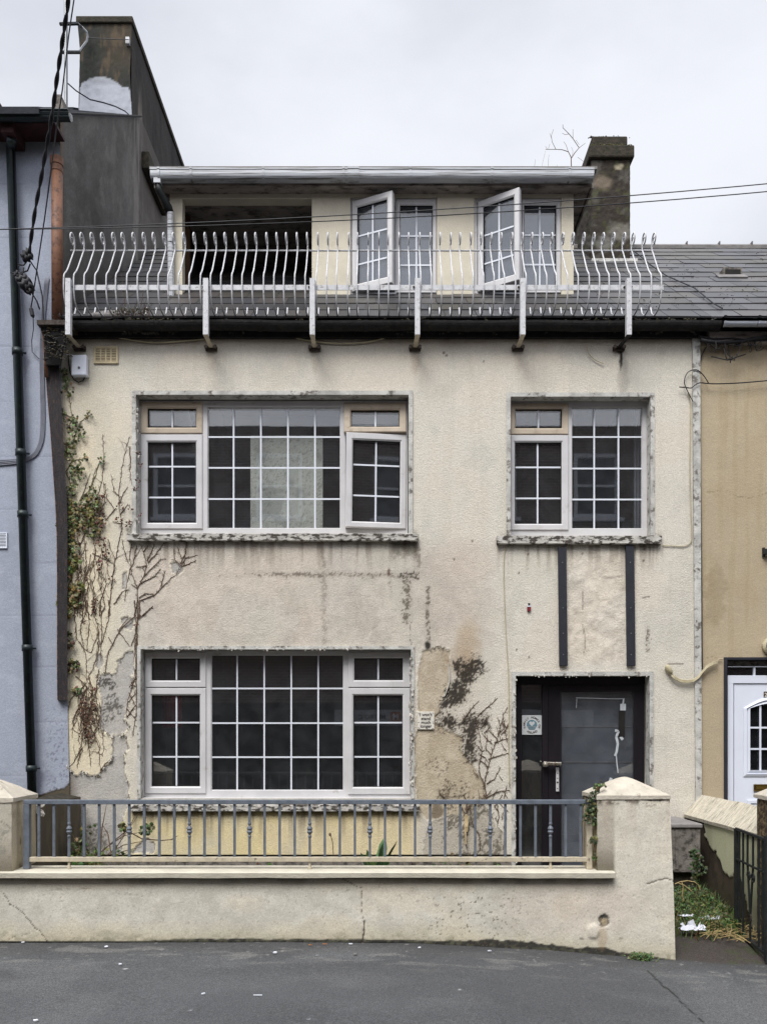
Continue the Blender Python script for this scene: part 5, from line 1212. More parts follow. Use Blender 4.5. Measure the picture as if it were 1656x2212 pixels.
# overhead wires
def wire(pts, Y0, Y1, r, label, group='overhead wires'):
    m = MB(); n = len(pts); m.tube([P(x, y, Y0+(Y1-Y0)*i/(n-1)) for i, (x, y) in enumerate(pts)], r, 5); return tag(m.build('overhead_wire', m_cableb, None), label, 'wire', group)
def par(x0,y0,x1,y1,s,n=14): return [(x0+(x1-x0)*k/n, y0+(y1-y0)*k/n+s*4*(k/n)*(1-k/n)) for k in range(n+1)]
wire(par(-60,497,1720,391,16), 6.6, 6.2, .0040, 'upper of two thin overhead wires crossing in front of the house')
wire(par(-60,496,1720,408,20), 6.62, 6.22, .0040, 'lower of two thin overhead wires crossing in front of the house')
# twisted service cable
t = thing('service_cable', P(60,560,7.3), 'thick twisted black service cable descending to the drainpipe', 'service cable')
pts = [(150,-30),(146,20),(138,70),(130,125),(122,180),(116,228),(107,285),(98,334),(88,392),(77,450),(69,505),(63,552)]
cc = []
for i in range(len(pts)-1):
    for k in range(12): u_ = k/12; cc.append((pts[i][0]*(1-u_)+pts[i+1][0]*u_, pts[i][1]*(1-u_)+pts[i+1][1]*u_))
for s_ in (0, math.pi):
    mb = MB(); pp = []
    for i, (a, b) in enumerate(cc):
        Y = 6.4+1.3*i/len(cc); ph = b*.075+s_; q = P(a, b, Y); q.x += math.cos(ph)*.009; q.y += math.sin(ph)*.009; pp.append(q)
    mb.tube(pp, .0095, 6); mb.build('strand', m_cableb, t, smooth=True)
def insulator(px, py, s, Y=7.75):
    m = MB(); q = P(px,py,Y); T_ = Matrix.Translation(q) @ Matrix.Rotation(rn.uniform(.4,1.2),4,'Y') @ Matrix.Rotation(rn.uniform(-.5,.5),4,'X')
    m.lathe((0,0,0), [(.01*s,-.05*s),(.035*s,-.04*s),(.02*s,-.02*s),(.04*s,0),(.02*s,.02*s),(.035*s,.04*s),(.01*s,.05*s)], 10, T_); return m
for (a, b, s_) in ((57,549,1.1),(60,558,1.0),(63,552,.8),(36,592,.7),(48,603,1.2),(55,612,1.3),(62,622,1.1),(67,628,.8),(42,598,.8)):
    insulator(a, b, s_).build('insulator', m_cableb, t, smooth=True)
mb = MB()
for pl in ([(40,571),(52,573),(60,562)], [(45,590),(60,585),(66,570)], [(23,588),(35,592),(46,600)], [(66,628),(80,650),(86,668)], [(63,560),(80,585),(92,640),(96,720),(98,780)], [(46,604),(52,578)]):
    mb.tube([P(a,b,7.80) for a,b in pl], .007, 6)
mb.build('wire', m_cableb, t, smooth=True)
t = thing('aerial_cable', P(69,680,7.6), 'thin black drop wire ending in a small plug on the blue wall', 'cable')
mb = MB(); mb.tube([P(a,b,y) for a,b,y in ((163,-20,6.8),(149,75,6.9),(135,195,7.0),(122,280,7.1),(109,380,7.2),(97,470,7.35),(85,550,7.5),(70,650,7.7),(67,665,7.75))], .006, 5); mb.build('wire', m_cableb, t)
mb = MB(); mb.tube([P(67,663,7.75),P(68,668,7.75),P(71,682,7.75),P(73,686,7.75)], [.008,.02,.02,.008], 8); mb.build('plug', m_cableb, t)
mb = MB(); mb.tube([P(72,684,7.8),P(73,710,7.85),P(69,735,7.9),P(70,760,7.92),P(85,775,7.92)], .004, 5); mb.build('lead', m_cableb, t)
# aerial mast
t = thing('aerial_mast', P(145,242,9.8), 'galvanised aerial mast strapped beside the dark chimney', 'mast')
mb = MB(); mb.tube([P(142.5,-60,10.2), P(143,242,10.2)], .022, 8); mb.build('pole', m_mast, t)
mb = MB(); mb.tube([P(131,52,10.2),P(168,51,10.4)], .022, 6); mb.build('arm', m_blackiron, t)
mb = MB(); mb.tube([P(134,113,10.2),P(172,113,10.4)], .022, 6); mb.build('arm', m_blackiron, t)
mb = MB(); mb.tube([P(168,51,10.4),P(176,58,10.5),P(188,70,10.52),P(190,80,10.53),(P(188,90,10.53)),P(178,103,10.5),P(171,113,10.4)], .017, 6); mb.build('brace', m_mast, t)
mb = MB(); mb.tube([P(147,180,10.0),P(165,196,10.2),P(195,215,10.4),P(225,222,10.5),P(250,230,10.53),P(270,240,10.53),P(288,256,10.5)], .008, 5); mb.tube([P(190,82,10.55),P(230,84,10.55),P(280,86,10.55)], .005, 5); mb.build('wire', m_cableb, t)

# orange pipe, hopper, timber casing between the houses
t = thing('soil_pipe', P(124,690,7.88), 'orange painted cast iron pipe standing in front of the grey gable', 'pipe')
mb = MB(); mb.tube([P(123.5,352,7.87), P(124,700,7.87)], .052, 14); mb.build('pipe', m_orange, t, smooth=True)
for (y0,y1,r_) in ((342,358,.062),(360,372,.058)):
    mb = MB(); mb.tube([P(123,y0,7.87),P(123,y1,7.87)], r_, 14); mb.build('collar', m_orange, t)
mb = MB(); mb.tube([P(133,683,7.87),P(117,688,7.86)], .04, 10); mb.build('elbow', m_rust, t)
t = thing('rainwater_hopper', P(112,790,7.9), 'mossy dark rainwater hopper at the gutter end between the houses', 'hopper')
mb = MB(); a = [P(84,694,7.72),P(150,690,7.72),P(150,690,7.93),P(84,694,7.93)]; b = [P(100,790,7.80),P(132,790,7.80),P(132,790,7.93),P(100,790,7.93)]
m1_ = [P(94,728,7.74),P(145,726,7.74),P(145,726,7.93),P(94,728,7.93)]; mb.hexa(m1_, a); mb.hexa(b, m1_); mb.build('body', m_moss, t, bevel=.01)
mb = MB(); mb.box(X_(81,7.7),X_(152,7.7),7.69,7.94,Z_(702,7.7),Z_(692,7.7)); mb.build('rim', m_rust, t)
ms = MB(); rnd = random.Random(77)
for k in range(110):
    ms.cur = rnd.choice([srgb(44,40,36),srgb(66,60,44),srgb(80,70,50),srgb(30,28,28)]); q = P(rnd.uniform(92,152), rnd.uniform(692,775), 7.73); clump(ms, q, rnd.uniform(.008,.02), 4)
ms.build('moss', m_leaf, t)
mb = MB(); mb.tube([P(86,700,7.74),P(93,712,7.76),P(97,735,7.78),P(99,780,7.83),P(101,815,7.86)], .016, 8); mb.build('overflow_pipe', m_orange, t, smooth=True)
t = thing('timber_casing', P(136,1512,7.9), 'long dark weathered timber casing along the joint of blue and cream houses', 'casing')
yv_ = DH-.075
cen = [(112,775),(117,850),(123,930),(128,1010),(133,1090),(135,1160),(135,1240),(135,1330),(135,1420),(135.5,1512)]; wd = [15,14.5,13.5,13,12.5,11.5,11,10.8,11,10.8]
mb = MB(); F_ = []
for (c, y), w_ in zip(cen, wd): F_.append([P(c-w_,y,yv_),P(c+w_,y,yv_),P(c+w_*.98,y,DH-.014),P(c-w_*.98,y,DH-.014)])
for i in range(len(F_)-1): mb.hexa(F_[i+1], F_[i])
mb.build('board', m_board, t)
mb = MB()
for i in range(len(cen)-1):
    (c,y),(c2,y2) = cen[i],cen[i+1]; w_, w2_ = wd[i], wd[i+1]
    mb.hexa([P(c2-w2_-.6,y2,yv_-.002),P(c2-w2_+1.3,y2,yv_-.002),P(c2-w2_+1.3,y2,yv_+.02),P(c2-w2_-.6,y2,yv_+.02)], [P(c-w_-.6,y,yv_-.002),P(c-w_+1.3,y,yv_-.002),P(c-w_+1.3,y,yv_+.02),P(c-w_-.6,y,yv_+.02)])
mb.build('edge_strip', M('worn_timber_edge', srgb(96,66,48), .9, 20, .4, 60, .3, c2=srgb(44,38,36), thr=.5), t)

# small red and white plug fixed in the wall
t = thing('wall_plug', P(1141,1320,DH), 'tiny red and white plug left in the wall above the door', 'plug')
mb = MB(); r = rect(1138,1145.5,1311,1320,DH-.01); mb.box(r[0],r[1],DH-.02,DH-.001,r[2],r[3]); mb.build('body', m_red, t)
mb = MB(); r = rect(1138,1145.5,1308.5,1311,DH-.01); mb.box(r[0],r[1],DH-.022,DH-.001,r[2],r[3]); mb.build('stripe', m_white, t); mb = MB(); r = rect(1140,1144,1303,1308,DH-.01); mb.box(r[0],r[1],DH-.018,DH-.001,r[2],r[3]); mb.build('tip', m_batten, t)

# behind the glass: mildewed board, red cloth
def paint_board(px, py, pos):
    p = Paint(px, py, srgb(196,196,184)); x, y = px, py
    m = ss(.60,.72,fbm(x/2.4,y/2.4,131,3)+.3*(fbm(x/40,y/40,132)-.5)); p.mix(m*.5, srgb(104,104,90)); p.mix(ss(.5,.65,fbm(x/30,y/40,133))*.4, srgb(120,122,116)); return p
YBd = YW+.16; r = rect(541,697,941,1146,YBd)
bd = sheet('board', m_smooth, None, (0,YBd,0), (1,0,0), (0,0,1), axis(r[0],r[1],.012), axis(r[2]-.05,r[3],.012), [], paint_board, (0,-1,0)); tag(bd, 'mildewed pale board standing behind the upper wide window', 'board')
mb = MB(); mb.box(r[0],r[1],YBd+.004,YBd+.03,r[2]-.05,r[3]); mb.build('backing', m_room, bd)
mb = MB(); rr = rect(352,392,1500,1572,YW+.35); 
n = 12
for k in range(n):
    a = rr[0]+(rr[1]-rr[0])*k/n; b = rr[0]+(rr[1]-rr[0])*(k+1)/n; ya = YW+.35+.012*math.sin(k*1.7); yb = YW+.35+.012*math.sin((k+1)*1.7)
    mb.hexa([(a,ya,rr[2]),(b,yb,rr[2]),(b,yb+.004,rr[2]),(a,ya+.004,rr[2])], [(a,ya,rr[3]),(b,yb,rr[3]),(b,yb+.004,rr[3]),(a,ya+.004,rr[3])])
tag(mb.build('curtain', m_red, None), 'dull red cloth hanging behind the lower left window light', 'curtain')
mb = MB(); 
for (x0,x1) in ((322,350),(396,424),(1370,1392)):
    pass
rr = rect(1368,1392,870,1150,YW+.25)
for k in range(n):
    a = rr[0]+(rr[1]-rr[0])*k/n; b = rr[0]+(rr[1]-rr[0])*(k+1)/n; ya = YW+.25+.015*math.sin(k*2.1); yb = YW+.25+.015*math.sin((k+1)*2.1)
    mb.hexa([(a,ya,rr[2]),(b,yb,rr[2]),(b,yb+.004,rr[2]),(a,ya+.004,rr[2])], [(a,ya,rr[3]),(b,yb,rr[3]),(b,yb+.004,rr[3]),(a,ya+.004,rr[3])])
tag(mb.build('curtain', m_curtain, None), 'grey curtain edge behind the upper small window', 'curtain')
# pale blinds behind the dormer windows
for (a,b,lab) in ((758,942,'pale blind behind the dormer window nearer the middle'),(1026,1209,'pale blind behind the dormer window nearer the chimney')):
    mb = MB(); r = rect(a,b,452,636,YDm+.2); k_ = 24
    for k in range(k_):
        z0 = r[2]+(r[3]-r[2])*k/k_; z1 = r[2]+(r[3]-r[2])*(k+1.02)/k_; mb.box(r[0]+.02, r[1]-.02, YDm+.21, YDm+.214, z0, z1)
    tag(mb.build('blind', m_curtain, None), lab, 'blind')

# ------------------------------------------------------------------ RIGHT SIDE: boundary wall, meter box, gate, pier
bwl = thing('boundary_wall', (3.1, 7.0, 0), 'cream boundary wall with sloped coping and a peeled dark patch', 'garden wall')
XL = 2.975
def paint_bw(px, py, pos):
    p = Paint(px, py, srgb(176,176,146)); Yy, Z = pos[...,1], pos[...,2]
    p.mix(ss(.5,.65,fbm(Yy*6,Z*2,141,4))*.4, srgb(150,152,126)); p.mix(ss(.5,.68,fbm(Yy*10,Z*1,142,4))*.3, srgb(190,182,156))
    x, y = p.warp(5, 8, 3)
    sd_ = polysd(x, y, [(1470,1760),(1519,1776),(1521,1800),(1530,1830),(1545,1840),(1556,1872),(1572,1895),(1580,1892),(1588,1880),(1600,1900),(1640,2100),(1400,2100)])
    m = ss(-1,1,sd_); p.mix(m, srgb(74,64,54)); p.mix(m*ss(.5,.64,fbm(Yy*14,Z*14,143,4))*.6, srgb(52,46,38)); p.d -= m*.012; p.mix(ss(2,0,abs(sd_+1.5))*.6, srgb(206,198,176)); p.mix(ss(.35,.1,Z)*.5, srgb(60,58,42)); return p
sheet('wall', m_smooth, bwl, (XL,0,0), (0,1,0), (0,0,1), axis(6.40,7.95,.012), axis(-.1,.735,.012), [], paint_bw, (-1,0,0))
mb = MB(); mb.box(XL+.015, 3.27, 6.40, 7.95, -.3, .735); mb.build('wall_core', m_gw, bwl)
mb = MB(); n = 26
for k in range(n):
    ya, yb = 6.40+1.545*k/n, 6.40+1.545*(k+1)/n; j = lambda y: float((fbm(np.array(y*4.0),np.array(2.0),9)-.5)*.03)
    A_ = lambda y: [(XL-.02,y,.73+j(y)*.3),(XL-.025,y,.76+j(y)*.3),(3.125,y,.95+j(y)*.5),(3.30,y,.76),(3.30,y,.73)]
    pa_, pb_ = A_(ya), A_(yb); mb.add(pa_+pb_, [(j_, (j_+1)%5, (j_+1)%5+5, j_+5) for j_ in range(5)]+([(4,3,2,1,0)] if k == 0 else [])+([(5,6,7,8,9)] if k == n-1 else []))
m_cope2 = M('streaked_coping', srgb(192,184,166), .85, 9, .12, 50, .6, stretch=(.6,4,.6), c2=srgb(120,114,102), thr=.42, soft=.12); mb.build('coping', m_cope2, bwl)
# meter box
t = thing('meter_box', (2.72, 7.6, 0), 'grey stained concrete box against the house beside the boundary wall', 'box')
mb = MB(); bx0, bx1 = X_(1450,7.3), X_(1512,7.3); mb.box(bx0, bx1, 7.3, 7.94, .30, .70); mb.build('body', m_concrete, t, bevel=.008)
mb = MB(); mb.box(bx0-.015, bx1+.015, 7.285, 7.94, .701, .74); mb.build('lid', M('box_lid', srgb(120,116,114), .8, 10, .15, 50, .4), t, bevel=.01)
mb = MB(); mb.box(bx0+.03, bx0+.055, 7.292, 7.299, .33, .68); mb.box(bx1-.06, bx1-.045, 7.292, 7.299, .33, .68); mb.build('rib', m_concrete, t)
mb = MB(); mb.box(bx0+.04, bx1-.03, 7.36, 7.94, -.05, .299); mb.build('plinth', m_stack, t)
# neighbour pier
t = thing('gate_pier', (2.97, 6.1, -.1), 'weathered brown gate pier at the right edge of the pavement', 'pier')
mb = MB(); mb.box(2.945, 3.40, 6.0, 6.39, -.3, 1.04); mb.build('shaft', M('brown_weathered_render', srgb(112,96,72), .95, 16, .3, 40, .8, c2=srgb(60,50,38), thr=.5, soft=.06), t, bevel=.01)
pyramid(2.93, 3.42, 5.98, 6.41, 1.045, .17, m_cap, t, 9)
# gate
t = thing('garden_gate', (2.84, 6.0, -.12), 'black iron gate standing open beside the brown pier', 'gate')
g0, g1 = Vector((2.795,5.90,0)), Vector((2.885,6.62,0))
def gp(u, z): q = g0.lerp(g1, u); return Vector((q.x, q.y, z))
zt3, zb3 = .775, -.06
def bar_(u0, z0, u1, z1, r_=.009, name='bar'): m = MB(); m.tube([gp(u0,z0), gp(u1,z1)], r_, 4); return m.build(name, m_blackiron, t)
bar_(0, zt3+.03, 0, zb3-.05, .022, 'stile'); bar_(1, zt3, 1, zb3, .018, 'stile'); bar_(0, zt3, 1, zt3, .014, 'top_rail'); bar_(0, zb3, 1, zb3, .016, 'bottom_rail'); bar_(0, .53, 1, .53, .010, 'middle_rail')
for u_ in (.12,.24,.42,.60,.75,.88): bar_(u_, zt3, u_, zb3 if u_ not in (.42,.60) else .53)
bar_(.42,.53,.51,.14); bar_(.60,.53,.51,.14); bar_(.51,.14,.51,zb3)
for c_ in (.42,.56):
    m = MB(); m.tube([gp(c_+.06*math.cos(a_*.5)*(1-a_/22), .44+.045*math.sin(a_*.5)*(1-a_/22)) for a_ in range(20)], .006, 5); m.build('scroll', m_blackiron, t, smooth=True)
m = MB(); m.tube([gp(.51+.05*math.cos(a_*.6)*(1-a_/18), .12+.04*math.sin(a_*.6)*(1-a_/18)) for a_ in range(16)], .006, 5); m.build('scroll', m_rust, t, smooth=True)

# left boundary wall (behind the left pier)
t = thing('boundary_wall', (-3.05, 7.1, 0), 'dark brown low wall between the left pier and the blue house', 'garden wall')
def paint_lb(px, py, pos):
    p = Paint(px, py, srgb(88,80,68)); Yy, Z = pos[...,1], pos[...,2]; p.mix(ss(.5,.66,fbm(Yy*5,Z*5,151,4))*.5, srgb(68,62,52)); p.mix(ss(.55,.7,fbm(Yy*12,Z*3,152,4))*.4, srgb(106,98,84)); p.mix(ss(.4,.2,Z)*.5, srgb(50,48,38)); return p
sheet('wall', m_smooth, t, (-2.955,0,0), (0,1,0), (0,0,1), axis(6.28,7.94,.014), axis(-.1,.93,.014), [], paint_lb, (1,0,0))
mb = MB(); a = [(-3.15,6.28,-.3),(-2.96,6.28,-.3),(-2.96,7.94,-.3),(-3.15,7.94,-.3)]; b = [(-3.15,6.28,.95),(-2.96,6.28,.93),(-2.96,7.94,.93),(-3.15,7.94,.97)]; mb.hexa(a, b); mb.build('wall_core', m_stack, t)

# ------------------------------------------------------------------ PLANTS
K4, K5, K6 = crop(0,777.5), crop(552.9,777.5), crop(1103.1,777.5)
rnd = random.Random(21)
def stem(mb, pts, Y, r0, r1, stubs=.5, wob=.8, sub=True, twig=0):
    """stem hugging a wall along survey points, with knobbly side shoots"""
    pp = []
    for i in range(len(pts)-1):
        (a,b),(c,d) = pts[i],pts[i+1]; L = math.hypot(c-a,d-b); n = max(2,int(L/5))
        for k in range(n): u_ = k/n; pp.append((a+(c-a)*u_+rnd.gauss(0,wob*.6), b+(d-b)*u_+rnd.gauss(0,wob*.4)))
    pp.append(pts[-1]); N = len(pp)
    rr = [r0+(r1-r0)*i/(N-1) for i in range(N)]
    mb.tube([P(a,b,Y-rr[i]*.9-abs(rnd.gauss(0,.002))) for i,(a,b) in enumerate(pp)], rr, 4)
    for i in range(1, N-1):
        if rnd.random() < stubs:
            a, b = pp[i]; a1, b1 = pp[i-1]; an = math.atan2(b-b1, a-a1)+rnd.choice([-1,1])*rnd.uniform(.4,1.0); L = rnd.uniform(3,8); 
            mb.tube([P(a,b,Y-rr[i]), P(a+L*math.cos(an),b+L*math.sin(an),Y-rr[i]-.006)], [rr[i]*.8, rr[i]*.6], 3)
        if rnd.random() < twig:
            a, b = pp[i]; an = -math.pi/2+rnd.uniform(-.8,.8); L = rnd.uniform(16,40); q = [(a,b)]
            for k in range(4): an += rnd.gauss(0,.25); q.append((q[-1][0]+L/4*math.cos(an), q[-1][1]+L/4*math.sin(an)))
            mb.tube([P(u,v_,Y-.005) for u,v_ in q], [rr[i]*.7,rr[i]*.6,rr[i]*.5,rr[i]*.4,rr[i]*.3], 3)
LEAF = [(0,-.5),(.22,-.42),(.5,-.3),(.36,-.05),(.55,.22),(.24,.2),(0,.6),(-.24,.2),(-.55,.22),(-.36,-.05),(-.5,-.3),(-.22,-.42)]
def leaf(mb, c, s, col, face=Vector((0,-1,0)), shape=LEAF, spread=.6):
    n_ = (face+Vector((rnd.gauss(0,spread),rnd.gauss(0,spread*.6),rnd.gauss(0,spread)))).normalized(); u_ = n_.orthogonal().normalized(); u_.rotate(Matrix.Rotation(rnd.uniform(0,6.28),3,n_)); v_ = n_.cross(u_)
    vs = [c+n_*s*.12]+[c+u_*x*s+v_*y*s for x,y in shape]; n = len(shape)
    mb.cur = col; mb.add(vs, [(0,1+j,1+(j+1)%n) for j in range(n)])
def leaves(mb, K, clusters, Y, cols, size=(.022,.042), dens=1.0):
    for (a, b, r_) in clusters:
        x, y = K(a,b); rp_ = r_*.33385
        for k in range(int(dens*(3+rp_*rp_*.16))):
            an = rnd.uniform(0,6.28); q = rp_*math.sqrt(rnd.random())*1.15
            leaf(mb, P(x+q*math.cos(an), y+q*math.sin(an)*1.05, Y-rnd.uniform(.012,.05)), rnd.uniform(*size), tuple(v*rnd.uniform(.7,1.25) for v in rnd.choice(cols)))
G = [srgb(98,104,64), srgb(86,94,58), srgb(116,116,76), srgb(74,84,52), srgb(64,74,48), srgb(122,116,76)]
GY = [srgb(120,110,62), srgb(104,92,56), srgb(92,80,54), srgb(128,116,66)]
BR = [srgb(92,62,50), srgb(78,52,42), srgb(108,76,56), srgb(66,46,38)]
t = thing('ivy', P(150,1500,DH), 'green ivy climbing beside the timber casing at the left wall edge', 'ivy')
mb = MB()
stem(mb, tr(K4, [(445,1640),(430,1500),(470,1400),(440,1300),(450,1200),(440,1100),(420,980),(430,900),(460,820),(430,720),(475,640),(430,560),(480,520),(450,430),(465,360),(450,240),(430,160),(410,70)]), DH, .006, .003, .4)
for q in ([(465,370),(420,350),(400,340)], [(480,500),(520,400),(590,350)], [(440,640),(480,650),(560,635)], [(475,540),(430,545),(405,540)], [(460,700),(500,720),(530,740)], [(430,1000),(500,1010),(560,940),(620,870)], [(430,1060),(540,1000),(640,1010)], [(500,930),(590,830),(650,650)], [(430,1260),(400,1262),(380,1268)]):
    stem(mb, tr(K4, q), DH, .004, .002, .3)
mb.build('stems', m_stemg, t)
mb = MB()
leaves(mb, K4, [(415,85,32),(435,190,38),(430,130,20),(405,340,22),(455,410,42),(575,355,24),(500,470,50),(480,380,25),(445,550,42),(450,600,40),(550,632,20),(500,690,42),(505,740,46),(470,800,34),(460,860,44),(600,850,30),(665,645,25)], DH, G, (.018,.036), .8)
leaves(mb, K4, [(590,930,60),(450,980,60),(540,1000,60),(430,1060,60),(480,1090,50),(600,1060,60),(420,1140,40),(600,1110,40),(460,1200,45),(440,1010,50)], DH, G+BR[:1]+GY, (.018,.042), 1.15)
leaves(mb, K4, [(400,1265,25),(480,1300,40),(470,1350,30),(500,1480,38),(440,1520,50),(480,1560,40),(390,1555,28),(430,1620,40),(425,1400,26)], DH, GY+G[:2], (.022,.052), 1.05)
leaves(mb, CL, [(440,20,34),(470,430,42),(500,590,26),(455,290,25),(450,220,18)], DH, G+BR[:2], (.022,.045), 1.1)
mb.build('leaves', m_leaf, t)
t = thing('dead_creeper', P(200,1700,DH), 'brown leafless creeper spreading over the wall left of the windows', 'creeper')
mb = MB()
for q in ([(500,1656),(520,1500),(500,1350),(520,1200),(560,1100),(600,960),(640,860),(665,760),(675,640),(665,480)], [(560,1656),(540,1450),(560,1300),(545,1150),(590,1000),(570,880),(610,740),(650,650)],
          [(620,1656),(600,1500),(580,1400),(620,1250),(600,1120),(650,1000),(680,900),(670,790)], [(510,930),(540,860),(585,735)], [(700,1656),(720,1500),(730,1400),(750,1280),(770,1180),(790,1080),(770,960),(770,860),(790,700),(810,600),(838,495)],
          [(770,880),(740,850),(720,745)], [(770,940),(800,860),(828,820)], [(780,1000),(828,930)], [(790,1060),(730,1045)], [(740,960),(690,890),(675,800)], [(750,960),(680,1040)], [(840,560),(845,640),(840,720),(858,820)],
          [(480,1656),(500,1560),(540,1480),(560,1380),(600,1300)], [(640,1656),(650,1560),(690,1450),(660,1380),(640,1300)], [(590,1656),(620,1560),(600,1440)], [(600,1250),(700,1300),(740,1320)], [(660,1250),(690,1280),(715,1310)],
          [(650,1656),(680,1590),(660,1500),(630,1420)], [(520,1230),(500,1130),(530,1040)], [(700,1160),(720,1230),(750,1290)], [(830,1310),(800,1220),(790,1160)], [(885,1200),(870,1290),(840,1360),(820,1450),(808,1560)], [(740,1580),(790,1500),(840,1480)]):
    stem(mb, tr(K4, q), DH, .0042, .0020, .5, 1.0, twig=.05)
for q in ([(520,0),(540,80),(520,200),(545,320),(590,340)], [(600,0),(610,100),(640,200),(590,345)], [(560,0),(580,150),(560,330)], [(650,0),(660,200),(650,400)], [(480,0),(485,120),(500,250),(560,350),(560,520)], [(640,200),(635,340),(600,450),(560,520)],
          [(490,490),(560,560),(560,700),(540,850),(520,960),(500,1090)], [(640,450),(620,600),(640,760),(610,900),(580,960)], [(560,560),(520,700),(480,820)], [(580,800),(640,950),(650,1120)], [(650,1100),(690,1050),(730,1020)], [(540,560),(460,640),(440,720)],
          [(580,500),(600,640),(570,760),(600,880)], [(700,0),(710,90),(680,200),(655,300)], [(600,720),(540,800),(570,900),(590,1080)], [(530,960),(480,1050),(450,1080)], [(510,600),(530,700),(520,830)], [(630,560),(590,700),(620,820)]):
    stem(mb, tr(CL, q), DH, .0042, .0022, .5, 1.2, twig=.08)
for k in range(26):
    x0 = rnd.uniform(505,650); y0 = rnd.uniform(520,760); q = [(x0,y0)]
    for j in range(5): q.append((min(670,max(470,q[-1][0]+rnd.gauss(0,22))), q[-1][1]+rnd.uniform(30,70)))
    stem(mb, tr(CL, q), DH, .0032, .0018, .5, 1.2)
for k in range(18):
    x0 = rnd.uniform(480,700); y0 = rnd.uniform(1150,1400); q = [(x0,y0)]
    for j in range(5): q.append((q[-1][0]+rnd.gauss(0,20), q[-1][1]+rnd.uniform(40,80)))
    stem(mb, tr(K4, q), DH, .0030, .0016, .5, 1.0)
mb.build('stems', m_stem, t)
mb = MB()
leaves(mb, K4, [(660,900,30),(640,960,35),(650,1030,40),(640,1100,30),(660,1180,34),(680,1250,26),(640,1330,30),(780,950,22),(770,1040,22),(830,1060,24),(720,1420,18),(610,1620,22)], DH, BR, (.012,.028), .9)
leaves(mb, CL, [(540,730,34),(600,690,30),(570,800,36),(550,860,36),(590,900,30),(540,660,20),(620,20,20),(600,580,18),(540,140,16)], DH, BR, (.010,.022), 1.5)
mb.build('dry_leaves', m_leaf, t)
t = thing('dead_creeper', P(300,1700,DH), 'bare dead creeper fanning up between the two wide windows', 'creeper')
mb = MB()
for q in ([(870,1656),(890,1560),(890,1480),(930,1400),(950,1330),(930,1240),(905,1190)], [(930,1400),(990,1340),(1040,1290),(1075,1285)], [(960,1310),(1020,1240),(1060,1190),(1100,1170)], [(900,1450),(1000,1400),(1040,1350)], [(1040,1470),(1070,1360)],
          [(890,1480),(850,1370),(845,1300)], [(950,1330),(880,1340)], [(900,1560),(1000,1520),(1110,1410),(1140,1390)], [(920,1656),(990,1590)], [(900,1540),(940,1510),(1000,1520)], [(890,1480),(850,1450)], [(1170,1330),(1200,1280),(1280,1262)], [(1170,1330),(1130,1290),(1122,1220)],
          [(1165,1320),(1200,1250),(1210,1170)], [(1175,1335),(1220,1320),(1270,1295)], [(1180,1290),(1145,1205)], [(950,1300),(990,1220),(1000,1190)], [(930,1240),(960,1200)], [(940,1280),(920,1220)], [(850,1190),(835,1300)], [(1140,1390),(1165,1330)]):
    stem(mb, tr(K4, q), DH, .0048, .0022, .65, .8)
for q in ([(870,0),(880,150),(872,300),(880,440),(870,520),(830,640),(815,760)], [(905,0),(900,120),(940,90),(990,40)], [(890,0),(888,200),(880,400),(885,700),(860,880)], [(895,0),(905,60),(885,180),(892,330),(880,520),(888,640)], [(870,110),(780,190),(700,340),(680,480)], [(760,190),(840,300)], [(830,120),(770,190)], [(850,300),(880,210)], [(700,240),(740,300)],
          [(840,560),(880,500)], [(835,600),(885,700)], [(830,660),(885,600)], [(820,700),(885,780)], [(820,760),(880,680)], [(885,640),(930,620)], [(890,780),(935,700)], [(850,540),(920,590)], [(890,700),(900,850)]):
    stem(mb, tr(CL, q), DH, .0048, .0025, .5, .8)
mb.build('stems', m_stem, t)
mb = MB(); leaves(mb, K4, [(900,600,16),(910,680,16),(895,780,14),(880,830,18),(850,960,18),(840,1060,20),(905,1000,12)], DH-.0, [srgb(96,44,40),srgb(78,40,38)]+BR, (.012,.022), 1.0)
leaves(mb, CL, [(600,20,14),(880,160,12),(850,560,14)], DH, BR, (.01,.02), 1); mb.build('dry_leaves', m_leaf, t)
t = thing('dead_creeper', P(1000,1860,DH), 'branching dead creeper on the stained wall beside the door', 'creeper')
mb = MB()
for q in ([(1490,1300),(1480,1200),(1450,1140),(1440,1080),(1460,980),(1440,850),(1425,770)], [(1330,790),(1380,720),(1440,650)], [(1430,750),(1500,690),(1560,635)], [(1470,1210),(1500,1080),(1520,1000),(1560,900),(1580,820),(1600,740),(1625,690)], [(1500,1030),(1560,1010),(1635,990)],
          [(1560,900),(1500,840)], [(1525,930),(1490,900),(1460,860)], [(1540,920),(1630,895)], [(1490,1190),(1540,1160),(1580,1080)], [(1490,1280),(1560,1240),(1640,1230)], [(1185,1245),(1220,1290),(1250,1230)], [(1440,1150),(1400,1100)], [(1560,870),(1600,830)], [(1600,860),(1630,800)], [(1450,1000),(1480,1020),(1500,1050)],
          [(1460,980),(1430,940)], [(1580,820),(1560,760)], [(1500,1080),(1440,1030)], [(1520,1000),(1480,960)], [(1340,1260),(1360,1300),(1360,1400),(1350,1500),(1360,1600),(1380,1680)], [(1360,1360),(1400,1310),(1440,1290)], [(1350,1380),(1320,1330)], [(1560,1320),(1570,1400),(1560,1470),(1590,1500)], [(1610,1330),(1620,1420),(1600,1480)], [(1380,1300),(1385,1400),(1400,1450)], [(1540,1330),(1570,1380)], [(1430,1330),(1480,1300)], [(1400,1450),(1440,1520),(1450,1620)]):
    stem(mb, tr(CM, q), DH, .0055, .0022, .6, .9)
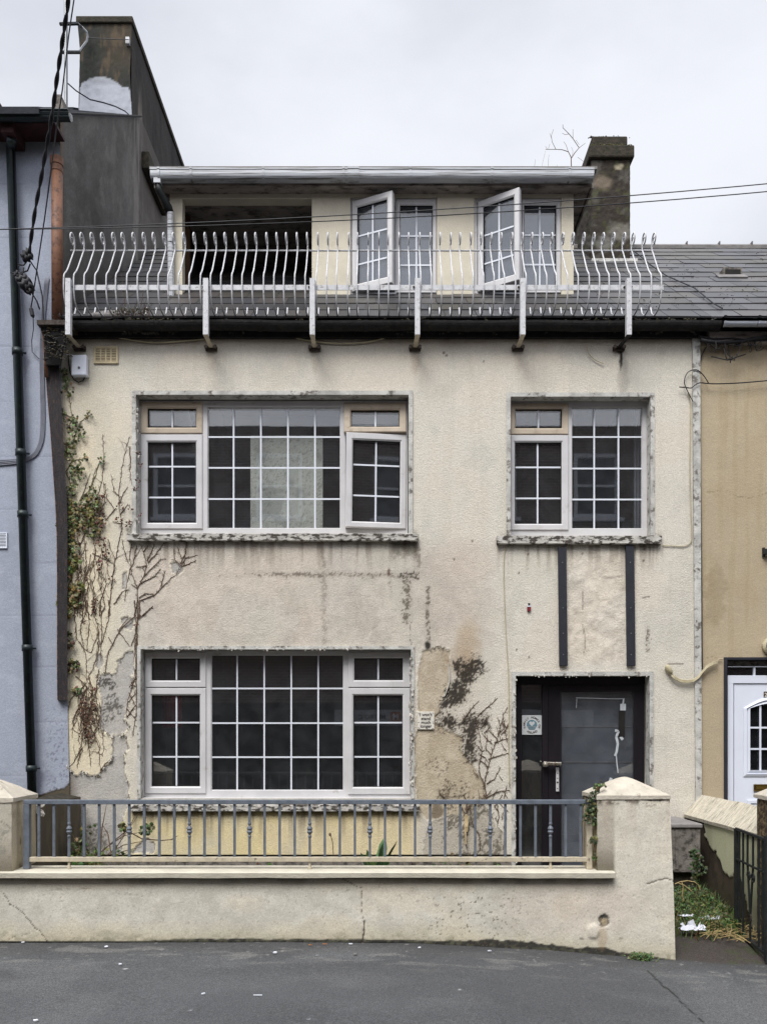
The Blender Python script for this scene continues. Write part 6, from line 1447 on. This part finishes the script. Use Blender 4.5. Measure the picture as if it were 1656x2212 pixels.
for k in range(26):
    x, y = CM(rnd.uniform(1440,1630), rnd.uniform(760,1480)); an = rnd.uniform(-2.4,-.7); L = rnd.uniform(12,32); stem(mb, [(x,y),(x+L*math.cos(an)*.5,y+L*math.sin(an)*.5+1),(x+L*math.cos(an),y+L*math.sin(an))], DH, .004, .0025, .5, .5)
mb.build('stems', m_stem, t)
mb = MB()
for q in ([(1358,1390),(1352,1480),(1356,1580)], [(1366,1400),(1362,1500)]): stem(mb, tr(CM, q), DH-.01, .016, .011, 0, .5)
mb.build('trunk', M('pale_dead_wood', srgb(178,158,122), .9, 20, .2, 60, .4), t)

# weeds behind the railing
def weed(name, px, Y, zg, h, nl, cols, label, ls=.05, upright=.5, kind='blade'):
    base = Vector((X_(px,Y), Y, zg)); t = thing(name, base, label, 'plant', 'weeds behind the railing'); st_ = MB(); lv = MB()
    for k in range(nl):
        an = rnd.uniform(0,6.28); lean = rnd.uniform(.1,1)*upright; hh = h*rnd.uniform(.5,1); tip = base+Vector((math.cos(an)*lean*hh, math.sin(an)*lean*hh*.6, hh))
        mid = base.lerp(tip,.5)+Vector((0,0,hh*.12)); st_.tube([base, mid, tip], [.004,.003,.0015], 4)
        if kind == 'blade':
            m_n = 8; w_ = ls*.28
            d = (tip-mid); s_ = Vector((-math.sin(an),math.cos(an)*.4,.1)).normalized()
            lv.cur = tuple(v*rnd.uniform(.7,1.3) for v in rnd.choice(cols))
            a0_ = base.lerp(mid,.4); lv.add([a0_, mid-s_*w_, mid+s_*w_, tip-d*.2-s_*w_*.7, tip-d*.2+s_*w_*.7, tip+d*.2], [(0,1,2),(1,3,4,2),(3,5,4)])
        else:
            for j in range(5):
                q = base.lerp(tip, rnd.uniform(.3,1)); leaf(lv, q+Vector((rnd.gauss(0,.02),rnd.gauss(0,.02),rnd.gauss(0,.01))), ls*rnd.uniform(.6,1.1), tuple(v*rnd.uniform(.7,1.3) for v in rnd.choice(cols)))
    st_.build('stems', m_stemg, t); lv.build('leaves', m_leaf, t); return t
GG = [srgb(72,92,52), srgb(86,104,60), srgb(60,80,46), srgb(96,108,64)]
weed('weed', 812, 7.5, .12, .42, 14, [srgb(70,98,66),srgb(88,114,78),srgb(60,84,56)], 'broad leaved green dock plant behind the railing, right of the middle', .14, .55)
weed('weed', 612, 6.9, .1, .38, 14, GG, 'low leafy weed behind the railing left of the thistle stalk', .04, .8, 'leafy')
weed('weed', 722, 7.0, .1, .35, 8, [srgb(104,112,66)], 'spiky yellowish weed behind the cracked coping', .06, .7)
weed('weed', 1000, 7.3, .1, .36, 22, GG+BR, 'dense dark weed clump under the stained wall', .035, 1.0, 'leafy')
weed('weed', 1075, 7.0, .1, .33, 12, GG, 'small green weed left of the doorway behind the railing', .035, .9, 'leafy')
weed('weed', 1150, 6.6, .1, .40, 16, GG, 'green weed tuft in front of the dark doorway', .04, .9, 'leafy')
weed('weed', 215, 7.2, .12, .42, 26, GG, 'bushy weed beside the brown boundary wall', .045, .9, 'leafy')
weed('weed', 190, 7.6, .12, .62, 18, GG, 'taller bushy weed in the left wall corner', .045, .5, 'leafy')
weed('weed', 545, 6.7, .1, .34, 10, [srgb(96,60,56),srgb(80,52,48)], 'reddish dry weed behind the railing', .03, .9, 'leafy')
for px_, lab_ in ((590,'low green weed showing under the bottom rail, left of the thistle stalk'),(885,'dark low weed under the bottom rail below the plaque'),(940,'low mixed weed under the bottom rail below the black mould'),(1085,'low green weed under the bottom rail just left of the door')):
    weed('weed', px_, 6.22, .14, .44, 26, GG+BR[:2], lab_, .022, .7, 'leafy')
t = thing('bramble', P(230,1880,7.6), 'arching bramble shoots behind the left end of the railing', 'bramble', None)
mb = MB(); K9 = crop(0,1658.6)
for q in ([(560,640),(640,560),(730,480),(830,400),(870,320)], [(600,600),(680,520),(800,440),(920,415)], [(830,410),(920,460),(1050,470),(1110,465),(1150,440)], [(650,560),(660,400),(690,240)], [(700,560),(800,500),(950,470)], [(600,640),(750,520),(900,300)], [(780,460),(840,380)], [(640,620),(800,540),(920,510)], [(500,600),(520,500),(500,470)], [(720,560),(700,430),(660,360)]):
    pts = tr(K9, q); mb.tube([P(a,b,7.5+.1*math.sin(i)) for i,(a,b) in enumerate(pts)], [.006]*(len(pts)-1)+[.002], 4)
mb.build('shoots', m_stem, t); mb = MB(); leaves(mb, K9, [(800,380,24),(950,400,30),(980,380,18),(920,410,18),(510,480,20),(520,560,34),(600,620,40),(500,620,30)], 7.5, G+GG, (.02,.05), 1.3); mb.build('leaves', m_leaf, t)
t = thing('thistle_stalk', P(748,1880,7.4), 'single dry stalk with a seed head behind the railing', 'plant')
KM = crop(552.9,1658.6); mb = MB(); pts = tr(KM, [(500,640),(500,560),(495,480),(482,435)]); mb.tube([P(a,b,7.4) for a,b in pts], .004, 5); mb.build('stalk', m_stem, t)
mb = MB(); q = P(*KM(479,428),7.4); mb.lathe((q.x,q.y,q.z-.01), [(.003,-.01),(.012,0),(.010,.015),(.002,.022)], 8); mb.build('seed_head', m_stem, t)
# ivy on right pier
t = thing('ivy', P(1280,1760,5.9), 'small ivy clump hanging at the right pier and railing end', 'ivy')
K8 = crop(1103.1,1658.6); mb = MB()
for q in ([(590,110),(540,170),(520,240),(530,320),(550,400),(540,480),(535,560),(560,620)], [(520,240),(480,300),(450,380)], [(560,140),(600,110)]): stem(mb, tr(K8, q), 5.93, .006, .003, .3)
mb.build('stems', m_stemg, t); mb = MB(); leaves(mb, K8, [(590,110,22),(545,160,28),(510,200,22),(500,250,34),(530,270,34),(510,310,40),(545,350,20),(540,470,26),(545,580,18),(560,120,18)], 5.93, [srgb(58,74,44),srgb(74,88,50),srgb(96,92,54),srgb(48,60,38)], (.014,.028), 1.2); mb.build('leaves', m_leaf, t)
# moss clump at pier foot
mb = MB()
for k in range(380):
    x, y = K8(rnd.gauss(840,38), 1230+rnd.gauss(0,12)); Yq = DW-.01-rnd.uniform(0,.07); q = P(x, y, Yq); q.z = max(q.z, -.10) ; leaf(mb, Vector((q.x, Yq, float(zpav(q.x))+rnd.uniform(0,.05))), rnd.uniform(.008,.018), tuple(v*rnd.uniform(.6,1.2) for v in rnd.choice(GG)), Vector((0,-.5,.8)))
tag(mb.build('ground_weed', m_leaf, None), 'low green weed growing at the foot of the right pier', 'plant')
# weeds in the passage
mb = MB()
def zpath(x, y): return float(zpav(x))+max(0,min(1,y-5.9))*.10*max(0,min(1,(x-1.9)/.3))
for k in range(5200):
    x = rnd.uniform(2.15,2.95); y = rnd.triangular(6.25,7.9,7.1); 
    if y < 6.55 and rnd.random() < .6: continue
    hgt = rnd.uniform(.02,.16)*(1+.9*max(0,y-6.8)); b = Vector((x,y,zpath(x,y)+.0)); l_ = Vector((rnd.gauss(0,.05),rnd.gauss(0,.05),hgt)); w_ = Vector((rnd.uniform(.002,.005),0,0))
    mb.cur = tuple(v*rnd.uniform(.6,1.3) for v in rnd.choice(GG+[srgb(110,100,62)])); m_ = b+l_*.6; tp_ = b+l_+Vector((l_.x,l_.y,0)); mb.add([b-w_, b+w_, m_+w_*.8, m_-w_*.8, tp_], [(0,1,2,3),(3,2,4)])
for k in range(2600):
    x = rnd.uniform(2.15,2.9); y = rnd.triangular(6.5,7.85,7.3); leaf(mb, Vector((x,y,zpath(x,y)+rnd.uniform(.02,.10+.16*max(0,y-6.6)))), rnd.uniform(.012,.03), tuple(v*rnd.uniform(.6,1.3) for v in rnd.choice(GG+[srgb(52,66,38)])), Vector((0,-.4,.9)))
tag(mb.build('weeds', m_leaf, None), 'green weeds choking the passage by the boundary wall', 'weeds', None, 'stuff')
mb = MB()
for k in range(70):
    x = rnd.uniform(2.45,2.95); y = rnd.uniform(6.3,6.8); b = Vector((x,y,zpath(x,y)+rnd.uniform(.01,.05))); an = rnd.gauss(.2,.7); L = rnd.uniform(.12,.35); mb.tube([b, b+Vector((math.cos(an)*L*.5,math.sin(an)*L*.4,rnd.uniform(.02,.05))), b+Vector((math.cos(an)*L,math.sin(an)*L*.7,0))], .003, 4)
for q in ([(1058,752),(1090,738),(1140,730),(1185,738),(1210,756),(1222,790)], [(1104,740),(1112,770),(1108,820),(1114,862)], [(1080,745),(1120,760),(1170,800)]): mb.tube([P(a,b,6.9) for a,b in tr(K8,q)], .004, 5)
tag(mb.build('dry_straw', M('dry_straw', srgb(160,140,98), .9, 30, .2), None), 'dry straw stalks lying over the passage weeds', 'straw', None, 'stuff')
# climbing weed by the meter box
t = thing('weed', (2.72,7.0,0), 'tall dark leafy weed standing before the grey concrete box', 'plant', None)
mb = MB(); mb.tube([(2.70,7.0,.02),(2.71,7.0,.25),(2.72,7.02,.5)], .005, 5); mb.build('stems', m_stemg, t); mb = MB(); leaves(mb, K8, [(1190,560,30),(1210,600,30),(1180,640,26),(1230,660,30),(1200,700,30)], 7.0, [srgb(50,64,38),srgb(64,76,44)], (.016,.034), 1.4); mb.build('leaves', m_leaf, t)
# crumpled papers
def paper(px, py, Y, s, label, flat=.6):
    base = P(px,py,Y); rn_ = random.Random(int(px)); m = MB(); vs = []; n, k_ = 7, 9
    for i in range(n):
        for j in range(k_):
            u_ = (i/(n-1)-.5)*2; v_ = (j/(k_-1)-.5)*2; vs.append(base+Vector((v_*s*1.3+rn_.gauss(0,s*.12), u_*s*.6, abs(rn_.gauss(.35,.35))*s*flat*(1.2-abs(u_)))))
    m.add(vs, [(i*k_+j, i*k_+j+1, (i+1)*k_+j+1, (i+1)*k_+j) for i in range(n-1) for j in range(k_-1)]); o = m.build('crumpled_paper', m_paper, None)
    so = o.modifiers.new('thick', 'SOLIDIFY'); so.thickness = .003; return tag(o, label, 'litter', 'litter in the passage')
paper(1495,2008,6.45,.075,'crumpled white paper lying nearest in the passage weeds', 1.0)
paper(1532,1984,6.75,.06,'scattered white paper behind the nearest piece among straw', .5)
paper(1480,1978,6.7,.04,'small white paper scrap at the pier edge of the passage', .4)
# litter bits on the pavement
def chip(px, py, s, label, mat=m_paper, asp=1.6):
    z_ = 0; Y = FP*1.52/(py-CY); 
    for _ in range(3): zz = float(zpav(X_(px,Y))); Y = FP*(H-zz-.004)/(py-CY)
    q = Vector((X_(px,Y), Y, zz+.009)); m = MB(); n = 7
    pts = [(q.x+s*asp*math.cos(6.28*k/n)*rnd.uniform(.7,1.1), q.y+s*math.sin(6.28*k/n)*rnd.uniform(.7,1.1)) for k in range(n)]
    m.add([(a,b,q.z) for a,b in pts]+[(a,b,q.z+.004+rnd.uniform(0,.004)) for a,b in pts], [tuple(range(n-1,-1,-1)), tuple(range(n,2*n))]+[(j,(j+1)%n,(j+1)%n+n,j+n) for j in range(n)])
    return tag(m.build('litter_scrap', mat, None), label, 'litter', 'scraps on the pavement')
m_or = M('orange_scrap', srgb(160,110,70), .8); 
for (a,b,s_,lab,mt,asp) in ((50,2037.5,.010,'white scrap against the wall foot below the diagonal crack',m_paper,1.4),(260,2085,.007,'tiny white scrap on the pavement left of centre',m_paper,1.4),(230,2047,.010,'pale scrap near the wall foot, left third',m_paper,1.5),
        (77,2207,.010,'white scrap at the lower left corner of the pavement',m_paper,1.4),(439,2149,.009,'white scrap on open pavement below the cracked wall',m_paper,1.3),(558,2152,.004,'thin pale streak of paper on the pavement',m_paper,8),(701,2041,.005,'orange scrap in the gutter line under the coping crack',m_or,3.5),(670,2043,.006,'rusty orange leaf near the wall foot',m_or,2.5),
        (758,2041,.006,'white scrap touching the wall foot beside the crack',m_paper,2.8),(594,2060,.012,'torn white scrap below the wall, left of the crack',m_paper,1.4),(767,2063,.011,'grey flattened scrap below the crack',m_lead,1.8),(905,2049,.006,'white crumb at the wall foot right of the crack',m_paper,1.8),(1056,2056,.006,'white sliver at the wall foot toward the right pier',m_paper,2.8)):
    chip(a,b,s_,lab,mt,asp)

# roof weeds and sapling
t = thing('roof_weed', rp(285,672), 'scrubby weeds growing from the gutter at the left', 'plant')
mb = MB(); 
for k in range(30):
    x = rnd.uniform(238,325); b = rp(x, 686); an = rnd.uniform(-.6,.6); L = rnd.uniform(.06,.2); mb.tube([b, b+Vector((math.sin(an)*L*.5,-.01,L*.6)), b+Vector((math.sin(an)*L,-.02,L))], [.003,.002,.001], 3)
for q in ([(270,660),(268,620),(262,590)], [(258,670),(250,640)], [(305,662),(310,630),(304,612)]): mb.tube([P(a,b,7.95) for a,b in q], .003, 4)
mb.build('stems', m_stem, t); mb = MB()
for k in range(240):
    x = rnd.gauss(285,26); b = rp(x, 684); leaf(mb, b+Vector((0,-.03,rnd.uniform(0,.07))), rnd.uniform(.008,.02), tuple(v*rnd.uniform(.6,1.2) for v in rnd.choice([srgb(70,68,44),srgb(62,54,42),srgb(88,84,56),srgb(44,42,34)])))
mb.build('leaves', m_leaf, t)
t = thing('bare_sapling', P(1233,363,9.2), 'leafless sapling sprouting behind the dormer roof by the chimney', 'sapling')
K3 = crop(1103.1,259.2); mb = MB()
for q, r_ in (([(390,330),(388,240),(370,205)],.010), ([(388,250),(410,215),(440,180),(400,120),(375,90),(335,50),(335,30)],.008), ([(370,205),(330,192),(290,190),(222,190)],.007), ([(290,190),(265,140),(260,100),(275,60)],.005), ([(400,120),(400,60)],.004), ([(375,90),(350,95),(330,85)],.004), ([(440,180),(480,150)],.004), ([(370,205),(355,160),(340,140)],.004), ([(395,240),(400,200),(390,175)],.003), ([(265,130),(250,85)],.003), ([(235,190),(222,170)],.003), ([(420,130),(440,160)],.003), ([(240,190),(250,155)],.003),
              ([(195,320),(210,250),(222,200)],.002), ([(148,320),(153,290),(157,255)],.003), ([(240,320),(240,270),(245,225)],.003), ([(430,240),(470,270),(480,300)],.003), ([(120,320),(135,300)],.002), ([(290,320),(300,290)],.002)):
    mb.tube([P(*K3(a,b),9.2) for a,b in q], [r_*.62*(1-.5*i/len(q)) for i in range(len(q))], 5)
mb.build('branches', m_stem, t)

# cable over the roof at right
mb = MB(); pts = [rp(*K3(a,b)) for a,b in ((780,860),(830,900),(900,960),(1000,1030),(1100,1075),(1180,1110),(1240,1160),(1300,1210),(1360,1245))]
mb.tube([q+Vector((0,-.02,.03)) for q in pts], .007, 5); tag(mb.build('cable', m_cableb, None), 'black cable lying across the slates right of the railing', 'cable')

# ------------------------------------------------------------------ ACROSS THE STREET (seen in the window reflections)
opp = thing('brick_terrace', (0, -5, 0), 'red brick terrace across the street, mirrored in the windows', 'house')
mb = MB(); YQ = -5.0
wins = [(x, z) for z in (4.3, 7.2) for x in (-8.2,-5.4,-2.7,0.1,2.9,5.6,8.3)]
xs2 = sorted({-30, 30} | {v_ for x, z in wins for v_ in (x-.6, x+.6)}); zs2 = [(-.3,2.6),(2.6,4.3),(4.3,6.0),(6.0,7.2),(7.2,8.9),(8.9,9.6)]
for (za, zb_2) in zs2:
    if za in (4.3, 7.2):
        for i in range(0, len(xs2)-1, 2): mb.box(xs2[i], xs2[i+1], YQ-.3, YQ, za, zb_2)
    else: mb.box(-30, 30, YQ-.3, YQ, za, zb_2)
mb.build('wall', m_brick, opp)
for x, z in wins:
    mb = MB(); mb.ring((x-.6,x+.6,z,z+1.7), (x-.5,x+.5,z+.1,z+1.6), YQ-.1, YQ-.02, 0); mb.box(x-.5,x+.5,YQ-.08,YQ-.04,z+.82,z+.88); mb.box(x-.7,x+.7,YQ+.001,YQ+.08,z-.1,z); f_ = mb.build('window', m_white, opp)
    mb = MB(); mb.box(x-.5,x+.5,YQ-.12,YQ-.105,z+.1,z+1.6); mb.build('pane', M('curtained_pane', srgb(70,74,80), .3) if x == wins[0][0] and z == wins[0][1] else bpy.data.materials['curtained_pane'], f_)
mb = MB(); a = [(-30,YQ-.02,9.48),(30,YQ-.02,9.48),(30,YQ-3.5,10.0),(-30,YQ-3.5,10.0)]; mb.hexa(a, [(p_[0],p_[1],p_[2]+.1) for p_ in a]); mb.build('roof', bpy.data.materials['left_slates'], opp)
mb = MB(); mb.box(-30, 30, YQ-.02, YQ+.06, -.3, 2.35); mb.build('shopfront', m_dark, opp)
mb = MB(); mb.box(-1.25, 5.5, YQ+.061, YQ+.12, 1.76, 2.18); sg = mb.build('fascia_sign', M('sign_white', srgb(150,152,156), .5), opp)
mb = MB(); text_mb('METRO C', .17, mb, lambda co: (-.27-co.x, YQ+.122+co.z, 1.93+co.y), .003); mb.build('lettering', m_dark, sg)
mb = MB(); mb.box(.21, .47, YQ+.1205, YQ+.135, 1.86, 2.12); mb.build('logo_square', M('logo_orange', srgb(150,84,40), .5), sg)
mb = MB(); text_mb('M', .22, mb, lambda co: (.34-co.x, YQ+.137+co.z, 1.915+co.y), .004); mb.build('logo_letter', m_white, sg)
print('objects', len(bpy.data.objects))
